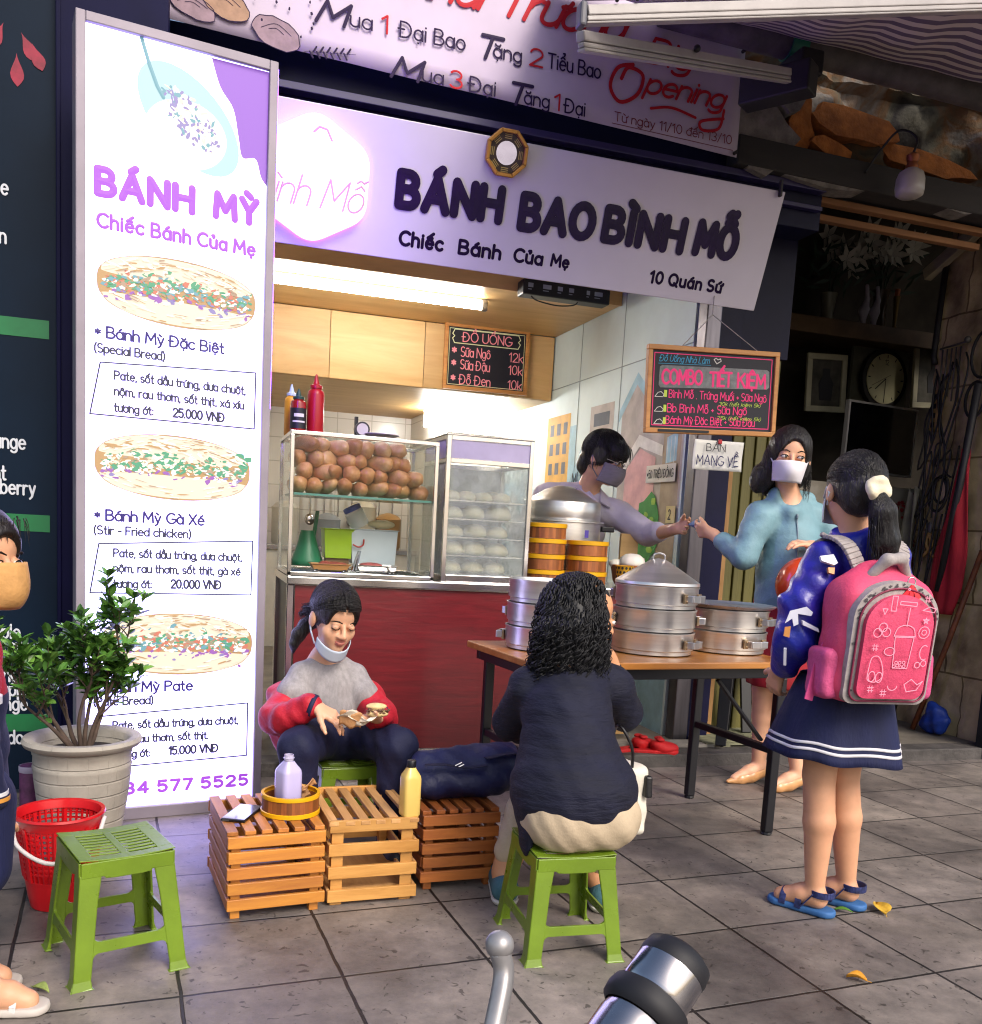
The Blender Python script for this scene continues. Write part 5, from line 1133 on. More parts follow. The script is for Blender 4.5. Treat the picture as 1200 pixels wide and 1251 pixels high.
for i in range(len(P)): stroke(m2, [P[i], P[(i+1) % len(P)]], FD, .006, .001)
b4 = [(.035, .035), (Wd-.035, .035), (Wd-.035, Hd-.035), (.035, Hd-.035)]
for i in range(4): stroke(m2, [b4[i], b4[(i+1) % 4]], FD, .004, .0008)
obj('lettering', m1, mat('rose chalk', '#e08a94', .6, var=0, emit=.05), db); obj('border_line', m2, mat('pale chalk', '#d3d5a8', .6, var=0), db)  # rose letters are made to glow faintly by themselves

# ================================================================ DARK SIDE ROOM
DK = mat('dark wall', '#2b2830', .9, var=.5, vs=3, bump=.4, bs=20)  # dark mottled colour for the room walls
rm_ = thing('side_room', 'dark cluttered room behind the right doorway', 'room', (4, 6, .06))
obj('back_wall', MB().b2((2.51, 6.35, .061), (6.2, 6.45, 3.9)), mat('dark back wall', '#453f38', .9, var=.5, vs=2), rm_)
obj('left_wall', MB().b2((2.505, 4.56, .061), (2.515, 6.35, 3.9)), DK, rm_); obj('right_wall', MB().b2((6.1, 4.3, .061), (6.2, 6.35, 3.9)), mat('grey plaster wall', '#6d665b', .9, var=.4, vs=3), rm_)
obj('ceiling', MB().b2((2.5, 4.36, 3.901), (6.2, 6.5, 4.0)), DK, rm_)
od = thing('folding_door', 'olive green ribbed folding door pushed beside the post', 'door', (2.85, 4.6, .06))
dm = MB()
for i in range(9): dm.b2((2.7+.036*i, 4.56+(.014 if i % 2 else 0), .07), (2.734+.036*i, 4.6, 2.1))
obj('leaf', dm, mat('olive paint', '#5f5a2c', .5, var=.25, vs=5, stretch=(1, 1, .3)), od, bevel=.004)
dm = MB().b2((2.69, 4.55, 2.105), (3.05, 4.62, 2.75)); obj('transom', dm, NAVY, od)
rw = thing('rough_wall', 'rough tan wall stub at the right edge hung with tools and cables', 'wall', (4.45, 4.5, 0))
def rwall(u, v):
    y = 4.12+.73*u; z = .06+3.0*v; return (4.3-.015*sin(y*31+z*4)*sin(z*9)-.008*sin(z*40+y*11), y, z)
wmb = MB().grid(rwall, 14, 50); wmb.b2((4.33, 4.13, .0), (5.6, 4.85, 3.0))
def tan_wall():
    m = mat('stained tan wall', '#8a7558', .95, var=.0, bump=.7, bs=22); n = m.node_tree; N = n.nodes; b = N['Principled BSDF']; L = n.links.new
    g = N.new('ShaderNodeNewGeometry'); t = N.new('ShaderNodeTexNoise'); t.inputs['Scale'].default_value = 4; t.inputs['Detail'].default_value = 7; L(g.outputs['Position'], t.inputs['Vector'])
    r = N.new('ShaderNodeValToRGB'); e = r.color_ramp.elements; e[0].position = .34; e[0].color = (*lin('#7a6850'), 1); e[1].position = .6; e[1].color = (*lin('#c9b48c'), 1); L(t.outputs['Fac'], r.inputs['Fac'])
    br = N.new('ShaderNodeTexBrick'); br.inputs['Scale'].default_value = 1; br.inputs['Brick Width'].default_value = .3; br.inputs['Row Height'].default_value = .42; br.inputs['Mortar Size'].default_value = .006; br.inputs['Color1'].default_value = (1, 1, 1, 1); br.inputs['Color2'].default_value = (.85, .85, .85, 1); br.inputs['Mortar'].default_value = (.35, .33, .3, 1)
    sp = N.new('ShaderNodeSeparateXYZ'); cbn = N.new('ShaderNodeCombineXYZ'); L(g.outputs['Position'], sp.inputs[0]); L(sp.outputs[1], cbn.inputs[0]); L(sp.outputs[2], cbn.inputs[1]); L(cbn.outputs[0], br.inputs['Vector'])
    mx = N.new('ShaderNodeMixRGB'); mx.blend_type = 'MULTIPLY'; mx.inputs[0].default_value = 1; L(r.outputs[0], mx.inputs[1]); L(br.outputs['Color'], mx.inputs[2]); L(mx.outputs[0], b.inputs['Base Color']); return m
obj('masonry', wmb, tan_wall(), rw, smooth=50)
obj('timber', MB().beam((4.24, 4.95, 2.79), (4.22, 4.3, 3.06), .05, .07), wood('pale timber', '#a89f86', '#857a62', 5, 'Y', .8), rw, bevel=.004)
obj('dark_post', MB().b2((4.2, 4.06, .0), (4.5, 4.11, 1.35)), mat('blackened board', '#1d1d20', .8, var=.4, bump=.4), rw)
HX = 4.262
def wthing(name, label, cat, c): return thing(name, label, cat, c)
o = wthing('power_strip', 'dusty yellowed power strip hanging on the rough wall', 'power strip', (HX, 4.76, 1.95))
obj('body', MB().b2((HX-.02, 4.735, 1.85), (HX+.025, 4.79, 2.09)), mat('yellowed plastic', '#a8885a', .6, var=.3, vs=25), o, bevel=.004)
sm = MB()
for i in range(4): sm.b2((HX-.0225, 4.748, 1.87+.055*i), (HX-.0205, 4.777, 1.9+.055*i))
obj('socket', sm, mat('black plastic', '#14151c'), o)
o = wthing('cable_bundle', 'tangle of black cables looping down the rough wall', 'cable', (HX, 4.7, 2))
cm = MB(); rr = random.Random(4)
for i in range(9):
    y = 4.5+.3*rr.random(); z = 2.3-.2*rr.random(); P = [(HX-.01, y, z)]
    for q in range(5): P.append((HX-.02-.03*rr.random(), y+rr.uniform(-.07, .07), z-(q+1)*rr.uniform(.12, .34)))
    cm.tube(spline(P, 5), .006, 6)
for y, z, r_ in ((4.46, 2.0, .1), (4.66, 1.47, .1), (4.64, 1.5, .08), (4.43, 2.25, .13)):
    cm.tube([(HX-.015, y+r_*.7*cos(q*pi/10), z+r_*sin(q*pi/10)) for q in range(20)], .009, 6, closed=True)
obj('cables', cm, mat('black cord', '#1b1a1a'), o, smooth=180)
o = wthing('conduit', 'dark pipe running down the corner of the rough wall', 'pipe', (HX, 4.84, 2.5)); obj('pipe', MB().tube([(HX, 4.82, 2.82), (HX, 4.84, 2.3), (HX, 4.82, 2.25)], .018, 8), mat('dark iron', '#23232a'), o, smooth=180)
o = wthing('wire_hook', 'bent wire hook with hanging wires on the rough wall', 'hook', (HX, 4.66, 2.34))
hm = MB().tube([(HX-.01, 4.78, 2.33), (HX-.03, 4.55, 2.335)], .006, 6).ell((HX-.03, 4.55, 2.345), .02)
for i in range(5): hm.tube([(HX-.015, 4.75-.035*i, 2.32), (HX-.02, 4.74-.035*i, 2.1-.03*i)], .005, 5)
obj('wire', hm, mat('grey wire', '#55524e', .5, .5), o, smooth=180)
o = wthing('red_cloth', 'long red cloth bag hanging against the rough wall', 'cloth bag', (HX-.03, 4.5, 1.2))
def redc(u, v):
    z = 1.72-.95*u; wv = .02+.1*(min(1, u*1.6))*(1-.35*max(0, u-.85)/.15); y = 4.47+.06*u-.02; return (HX-.03-.035*sin(pi*v)-.008*sin(v*16+u*6), y+(v-.5)*2*wv, z)
obj('cloth', MB().grid(redc, 30, 16), mat('red cloth', '#9c1626', .8, var=.15, bump=.2), o, smooth=180, solid=.004)
o = wthing('black_rod', 'long black rod leaning on the rough wall beside the red bag', 'rod', (HX-.05, 4.46, 1.5)); obj('rod', MB().tube([(HX-.04, 4.42, 2.08), (HX-.06, 4.45, 1.5), (HX-.06, 4.52, .9)], .022, 8), mat('black rubber', '#16151a', .6), o, smooth=180)
o = wthing('pliers', 'old pliers with tan handles hanging on the rough wall', 'pliers', (HX, 4.69, 1.18))
obj('handle', MB().tube(spline([(HX-.02, 4.72, 1.1), (HX-.02, 4.66, 1.17), (HX-.02, 4.69, 1.24)]), .011, 8).tube(spline([(HX-.02, 4.63, 1.1), (HX-.02, 4.7, 1.17), (HX-.02, 4.69, 1.24)]), .011, 8), mat('tan grip', '#8a6a3a', .6), o, smooth=180); obj('jaw', MB().ell((HX-.02, 4.69, 1.27), (.012, .02, .04)), mat('grey wire', '#55524e'), o, smooth=180)
o = wthing('stick', 'reddish brown bamboo stick leaning at the foot of the rough wall', 'stick', (4.2, 4.45, .07)); obj('stick', MB().tube([(4.15, 4.54, .07), (4.22, 4.42, .6), (4.255, 4.28, 1.15)], .016, 8), mat('red brown stick', '#6d3a1f', .6, var=.3, vs=20), o, smooth=180)
o = wthing('blue_bag', 'crumpled blue plastic bag on the floor by the rough wall', 'bag', (4.2, 4.42, .07))
sd = SDF(.008, .03).ell((4.2, 4.4, .15), (.05, .08, .08)).ell((4.18, 4.43, .22), (.03, .04, .04)).ell((4.2, 4.47, .12), (.05, .05, .06)); sd.post = lambda D, X, Y, Z: D+.006*np.sin(60*Y+40*Z)*np.sin(50*Z-30*Y); obj('bag', sd.into(MB()), mat('blue plastic bag', '#1b3a8f', .4, bump=.6, bs=25), o, smooth=180)
o = wthing('grey_rag', 'pale grey rag hanging at the corner of the rough wall', 'cloth', (4.26, 4.86, 1.1))
def rag(u, v): return (4.22-.03*sin(v*9+u*3), 4.78+.16*v*(.4+u*.8), 1.5-.55*u+.02*sin(v*7))
obj('rag', MB().grid(rag, 14, 14), mat('grey rag', '#6d6a5c', .95, var=.3, bump=.3), o, smooth=180, solid=.004)
# television, table with printed cloth
tv = thing('television', 'flat black television with a thin silver frame on the cloth covered table', 'television', (4.47, 5.5, 1.55))
tr_ = rotz(.16); tc_ = Vector((4.47, 5.5, 1.87))
obj('screen', MB().box(tc_, (.63, .03, .44), tr_), mat('black glass screen', '#070a12', .06, var=0, coat=.6), tv)
fm = MB()
for c_, s_ in (((0, -.001, .226), (.66, .036, .014)), ((0, -.001, -.226), (.66, .036, .014)), ((.322, -.001, 0), (.014, .036, .438)), ((-.322, -.001, 0), (.014, .036, .438))): fm.box(tc_+tr_ @ Vector(c_), s_, tr_)
obj('frame', fm, mat('silver plastic', '#c2beba', .4, .2), tv, bevel=.002)
obj('stand', MB().box(tc_+Vector((0, .03, -.27)), (.1, .05, .09), tr_).box(tc_+Vector((0, .02, -.318)), (.36, .16, .014), tr_), mat('black plastic', '#14151c'), tv, bevel=.003)
tb = thing('side_table', 'table under the television covered with a grey cloth printed with red flowers', 'table', (4.3, 5.4, .06))
obj('tabletop', MB().b2((3.55, 5.2, 1.5), (5.2, 5.85, 1.535)), mat('blackened timber', '#2a2624'), tb, bevel=.004)
lm = MB()
for x in (3.6, 5.12):
    for y in (5.26, 5.78): lm.b2((x, y, .062), (x+.05, y+.05, 1.499))
obj('leg', lm, mat('blackened timber', '#2a2624'), tb)
tcl = thing('tablecloth', 'grey plastic cloth with red blossoms hanging over the side table front', 'tablecloth', (4.3, 5.19, 1.2))
def cl(u, v): return (3.5+1.72*u, 5.185+.02*sin(u*30)*(1-v)+.01*sin(u*67), .75+.785*v)
obj('cloth', MB().grid(cl, 60, 10), mat('grey plastic cloth', '#9a9386', .5, var=.15, bump=.15), tcl, smooth=180, solid=.003)
fl = MB(); rr = random.Random(12); FCL = ((0, 5.16, 0), (1, 0, 0), (0, 0, 1), (0, -1, 0))
for i in range(60):
    cx, cz = rr.uniform(4.1, 5.1), rr.choice([1.4, 1.22, 1.05])+rr.uniform(-.05, .05)
    for q in range(4): fl.sheet(blob2(cx+rr.uniform(-.03, .03), cz+rr.uniform(-.03, .03), rr.uniform(.008, .02), rr.uniform(.006, .014), 6, .3, rr), FCL, .0005*((i*4+q) % 11))
obj('flower_print', fl, mat('red blossom print', '#8a1a24', .7), tcl)
# altar shelf with vases and lilies, clock, frames
al = thing('altar_shelf', 'dark wooden altar shelf high on the back wall', 'shelf', (4.75, 6.0, 2.6)); obj('board', MB().b2((3.75, 5.72, 2.6), (5.7, 6.34, 2.66)).b2((3.75, 5.7, 2.56), (5.7, 5.719, 2.67)), mat('altar wood', '#5a452f', .5, var=.3), al, bevel=.004)
def vase(x, y, h, m, lab, lily):
    v = thing('vase', lab, 'vase', (x, y, 2.661)); obj('vessel', MB().lathe([(.05, 2.661), (.055, 2.68), (.04, 2.661+h*.45), (.05, 2.661+h*.8), (.062, 2.661+h), (.055, 2.661+h), (.04, 2.661+h*.78), (.001, 2.661+h*.3)], (x, y, 0), 20), m, v, smooth=60)
    if lily:
        sm, lm_, fm_ = MB(), MB(), MB(); r = random.Random(int(x*100))
        for i in range(9):
            a_ = r.uniform(0, 6.28); L_ = r.uniform(.15, .32); tip = Vector((x+L_*.9*cos(a_), y-.05+.5*L_*sin(a_), 2.661+h+r.uniform(.18, .42))); sm.tube(spline([(x, y, 2.661+h*.6), (x+.3*(tip.x-x), y, 2.661+h+.1), tip]), .005, 5)
            for q in range(6):
                b = q*pi/3; d_ = Vector((cos(b), -.5, sin(b))).normalized(); s_ = d_.cross(Vector((0, 1, .2))).normalized(); fm_.add([tip, tip+d_*.05+s_*.022, tip+d_*.12, tip+d_*.05-s_*.022], [(0, 1, 2, 3)])
        for i in range(40):
            p = Vector((x+r.uniform(-.22, .22), y+r.uniform(-.12, .05), 2.661+h+r.uniform(-.02, .3))); d_ = Vector((r.uniform(-1, 1), r.uniform(-.6, .2), r.uniform(-.3, 1))).normalized(); s_ = d_.cross(Vector((0, 1, 0))).normalized()*.014; lm_.add([p, p+d_*.06+s_, p+d_*.14, p+d_*.06-s_], [(0, 1, 2, 3)])
        obj('stem', sm, mat('dark stem', '#20321f', .6), v, smooth=180); obj('foliage', lm_, mat('dark leaf', '#1f3322', .5), v); obj('lily', fm_, mat('pale lily petal', '#c4bfb2', .6), v)
    return v
vase(4.68, 5.9, .3, mat('dark glazed vase', '#4a3a2a', .3), 'tall dark vase of pale lilies at the centre of the altar shelf', True)
vase(4.28, 5.95, .24, mat('pale glazed vase', '#7f7c66', .35), 'pale vase of lilies left on the altar shelf', True)
o = thing('candle_stand', 'tall candle stand with an orange candle on the altar shelf', 'candle stand', (4.72, 5.78, 2.661)); obj('stand', MB().lathe([(.03, 2.671), (.03, 2.68), (.012, 2.7), (.02, 2.86), (.025, 2.9)], (4.72, 5.78, 0), 14), mat('old brass', '#6a5328', .4, .6), o, smooth=60); obj('candle', MB().lathe([(.018, 2.901), (.018, 2.95), (.001, 2.955)], (4.72, 5.78, 0), 12), mat('orange wax', '#a8582c', .5), o, smooth=60)
for i, (x, lab) in enumerate(((4.47, 'left of a pair of white crane figures on the altar shelf'), (4.56, 'right of a pair of white crane figures on the altar shelf'))):
    o = thing('crane_figure', lab, 'figurine', (x, 5.8, 2.661)); sd = SDF(.008, .02).chain([(x, 5.8, 2.68), (x, 5.8, 2.78), (x+.02, 5.8, 2.86), (x-.01, 5.78, 2.94)], [.012, .035, .016, .014]).cap((x, 5.8, 2.665), (x, 5.8, 2.68), .03, .02); obj('body', sd.into(MB()), mat('dusty white figure', '#a8a3ad', .5), o, smooth=180)
ck = thing('wall_clock', 'round wall clock with a dark rim and pale face in the dark room', 'clock', (4.86, 6.2, 2.37)); cc = Vector((4.87, 6.0, 2.38)); cu, cv, cn = Vector((1, .1, 0)).normalized(), Vector((0, 0, 1)), Vector((.1, -1, 0)).normalized(); FC = (cc, cu, cv, cn)
circ = lambda r, n=40: [(r*cos(2*pi*i/n), r*sin(2*pi*i/n)) for i in range(n)]
obj('rim', MB().prism(circ(.215), FC, -.04, 0).add([], []), mat('dark clock rim', '#1a1613', .4), ck, smooth=40); obj('face', MB().prism(circ(.18), FC, .001, .006), mat('aged clock face', '#c9c39a', .5, var=.1), ck)
hm = MB(); stroke(hm, [(0, 0), (-.09, -.08)], FC, .008, .008); stroke(hm, [(0, 0), (-.0, -.15)], FC, .006, .009); stroke(hm, [(.04, .03), (-.13, -.06)], FC, .003, .01)
for i in range(12):
    a_ = i*pi/6; stroke(hm, [(.15*cos(a_), .15*sin(a_)), (.168*cos(a_), .168*sin(a_))], FC, .008, .0075)
write(hm, '12', FC, -.02, .1, .035, .12, t=.0075); obj('hand', hm, mat('black print', '#15151a'), ck)
obj('backboard', MB().b2((4.62, 6.06, 2.12), (5.12, 6.09, 2.6)), mat('grey board', '#7a7a68', .8, var=.2), ck)
for x, y, z, w_, h_, a_, lab in ((4.29, 5.9, 2.28, .29, .36, -.05, 'white bordered framed portrait left of the wall clock'), (5.22, 5.9, 2.42, .34, .42, -.06, 'tilted picture frame right of the wall clock')):
    o = thing('picture_frame', lab, 'picture', (x, y, z)); R_ = Matrix.Rotation(a_, 3, 'Y'); fm = MB()
    for c_, s_ in (((0, 0, h_/2), (w_+.04, .025, .04)), ((0, 0, -h_/2), (w_+.04, .025, .04)), ((w_/2, 0, 0), (.04, .025, h_-.04)), ((-w_/2, 0, 0), (.04, .025, h_-.04))): fm.box(Vector((x, y, z))+R_ @ Vector(c_), s_, R_)
    obj('frame', fm, mat('aged white frame', '#b3ae94', .6, var=.2), o, bevel=.003)
    obj('picture', MB().box((x, y+.006, z), (w_-.03, .01, h_-.03), R_), mat('faded print', '#4d4a42', .5, var=.6, vs=8), o)
    obj('figure', MB().prism([(p[0], p[1]) for p in [(-.05, -.12), (.05, -.12), (.06, 0), (.03, .05), (.03, .1), (-.03, .1), (-.03, .05), (-.06, 0)]], ((x, y, z), R_ @ Vector((1, 0, 0)), R_ @ Vector((0, 0, 1)), (0, -1, 0)), .0, .0025), mat('dark print figure', '#26262c', .6), o)
cbn_ = thing('room_cabinet', 'dark cluttered cabinet behind the woman in the side room', 'cabinet', (3.5, 6.0, .06)); obj('carcass', MB().b2((2.9, 5.9, .062), (4.05, 6.34, 1.95)), mat('brown black wood', '#4a3a2a', .5, var=.3), cbn_, bevel=.006); obj('shelf', MB().b2((2.92, 5.86, 1.6), (4.03, 5.899, 1.63)).b2((2.92, 5.86, 1.2), (4.03, 5.899, 1.23)), mat('altar wood', '#5a452f'), cbn_)
rr = random.Random(31)
for i in range(9):
    x = 3.0+.115*i; h = rr.uniform(.1, .26); c_ = rr.choice(['#3c4a44', '#5a4a32', '#44403a', '#6a6456', '#30343f'])
    lathe_thing('jar', ['squat dusty jar', 'tall dusty jar', 'dull green jar', 'small brown jar', 'dark jar', 'grey jar', 'plain stubby jar', 'narrow dusty jar', 'wide dusty jar'][i]+' on top of the dark cabinet in the side room', 'jar', (x, 6.05, 1.951), [(.045, 1.951), (.05, 1.96), (.05, 1.95+h*.7), (.03, 1.95+h*.85), (.033, 1.95+h), (.001, 1.95+h)], mat('jar '+c_, c_, .35), 16)
mt = thing('slatted_mat', 'grey green slatted mat on the doorway floor', 'mat', (3.0, 4.5, .06)); mm_ = MB()
for i in range(16): mm_.b2((2.55, 4.2+.042*i, .072), (3.5, 4.232+.042*i, .082))
for x in (2.65, 3.0, 3.38): mm_.b2((x, 4.2, .062), (x+.04, 4.86, .0715))
obj('slats', mm_, mat('grey green slat', '#7a7a62', .7, var=.3, vs=10), mt)
fc = thing('threshold_board', 'pale worn board along the doorway threshold', 'board', (2.3, 4.3, .06)); obj('board', MB().box((2.32, 4.27, .07), (.55, .12, .015), rotz(-.06)), mat('pale worn board', '#8d8880', .8, var=.3), fc)
BLK = mat('black moulded plastic', '#121217', .35, var=.05)
def black_stool(loc, lab):
    t = thing('black_stool', lab, 'stool', loc, .2, 'black plastic stools behind the table'); T_ = rframe(loc, .2); h = .52
    obj('seat', MB().lathe([(.13, h-.04), (.15, h-.03), (.15, h-.006), (.14, h), (.001, h-.002)], T_(0, 0, 0)*1.0, 24) if False else MB().lathe([(.13, loc[2]+h-.04), (.15, loc[2]+h-.03), (.15, loc[2]+h-.006), (.14, loc[2]+h), (.001, loc[2]+h-.002)], (loc[0], loc[1], 0), 24), BLK, t, smooth=40)
    for a, b in ((-1, -1), (1, -1), (1, 1), (-1, 1)): obj('leg', MB().beam(T_(a*.16, b*.16, 0), T_(a*.09, b*.09, h-.041), .055, .02, (0, 0, 1), 0, .07, .02), BLK, t, bevel=.004)
    return t
s1 = black_stool((2.72, 4.33, .083), 'front black plastic stool on the slatted mat behind the steamer table'); dup(s1, (2.95, 4.66, .083), .7, 'rear black plastic stool beside the olive door')

# ================================================================ STEAMER TABLE
TW = wood('orange varnished pine', '#c98a45', '#a8662a', 5, 'X', .3, coat=.3); TBK = mat('black steel tube', '#111118', .4, var=.1)
ta = atan2(.12, 1.17); T_ = rframe((2.19, 3.0, 0), ta)   # local: -x to the left, +y to the back
tbl = thing('folding_table', 'varnished pine folding table on black steel legs carrying aluminium steamers', 'table', (2.19, 3.0, 0), ta)
LW, LD = 1.11, .6
def tb2(a, b): 
    m = MB().b2(a, b); m.v = [tuple(T_(*v)) for v in m.v]; return m
obj('tabletop', tb2((-LW, 0, .655), (0, LD, .68)), TW, tbl, bevel=.004)
am = MB()
for a, b in (((-LW+.03, .03, .615), (-.03, .06, .654)), ((-LW+.03, LD-.06, .615), (-.03, LD-.03, .654)), ((-LW+.03, .061, .615), (-LW+.06, LD-.061, .654)), ((-.06, .061, .615), (-.03, LD-.061, .654))):
    q = tb2(a, b); am.add(q.v, q.f)
obj('apron', am, TBK, tbl, bevel=.003)
for x in (-LW+.08, -.045):
    for y in (.045, LD-.045): obj('leg', MB().beam(T_(x, y, .012), T_(x, y, .614), .036, .036, (0, 1, 0)), TBK, tbl, bevel=.004)
fm = MB()
for x in (-LW+.08, -.045):
    fm.beam(T_(x, .064, .33), T_(x, LD-.064, .33), .028, .028); fm.beam(T_(x-.02 if x > -.5 else x+.02, .1, .36), T_(x-.25 if x > -.5 else x+.25, .1, .6), .02, .012)
obj('brace', fm, TBK, tbl, bevel=.003)
fm = MB()
for x in (-LW+.08, -.045):
    for y in (.045, LD-.045): q = T_(x, y, 0); fm.lathe([(.02, 0), (.022, .004), (.02, .0115), (.001, .0115)], q, 10)
obj('foot_cap', fm, BLK, tbl)
def alu_tier(label, R=.155, H=.085):
    t = thing('steamer_tier', label, 'steamer tier', (0, 0, 0), 0, 'aluminium steamer tiers on the table')
    obj('ring', MB().lathe([(R*.93, .002), (R*.96, .004), (R*.96, .016), (R, .02), (R, H-.01), (R*1.02, H-.004), (R*1.02, H), (R*.975, H), (R*.965, H-.01), (R*.93, .02), (.001, .014)], n=56), ALS, t, smooth=40)
    for s_ in (1, -1):
        P = [(s_*(R+.002), -.042, .045), (s_*(R+.028), -.04, .045), (s_*(R+.03), 0, .044), (s_*(R+.028), .04, .045), (s_*(R+.002), .042, .045)]
        h = MB()
        for i in range(4): h.beam(P[i], P[i+1], .007, .026)
        hd = obj('handle', h, ALU, t, bevel=.002)
        pl = MB()
        for y in (-.047, .047):
            pl.box((s_*(R+.0005), y, .045), (.008, .022, .034))
            for dz in (-.009, .009): pl.ell((s_*(R+.005), y, .045+dz), .0035, n=8, m=6)
        obj('bracket', pl, mat('tarnished steel', '#a58f72', .4, .9, var=.3, vs=30), hd, bevel=.001)
    return t
a0 = None; z0 = .681; stacks = ((1.27, 3.27, 3, 'open left', (2.6, 2.2, 1.9)), (1.68, 3.22, 3, 'lidded middle', (-.9, -.35, -1.05)), (2.05, 3.3, 2, 'flat lidded right', (-1.35, -1.0)))
nm = {3: ('bottom', 'middle', 'top'), 2: ('lower', 'upper')}
for x, y, n, who, angs in stacks:
    for i in range(n):
        lab = '%s aluminium tier of the %s steamer stack' % (nm[n][i], who)
        if a0 is None: a0 = alu_tier(lab); a0.location = (x, y, z0); a0.rotation_euler = (0, 0, angs[i])
        else: dup(a0, (x+.002*i, y, z0+.0855*i), angs[i], lab)
cl_ = thing('steamer_cover', 'conical aluminium lid with a strap handle on the middle steamer stack', 'lid', (1.68, 3.22, z0+.257)); zz = z0+.258; R = .158
obj('cone', MB().lathe([(R*1.0, zz), (R*1.01, zz+.002), (R*1.0, zz+.012), (R*.5, zz+.062), (R*.16, zz+.094), (.001, zz+.098)], (1.683, 3.22, 0), 56), ALS, cl_, smooth=40)
h = MB(); P = [(1.683-.022, 3.22, zz+.092), (1.683-.02, 3.22, zz+.112), (1.683, 3.22, zz+.118), (1.683+.02, 3.22, zz+.112), (1.683+.022, 3.22, zz+.092)]
P = [Vector((1.683, 3.22, 0))+rotz(-.5) @ (Vector(p)-Vector((1.683, 3.22, 0))) for p in P]
for i in range(4): h.beam(P[i], P[i+1], .03, .006)
obj('handle', h, ALU, cl_, bevel=.002)
fl_ = thing('steamer_cover', 'flat pan lid with a rolled rim on the right steamer stack', 'lid', (2.05, 3.3, z0+.171)); zz = z0+.172
obj('lid', MB().lathe([(.15, zz), (.166, zz+.004), (.178, zz+.012), (.18, zz+.016), (.176, zz+.018), (.16, zz+.012), (.145, zz+.007), (.06, zz+.011), (.001, zz+.011)], (2.053, 3.3, 0), 56), mat('blued pan', '#a9aebd', .3, .85, var=.2, vs=6, rvar=.1), fl_, smooth=40)
# red slippers on the kerb
SL = mat('red cloth slipper', '#b31218', .7, var=.15, bump=.25, bs=90)
def slipper(loc, rz, lab):
    t = thing('slipper', lab, 'slipper', loc, rz, 'red slippers on the kerb'); F = rframe(loc, rz)
    q = lambda *p: tuple(F(*p))
    sd = SDF(.005, .015).chain([q(-.1, 0, .008), q(0, 0, .008), q(.09, 0, .008)], [.032, .036, .04]); sd.post = lambda D, X, Y, Z: np.maximum(D, (Z-(loc[2]+.014))) ; obj('sole', sd.into(MB()), SL, t, smooth=60)
    sd = SDF(.005, .02).ell(q(.06, 0, .022), (.07, .045, .032), np.array(rotz(rz))).ell(q(.02, 0, .04), (.035, .042, .022), np.array(rotz(rz))); obj('upper', sd.into(MB()), SL, t, smooth=180)
    sd = SDF(.004, .008).ell(q(.03, .022, .066), (.022, .018, .01), np.array(rotz(rz))).ell(q(.03, -.022, .066), (.022, .018, .01), np.array(rotz(rz))).ell(q(.03, 0, .067), (.009, .009, .011)); obj('bow', sd.into(MB()), SL, t, smooth=180)
    return t
slipper((2.2, 4.12, .065), -.25, 'front red bow slipper on the kerb under the table'); slipper((2.13, 4.17, .065+.0), .25, 'rear red bow slipper tucked behind the other on the kerb')
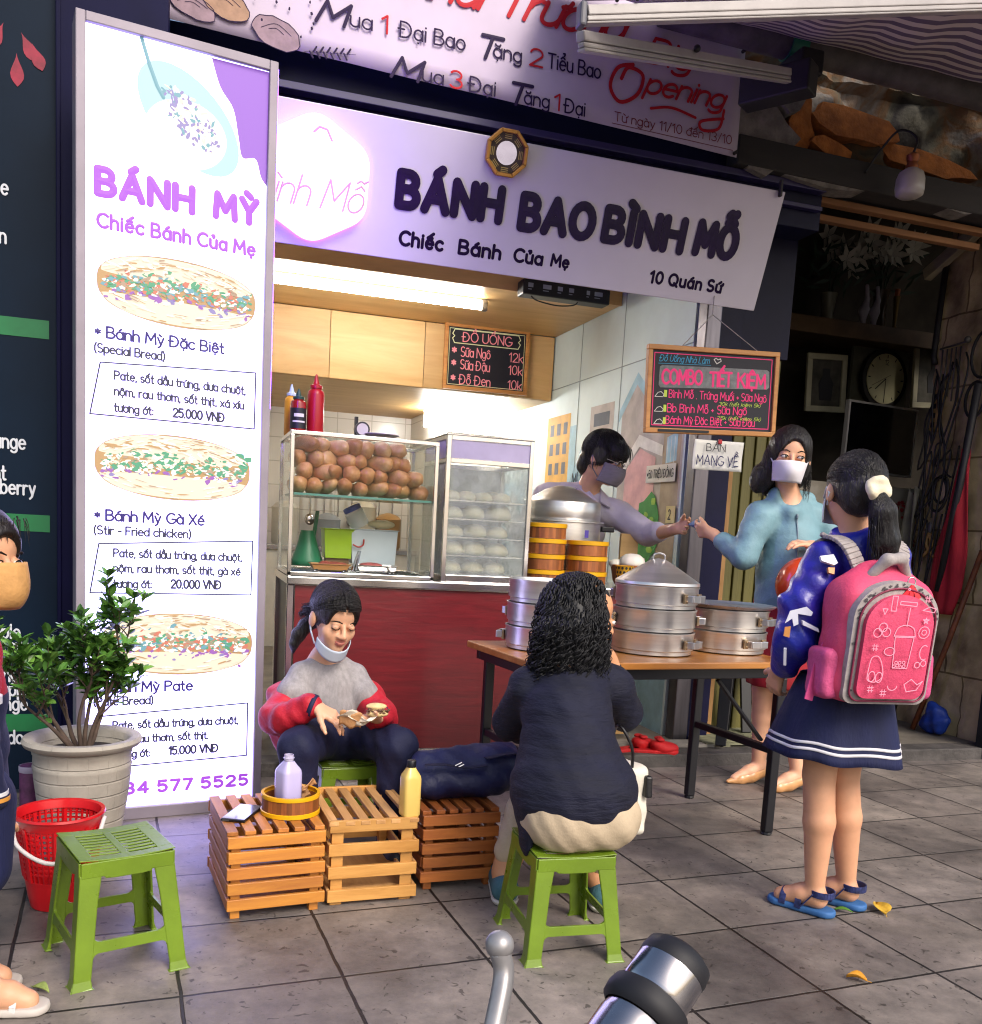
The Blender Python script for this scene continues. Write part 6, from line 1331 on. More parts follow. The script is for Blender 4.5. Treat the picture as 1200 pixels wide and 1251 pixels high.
# ================================================================ STREET FURNITURE AND SMALL THINGS
OLV = mat('olive green plastic', '#66801e', .3, var=.16, vs=7, rvar=.12, coat=.08, bump=.05, bs=90)
def fillet_rung(w0, w1, z0, z1, r, n=5):
    """a rung whose inner corners sweep up into the legs: outline in (x, z)"""
    top = [(-w1/2, z1+r)]+[(-w1/2+r-r*cos(i*pi/2/n), z1+r-r*sin(i*pi/2/n)) for i in range(1, n+1)]
    top += [(-x, z) for x, z in top[::-1]]
    bot = [(w0/2, z0-r*.7)]+[(w0/2-r*.7+r*.7*cos(i*pi/2/n), z0-r*.7+r*.7*sin(i*pi/2/n)) for i in range(1, n+1)]
    bot += [(-x, z) for x, z in bot[::-1]]
    return top+bot
def make_stool(label, group):
    t = thing('plastic_stool', label, 'stool', (0, 0, 0), 0, group); H = .298; TB, TT = (.132, .148), (.106, .112)  # half sizes at the foot and at the seat
    def at(z): q = z/H; return TB[0]+(TT[0]-TB[0])*q, TB[1]+(TT[1]-TB[1])*q
    th = .007
    for sx in (-1, 1):
        for sy in (-1, 1):
            m = MB(); ws = [(0, .043), (.02, .04), (.09, .042), (.19, .044), (.262, .05)]
            for z, w in ws: pass
            vs = []
            for z, w in ws:
                hx, hy = at(z); ex = .004 if z == 0 else 0
                c = [(hx+ex, hy+ex), (hx-w, hy+ex), (hx-w, hy-th), (hx-th, hy-th), (hx-th, hy-w), (hx+ex, hy-w)]
                vs += [(sx*x, sy*y, z) for x, y in c]
            fs = []
            for i in range(len(ws)-1):
                for j in range(6): fs.append((i*6+j, i*6+(j+1) % 6, i*6+6+(j+1) % 6, i*6+6+j))
            fs += [(0, 1, 2, 3), (0, 3, 4, 5)]; k = 6*(len(ws)-1); fs += [(k, k+1, k+2, k+3), (k, k+3, k+4, k+5)]
            if sx*sy < 0: fs = [f[::-1] for f in fs]
            m.add(vs, fs); fx, fy = at(0); m.b2((sx*(fx-.045), sy*(fy-.045), 0), (sx*(fx+.006), sy*(fy+.006), .008)) if False else None
            obj('leg', m, OLV, t, bevel=.003)
    for ax in (0, 1):
        for s in (-1, 1):
            m = MB()
            for z0, z1, nm in ((.078, .104, 'rung'),):
                hw = at(.09)[ax]; P = fillet_rung(2*hw-.078, 2*hw-.078, z0, z1, .02); d_ = at(.09)[1-ax]; lean = (TB[1-ax]-TT[1-ax])/H
                o_ = [0, 0, 0]; o_[1-ax] = s*(d_+lean*.09); u_ = [0, 0, 0]; u_[ax] = 1; v_ = [0, 0, 1]; v_[1-ax] = -s*lean; n_ = [0, 0, 0]; n_[1-ax] = s
                m.prism(P, (o_, u_, v_, n_), -.0075, -.0015)
            obj('rung', m, OLV, t, bevel=.0015)
    m = MB(); 
    for ax in (0, 1):
        for s in (-1, 1):
            hw = TT[ax]; P = [(-hw, .255), (-hw+.05, .255), (-hw+.055, .25), (-hw+.075, .248), (hw-.075, .248), (hw-.055, .25), (hw-.05, .255), (hw, .255), (hw, H-.006), (-hw, H-.006)]
            hh = at(.275)[1-ax]; o_ = [0, 0, 0]; o_[1-ax] = s*(hh+.002); u_ = [0, 0, 0]; u_[ax] = 1; n_ = [0, 0, 0]; n_[1-ax] = s
            m.prism(P, (o_, u_, (0, 0, 1), n_), -.006 if ax else -.0055, .0005 if ax else .001)
    obj('apron', m, OLV, t, bevel=.002)
    # slotted seat: rim, centre rib and two columns of bars, dished a little
    m = MB(); hx, hy = TT[0]+.004, TT[1]+.004; z = lambda x, y: H-.004+.006*((x/hx)**2)
    def plate(x0, x1, y0, y1, nx=4):
        g = 6; xs = [x0+(x1-x0)*i/g for i in range(g+1)]; vs = []
        for x in xs: vs += [(x, y0, z(x, 0)), (x, y1, z(x, 0)), (x, y1, z(x, 0)-.0035), (x, y0, z(x, 0)-.0035)]
        fs = []
        for i in range(g):
            for j in range(4): fs.append((i*4+j, i*4+4+j, i*4+4+(j+1) % 4, i*4+(j+1) % 4))
        fs += [(0, 1, 2, 3), (g*4+3, g*4+2, g*4+1, g*4)]; m.add(vs, fs)
    plate(-hx, hx, -hy, -hy+.03); plate(-hx, hx, hy-.03, hy); plate(-hx, -hx+.034, -hy+.03, hy-.03); plate(hx-.034, hx, -hy+.03, hy-.03); plate(-.009, .009, -hy+.03, hy-.03)
    y0_, y1_ = -hy+.03, hy-.03; n = 8; pit = (y1_-y0_)/n
    for i in range(n):
        y = y0_+pit*i
        plate(-hx+.034, -.009, y+pit*.5, y+pit); plate(.009, hx-.034, y+pit*.5, y+pit)
    obj('seat', m, OLV, t, bevel=.0012)
    return t
stl = make_stool('empty olive green plastic stool with slotted seat in front of the red basket', 'green plastic stools'); stl.location = (-.165, 2.405, 0); stl.rotation_euler = (0, 0, radians(19))
dup(stl, (.975, 2.295, 0), radians(-3), 'olive green plastic stool under the woman in the navy top').scale = (1, 1.05, .94)
dup(stl, (.535, 3.24, 0), radians(4), 'olive green plastic stool under the girl eating behind the crates').scale = (1, 1, .95)

# ---- slatted crates
W1 = wood('honey crate wood', '#c88634', '#a0602a', 8, 'X', .5, coat=.15); W1Y = wood('honey crate wood along', '#c2813c', '#9c5e28', 8, 'Y', .5)
W2 = wood('pale crate wood', '#d6a058', '#b27b38', 8, 'X', .55); W2Y = wood('pale crate wood along', '#cf9f68', '#ab7a45', 8, 'Y', .55); W3 = wood('red brown crate wood', '#b0692e', '#88481e', 8, 'X', .5, coat=.15); W3Y = wood('red brown crate wood along', '#a8602c', '#7d421c', 8, 'Y', .5)
def crate(loc, rz, w, d, h, style, m, my, label, top=True, n=5):
    t = thing('slatted_crate', label, 'crate', loc, rz, 'slatted wooden crates'); F = rframe(loc, rz)
    def B(mb, a, b):
        q = MB().b2(a, b); mb.add([tuple(F(*v)) for v in q.v], q.f)
    th = .012; foot = .028; sh = (h-foot)/n
    rr = random.Random(int(w*1000)+n)
    for i in range(n):
        z0 = foot+sh*i; z1 = z0+sh*(.74 if style == 'log' else .6)
        if style == 'frame': z0 = .012+(h-.012-.033)/(n-1)*i; z1 = z0+.036
        j = .003 if (i % 2) else 0.
        for y0, y1, nm in ((0, th, 'front_slat'), (d-th, d, 'rear_slat')):
            mb = MB(); B(mb, (-w/2+j+rr.uniform(-.002, .002), y0+(j*.8 if y0 == 0 else -j*.8), z0), (w/2-j+rr.uniform(-.002, .002), y1+(j*.8 if y0 == 0 else -j*.8), z1)); obj(nm, mb, m, t, bevel=.0018)
        for x0 in (-w/2, w/2-th):
            mb = MB(); B(mb, (x0+.001, th+.004, z0+.001), (x0+th-.001, d-th-.004, z1-.001)); obj('side_slat', mb, my, t, bevel=.0018)
    for x in (-w/2+th+.001, w/2-th-.027):
        for y in (th+.005, d-th-.031):
            mb = MB()
            B(mb, (x, y, 0), (x+.026, y+.026, h-.02)); obj('corner_post', mb, m, t, bevel=.0018)
    if style == 'frame':
        for x in (-w/2+.012, w/2-.05):
            mb = MB(); B(mb, (x, th+.0012, 0), (x+.034, th+.0048, h-.034)); obj('front_post', mb, m, t, bevel=.001)
    if top:
        k = 6; pit = w/k
        for i in range(k):
            mb = MB(); x0 = -w/2+pit*i+(.004 if i else .001); x1 = x0+pit*(.62 if style == 'frame' else .66)
            if i == k-1: x1 = w/2-.001; x0 = x1-pit*.62
            B(mb, (x0, .001 if style == 'frame' else .014, h-.012), (x1, d-.001, h)); obj('top_slat', mb, my, t, bevel=.0015)
    mb = MB(); B(mb, (-w/2+th+.001, th+.035, foot+.002), (w/2-th-.001, d-th-.035, foot+.01)); obj('floor_board', mb, my, t)
    return t
crate((.243, 2.575, 0), radians(6.5), .272, .375, .25, 'log', W1, W1Y, 'honey coloured slatted crate carrying the phone and bamboo tray')
crate((.523, 2.622, 0), radians(2.5), .268, .37, .252, 'frame', W2, W2Y, 'pale new slatted crate in the middle with open front frame', n=4)
crate((.808, 2.69, 0), radians(2.6), .25, .33, .25, 'log', W3, W3Y, 'reddish brown slatted crate under the navy bag', top=True)
# phone, bamboo tray with bottle and paper, juice bottle
ph = thing('phone', 'dark phone with a glossy lilac screen lying on the honey crate', 'phone', (.155, 2.73, .251), radians(-24)); F = rframe((.155, 2.73, .251), radians(-24))
q = MB().b2((-.036, -.075, 0), (.036, .075, .008)); q.v = [tuple(F(*v)) for v in q.v]; obj('body', q, mat('black phone case', '#101014', .3), ph, bevel=.003)
q = MB().b2((-.033, -.071, .0082), (.033, .071, .0088)); q.v = [tuple(F(*v)) for v in q.v]; obj('screen', q, mat('phone glass', '#1a1822', .04, var=0, coat=1), ph)
q = MB().b2((-.03, -.0765, .002), (-.01, -.0755, .006)); q.v = [tuple(F(*v)) for v in q.v]; obj('button', q, mat('grey wire', '#55524e'), ph)
ty = thing('bamboo_steamer', 'single low bamboo tray with yellow rims on the honey crate', 'bamboo steamer', (.292, 2.74, .251)); R = .085; zb = .251
obj('wall', MB().lathe([(R*.97, zb+.012), (R*.97, zb+.05), (R*.9, zb+.05), (R*.9, zb+.01), (.001, zb+.01)], (.292, 2.74, 0), 40), BAMW, ty, smooth=40)
obj('band', MB().lathe([(R*.9, zb+.0505), (R*1.0, zb+.0505), (R*1.01, zb+.056), (R*1.0, zb+.062), (R*.9, zb+.062)], (.292, 2.74, 0), 40).lathe([(R*.975, zb+.0), (R*1.01, zb+.001), (R*1.01, zb+.012), (R*.975, zb+.0135)], (.292, 2.74, 0), 40), YEL, ty, smooth=40)
def square_bottle(name, label, c, w, h, liquid, capm, fill, rz):
    t = thing(name, label, 'bottle', c); x, y, z = c; k = w/2; R_ = rotz(rz)
    prof = [(k*.92, 0), (k, .006), (k, h*.68), (k*.92, h*.74), (k*.45, h*.87), (k*.42, h*.885)]
    obj('body', MB().lathe([(r, zz+z) for r, zz in prof], (x, y, 0), 32, rot=R_, sq=5), liquid, t, smooth=45)
    if capm: obj('cap', MB().lathe([(k*.5, z+h*.89), (k*.52, z+h*.9), (k*.52, z+h), (k*.46, z+h+.002), (.0008, z+h+.002)], (x, y, 0), 24), capm, t, smooth=40)
    else:
        obj('neck', MB().lathe([(k*.42, z+h*.886), (k*.42, z+h*.93), (k*.5, z+h*.935), (k*.5, z+h*.95), (k*.42, z+h*.955), (k*.42, z+h), (k*.36, z+h), (k*.36, z+h*.886)], (x, y, 0), 24), mat('clear neck', '#cfc8e0', .12, alpha=.6), t, smooth=40)
    return t
square_bottle('drink_bottle', 'open bottle of lilac white milk standing in the bamboo tray', (.283, 2.73, .2615), .064, .165, mat('lilac milk', '#b9b0dc', .25, var=.05, coat=.5), None, .9, .5)
square_bottle('drink_bottle', 'capped bottle of yellow corn milk on the edge of the pale crate', (.632, 2.66, .253), .054, .165, mat('corn milk', '#e3c26a', .3, var=.05, coat=.5), mat('black plastic', '#14151c'), .8, .2)
pb = thing('paper_bag', 'crumpled brown paper bag in the bamboo tray behind the milk', 'paper bag', (.335, 2.765, .262))
def crumple(u, v):
    return (.3+.07*u+.01*sin(v*9+u*7), 2.79+.02*sin(u*8)-.03*v*sin(u*5), .268+.075*v*(1-.35*u)+.012*sin(u*11+v*6))
obj('bag', MB().grid(crumple, 8, 8), mat('kraft paper', '#b98a5e', .8, var=.1, bump=.3), pb, smooth=20, solid=.002)
# navy bag on the third crate
bg2 = thing('sports_bag', 'slumped navy sports bag with a metal buckle on the reddish crate', 'bag', (.86, 2.87, .251))
sd = SDF(.007, .05).cap((.74, 2.87, .33), (1.0, 2.9, .33), .065, .06).ell((.72, 2.85, .3), (.06, .09, .05)).ell((.88, 2.86, .31), (.17, .11, .062)).ell((.95, 2.86, .36), (.09, .07, .045)).cap((.71, 2.86, .37), (1.02, 2.92, .385), .02, .022, .03)
sd.post = lambda D, X, Y, Z: np.maximum(D+.004*np.sin(X*60+Z*50)*np.sin(Y*40+X*25), .252-Z)
NVY = mat('navy nylon', '#141a42', .55, var=.2, vs=8, bump=.3, bs=60); obj('body', sd.into(MB(), 2), NVY, bg2, smooth=180)
sm = MB()
def strap(pts, w=.012, t_=.003):
    P = spline(pts, 6)
    for i in range(len(P)-1): sm.beam(P[i], P[i+1], w*2, t_)
strap([(.70, 2.77, .375), (.76, 2.76, .378), (.83, 2.765, .366), (.9, 2.765, .372)]); strap([(.9, 2.78, .39), (1.0, 2.8, .4), (1.04, 2.85, .37)]); obj('strap', sm, mat('navy webbing', '#0f1330', .7), bg2)
obj('buckle', MB().tube([(.795, 2.758, .374), (.815, 2.757, .384), (.823, 2.757, .378), (.803, 2.758, .368)], .0025, 6, closed=True), mat('bright metal', '#d8d5d0', .25, 1.), bg2)

# ---- red basket
RD = mat('red basket plastic', '#c4141c', .35, var=.08, coat=.2)
bk_ = thing('laundry_basket', 'red perforated plastic basket with a white handle behind the left stool', 'basket', (-.335, 2.78, 0)); c0 = (-.335, 2.78); Rb, Rt, Hb = .075, .112, .262
def rb(z): return Rb+(Rt-Rb)*(z/Hb)**.8
bm = MB().lathe([(.001, .002), (Rb, .002), (rb(.03), .03), (rb(.085), .085), (rb(.085)-.003, .085), (rb(.03)-.003, .03), (Rb-.004, .006), (.001, .006)], (*c0, 0), 48)
for z in (.11, .125, .14, .155, .17, .185, .2, .215, .23):
    bm.lathe([(rb(z)-.0028, z-.003), (rb(z), z-.003), (rb(z+.003), z+.003), (rb(z)-.0028, z+.003)], (*c0, 0), 48)
for j in range(40):
    a_ = 2*pi*j/40; c_, s_ = cos(a_), sin(a_); P = [(c0[0]+(rb(z)-.0015)*c_, c0[1]+(rb(z)-.0015)*s_, z) for z in (.084, .13, .18, .24)]
    bm.tube(P, .0034 if j % 5 else .0075, 4, caps=False)
obj('body', bm, RD, bk_, smooth=40)
obj('rim', MB().lathe([(rb(.235)-.004, .235), (rb(.235)+.002, .235), (Rt+.004, .258), (Rt+.008, .262), (Rt+.006, .268), (Rt-.004, .266), (rb(.24)-.006, .243)], (*c0, 0), 48), RD, bk_, smooth=40)
obj('handle', MB().tube(spline([(c0[0]-.115, c0[1]-.02, .25), (c0[0]-.09, c0[1]-.1, .2), (c0[0], c0[1]-.15, .165), (c0[0]+.09, c0[1]-.1, .19), (c0[0]+.118, c0[1]-.02, .25)]), .006, 8), mat('white basket handle', '#d6d0cc', .4), bk_, smooth=180)

# ---- potted shrub
px_, py_ = -.312, 3.15
sp_ = thing('potted_shrub', 'bushy small leaved shrub in a pale grey clay pot before the light box', 'potted plant', (px_, py_, 0))
def clay():
    m = mat('pale clay', '#a09a90', .8, var=.18, vs=7, bump=.0); n = m.node_tree; N = n.nodes; b = N['Principled BSDF']; L = n.links.new
    tc = N.new('ShaderNodeTexCoord'); sp = N.new('ShaderNodeSeparateXYZ'); L(tc.outputs['Object'], sp.inputs[0])
    at = N.new('ShaderNodeMath'); at.operation = 'ARCTAN2'; L(sp.outputs[0], at.inputs[0]); L(sp.outputs[1], at.inputs[1])
    cb = N.new('ShaderNodeCombineXYZ'); L(at.outputs[0], cb.inputs[0]); L(sp.outputs[2], cb.inputs[1])
    br = N.new('ShaderNodeTexBrick'); br.inputs['Scale'].default_value = 1; br.inputs['Brick Width'].default_value = .42; br.inputs['Row Height'].default_value = .045; br.inputs['Mortar Size'].default_value = .0035; br.inputs['Mortar Smooth'].default_value = .6; L(cb.outputs[0], br.inputs['Vector'])
    iv = N.new('ShaderNodeMath'); iv.operation = 'SUBTRACT'; iv.inputs[0].default_value = 1; L(br.outputs['Fac'], iv.inputs[1])
    nz = N.new('ShaderNodeTexNoise'); nz.inputs['Scale'].default_value = 60; L(tc.outputs['Object'], nz.inputs['Vector']); ma = N.new('ShaderNodeMath'); ma.operation = 'MULTIPLY_ADD'; ma.inputs[1].default_value = .15; L(nz.outputs['Fac'], ma.inputs[0]); L(iv.outputs[0], ma.inputs[2])
    bp = N.new('ShaderNodeBump'); bp.inputs['Strength'].default_value = .7; bp.inputs['Distance'].default_value = .006; L(ma.outputs[0], bp.inputs['Height']); L(bp.outputs[0], b.inputs['Normal']); return m
pot = obj('pot', MB().lathe([(.001, .001), (.1, .001), (.108, .012), (.118, .1), (.134, .2), (.142, .27), (.144, .3), (.146, .305), (.144, .31), (.143, .34), (.146, .345), (.148, .36), (.17, .372), (.176, .384), (.17, .395), (.15, .396), (.136, .385), (.13, .33), (.12, .3)], (px_, py_, 0), 56), clay(), sp_, smooth=50)
obj('soil', MB().lathe([(.132, .345), (.08, .352), (.001, .356)], (px_, py_, 0), 32), mat('dark soil', '#2a221c', .95, var=.5, vs=60, bump=.8, bs=120), sp_)
rr = random.Random(17); br_ = MB(); LM = [mat('shrub leaf %d' % i, c, .3, var=.2, vs=30, coat=.2) for i, c in enumerate(('#3d6128', '#507d33', '#2b4a22', '#6f9c44'))]; lf = MB()
def leaf(p, d_, L_, mi):
    d_ = d_.normalized(); up = Vector((rr.uniform(-.5, .5), rr.uniform(-.5, .5), 1)); s_ = d_.cross(up); s_ = s_.normalized() if s_.length > 1e-3 else Vector((1, 0, 0)); n_ = s_.cross(d_); w_ = L_*rr.uniform(.2, .28); cur = rr.uniform(-.1, .25)*L_
    row = [(0, .12), (.25, .75), (.5, 1), (.78, .7), (1, .02)]; vs = []
    for t, k in row:
        c_ = p+d_*(L_*t)-n_*(cur*t*t); vs += [c_-s_*(w_*k)+n_*(w_*k*.35), c_, c_+s_*(w_*k)+n_*(w_*k*.35)]
    fs = []
    for i in range(4):
        for j in range(2): fs.append((i*3+j, i*3+j+1, i*3+4+j, i*3+3+j))
    lf.add(vs, fs, mi)
def twig(p, d_, L_, r0, lev):
    P = [p]; k = 5; q = p.copy(); dd = d_.normalized()
    for i in range(k):
        dd = (dd+Vector((rr.uniform(-.22, .22), rr.uniform(-.22, .22), rr.uniform(-.05, .22)))).normalized(); q = q+dd*(L_/k); P.append(q.copy())
    br_.tube(spline(P, 3), [r0*(1-.6*i/(3*k)) for i in range(3*k+1)], 6)
    if lev < 2:
        for i in range(4 if lev == 0 else 4):
            j = rr.randint(2, k); nd = (dd+Vector((rr.uniform(-1, 1), rr.uniform(-.9, .9), rr.uniform(-.1, .7)))).normalized(); twig(P[j], nd, L_*rr.uniform(.45, .65), r0*.5, lev+1)
    if lev >= 1:
        nl = 6 if lev == 2 else 3
        for i in range(nl):
            t = rr.uniform(.3, 1)*k; a_ = int(min(k-1, t)); p0 = P[a_].lerp(P[a_+1], t-a_); ld = (dd*.4+Vector((rr.uniform(-1, 1), rr.uniform(-1, 1), rr.uniform(-.4, .9)))); leaf(p0, ld, rr.uniform(.032, .056), rr.choice([0, 0, 1, 1, 2, 3]))
        for i in range(5): a_ = i*1.26+rr.random(); leaf(P[-1], dd*.8+Vector((cos(a_), sin(a_), .1)), rr.uniform(.035, .055), rr.choice([1, 3, 0]))
for dx, dy, dz, L_ in ((-.75, -.1, .9, .27), (-.4, .25, 1, .26), (-.15, -.25, 1.1, .25), (.15, .15, 1, .27), (.5, -.05, 1.25, .29), (.5, .1, .8, .2), (-.6, -.4, .8, .22)):
    twig(Vector((px_+.03*dx, py_+.03*dy, .345)), Vector((dx, dy, dz)), L_, .0085, 0)
obj('stem', br_, mat('shrub bark', '#4a3c33', .85, var=.3, vs=30), sp_, smooth=180); obj('foliage', lf, LM, sp_)
ro = thing('fabric_roll', 'upright violet patterned roll standing behind the clay pot', 'roll', (-.5, 3.32, 0)); obj('roll', MB().lathe([(.03, .001), (.034, .01), (.034, .25), (.03, .255), (.024, .25), (.001, .24)], (-.49, 3.34, 0), 20), mat('violet print', '#5a2a4f', .6, var=.5, vs=24), ro, smooth=40); obj('rim', MB().lathe([(.0345, .235), (.036, .24), (.036, .252), (.0345, .256)], (-.49, 3.34, 0), 20), mat('lilac rim', '#a99fb5', .5), ro, smooth=40)

# ---- fallen leaves
def ground_leaf(x, y, rz, L_, w_, m, lab, curl=.3):
    F = rframe((x, y, .003), rz); vs, fs = [], []; n = 8
    for i in range(n+1):
        t = i/n; k = sin(pi*min(1, t*1.02)**.75)*w_*(1-.1*t)
        for j in (-1, -.5, 0, .5, 1): vs.append(tuple(F(L_*(t-.5), k*j, .002+curl*w_*(j*j)*(.5+.5*sin(t*3))+.006*sin(t*pi))))
    for i in range(n):
        for j in range(4): fs.append((i*5+j, i*5+j+1, i*5+6+j, i*5+5+j))
    t_ = thing('fallen_leaf', lab, 'leaf', (x, y, .003)); obj('blade', MB().add(vs, fs), m, t_, smooth=180, solid=.0008); obj('stalk', MB().tube([F(-L_*.5, 0, .004), F(-L_*.72, .004, .003)], .001, 5), m, t_)
YL = mat('yellow leaf', '#d3a93a', .6, var=.2, vs=60)
ground_leaf(2.06, 2.3, 1.25, .085, .028, YL, 'large yellow leaf lying beside the girl in sandals', .5)
ground_leaf(1.93, 2.31, -.6, .055, .012, mat('green leaf', '#4f7a2a', .5, var=.2, vs=60), 'small dark green leaf behind the girl\'s heels', .4)
ground_leaf(1.66, 1.91, .9+1.6, .05, .016, mat('orange leaf', '#c98a22', .6, var=.25, vs=60), 'small orange leaf lying near the front right slabs', .8)
ground_leaf(-.31, 2.24, -.7, .05, .014, mat('olive leaf', '#8a9a55', .6, var=.2, vs=60), 'pale olive leaf curled on the slabs by the left stool', .7)
# ---- motorbike handlebar poking in at the bottom edge
mb_ = thing('motorbike', 'chrome handlebar grip and grey brake lever of a parked motorbike', 'motorbike', (.1, .3, 0))
G0, G1 = Vector((.1685, .4303, .7445)), Vector((.2862, .4895, .8397)); ax = (G1-G0).normalized(); up_ = ax.orthogonal().normalized(); RX = Matrix((up_, ax.cross(up_), ax)).transposed(); CHR = mat('worn chrome', '#a9a6a8', .2, 1., var=.2, vs=12, rvar=.08)
gl_ = (G1-G0).length
obj('grip', MB().lathe([(.0215, -.12), (.0225, -.1), (.0225, gl_-.045), (.0215, gl_-.04)], G0, 32, rot=RX), CHR, mb_, smooth=40)
obj('collar', MB().lathe([(.0225, gl_-.0395), (.0262, gl_-.036), (.0268, gl_-.03), (.0255, gl_-.024), (.021, gl_-.0235)], G0, 32, rot=RX), mat('black rubber', '#16151a', .4), mb_, smooth=60)
obj('bar_end', MB().lathe([(.0205, gl_-.023), (.0222, gl_-.02), (.0222, gl_-.002)], G0, 32, rot=RX), CHR, mb_, smooth=40)
obj('end_cap', MB().lathe([(.0222, gl_-.0018), (.0226, gl_+.002), (.0215, gl_+.009), (.016, gl_+.013), (.0008, gl_+.0135)], G0, 32, rot=RX), mat('black rubber', '#16151a', .35), mb_, smooth=60)
lv = MB().tube(spline([(.2, .565, .824), (.203, .562, .81), (.196, .55, .79), (.18, .53, .75), (.15, .5, .69), (.1, .45, .64)]), [.0075]*26 if False else .0072, 12); lv.ell((.2005, .5665, .8275), (.0098, .0098, .0098))
obj('brake_lever', lv, mat('grey cast lever', '#9a9797', .38, .5, var=.15, vs=30), mb_, smooth=180)
bd = MB().tube([G0-ax*.115, G0-ax*.35, (-.05, .12, .6)], .011, 12); obj('handlebar', bd, CHR, mb_, smooth=180)
fk = MB().tube([(-.05, .12, .62), (-.02, .16, .3)], .02, 12).lathe([(.22, -.03), (.26, 0), (.22, .03)], (-.02, .18, .27), 40, rot=Matrix.Rotation(pi/2, 3, 'Y')); obj('front_wheel', fk, mat('black rubber', '#16151a'), mb_, smooth=40)
# ================================================================ PEOPLE
def skin(name, c): return mat(name, c, .48, var=.06, vs=18, sss=.12, bump=.04, bs=300)
SK1, SK2, SK3 = skin('fair skin', '#d9a787'), skin('warm skin', '#cf9a78'), skin('tan skin', '#c58e68')
HAIR = mat('black hair', '#120d0e', .38, var=.6, vs=90, stretch=(1, 1, .1), bump=1., bs=140)
HAIRC = mat('black curls', '#0a090e', .55, var=.4, vs=60)
LIP = mat('lip', '#bb7264', .45, var=.05); EYEW = mat('eye white', '#d8d2cc', .2, var=0, coat=.5); IRIS = mat('dark iris', '#120b08', .1, var=0, coat=1); BROW = mat('dark brow', '#1c1412', .7, var=0)
def frame3(fwd, up=(0, 0, 1), roll=0.):
    y = Vector(fwd).normalized(); x = y.cross(Vector(up)).normalized(); z = x.cross(y)
    if roll: x, z = x*cos(roll)+z*sin(roll), z*cos(roll)-x*sin(roll)
    return np.array([[x[i], y[i], z[i]] for i in range(3)])
class Head:
    def __init__(s, c, R, k=1.): s.c = np.array(c, float); s.R = R; s.k = k
    def __call__(s, x, y, z): return s.c+s.R @ (np.array((x, y, z), float)*s.k)
    def add(s, sd, neck=None, m=0, nr=.05, lips=1, mouth=True):
        P, R, k = s, s.R, s.k; r = lambda *a: np.array(a)*k
        sd.ell(P(0, -.012, .03), r(.074, .094, .086), R, .02*k, m); sd.ell(P(0, .03, -.045), r(.054, .056, .056), R, .016*k, m); sd.ell(P(0, .064, -.086), r(.022, .019, .016), R, .018*k, m)
        sd.ell(P(0, .045, .04), r(.056, .033, .045), R, .015*k, m)
        for q in (-1, 1):
            sd.ell(P(q*.034, .052, -.028), r(.027, .027, .029), R, .014*k, m); sd.ell(P(q*.031, .1015, .004), r(.018, .0105, .0085), R, .012*k, m, '-')
            sd.ell(P(q*.077, -.008, -.008), r(.011, .021, .032), R, .008*k, m); sd.ell(P(q*.012, .09, -.031), r(.008, .009, .007), R, .007*k, m)
            sd.ell(P(q*.03, .079, .003), r(.0135, .0125, .012), R, .004*k, m)
        sd.cap(P(0, .084, .006), P(0, .1, -.026), .0075*k, .0105*k, .011*k, m)
        if mouth:
            sd.ell(P(0, .089, -.054), r(.017, .008, .0046), R, .005*k, lips); sd.ell(P(0, .0855, -.0625), r(.0135, .0085, .005), R, .006*k, lips)
        if neck is not None: sd.cap(P(0, -.02, -.05), neck, nr*k, nr*1.08*k, .03*k, m)
    def eyes(s, par, gaze=(0, 0), lid=.0, brow=True):
        for q in (-1, 1):
            mb = MB(); R3 = Matrix(s.R.tolist())
            if lid > 1: obj('eyelash', mb.tube([P3(s(q*.0165, .0885, .003)), P3(s(q*.024, .0935, -.002)), P3(s(q*.034, .093, -.0035)), P3(s(q*.046, .084, .001))], .0015*s.k, 5), BROW, par, smooth=180)
            if lid <= 1: mb.ell(P3(s(q*.031, .0815, .004)), [a*s.k for a in (.0135, .0112, .0076-lid*.0045)], R3, 14, 8, 0); mb.ell(P3(s(q*.031+gaze[0]*.006, .0885, .0042+gaze[1]*.003)), [a*s.k for a in (.0064, .005, .0064-lid*.003)], R3, 12, 8, 1)
            if lid <= 1: mb.tube([P3(s(q*.0165, .0895, .003)), P3(s(q*.022, .0925, .0095)), P3(s(q*.031, .0935, .012-lid*.004)), P3(s(q*.04, .0895, .0095)), P3(s(q*.047, .083, .004))], .0016*s.k, 5, 2)
            if lid <= 1: obj('eye', mb, [EYEW, IRIS, BROW], par, smooth=180)
            if brow:
                mb = MB().tube([P3(s(q*.014, .0955, .0225)), P3(s(q*.028, .0945, .0285)), P3(s(q*.041, .087, .027)), P3(s(q*.051, .074, .021))], [.0018*s.k, .0028*s.k, .0024*s.k, .001*s.k], 5); obj('eyebrow', mb, BROW, par, smooth=180)
def P3(a): return Vector([float(q) for q in a])
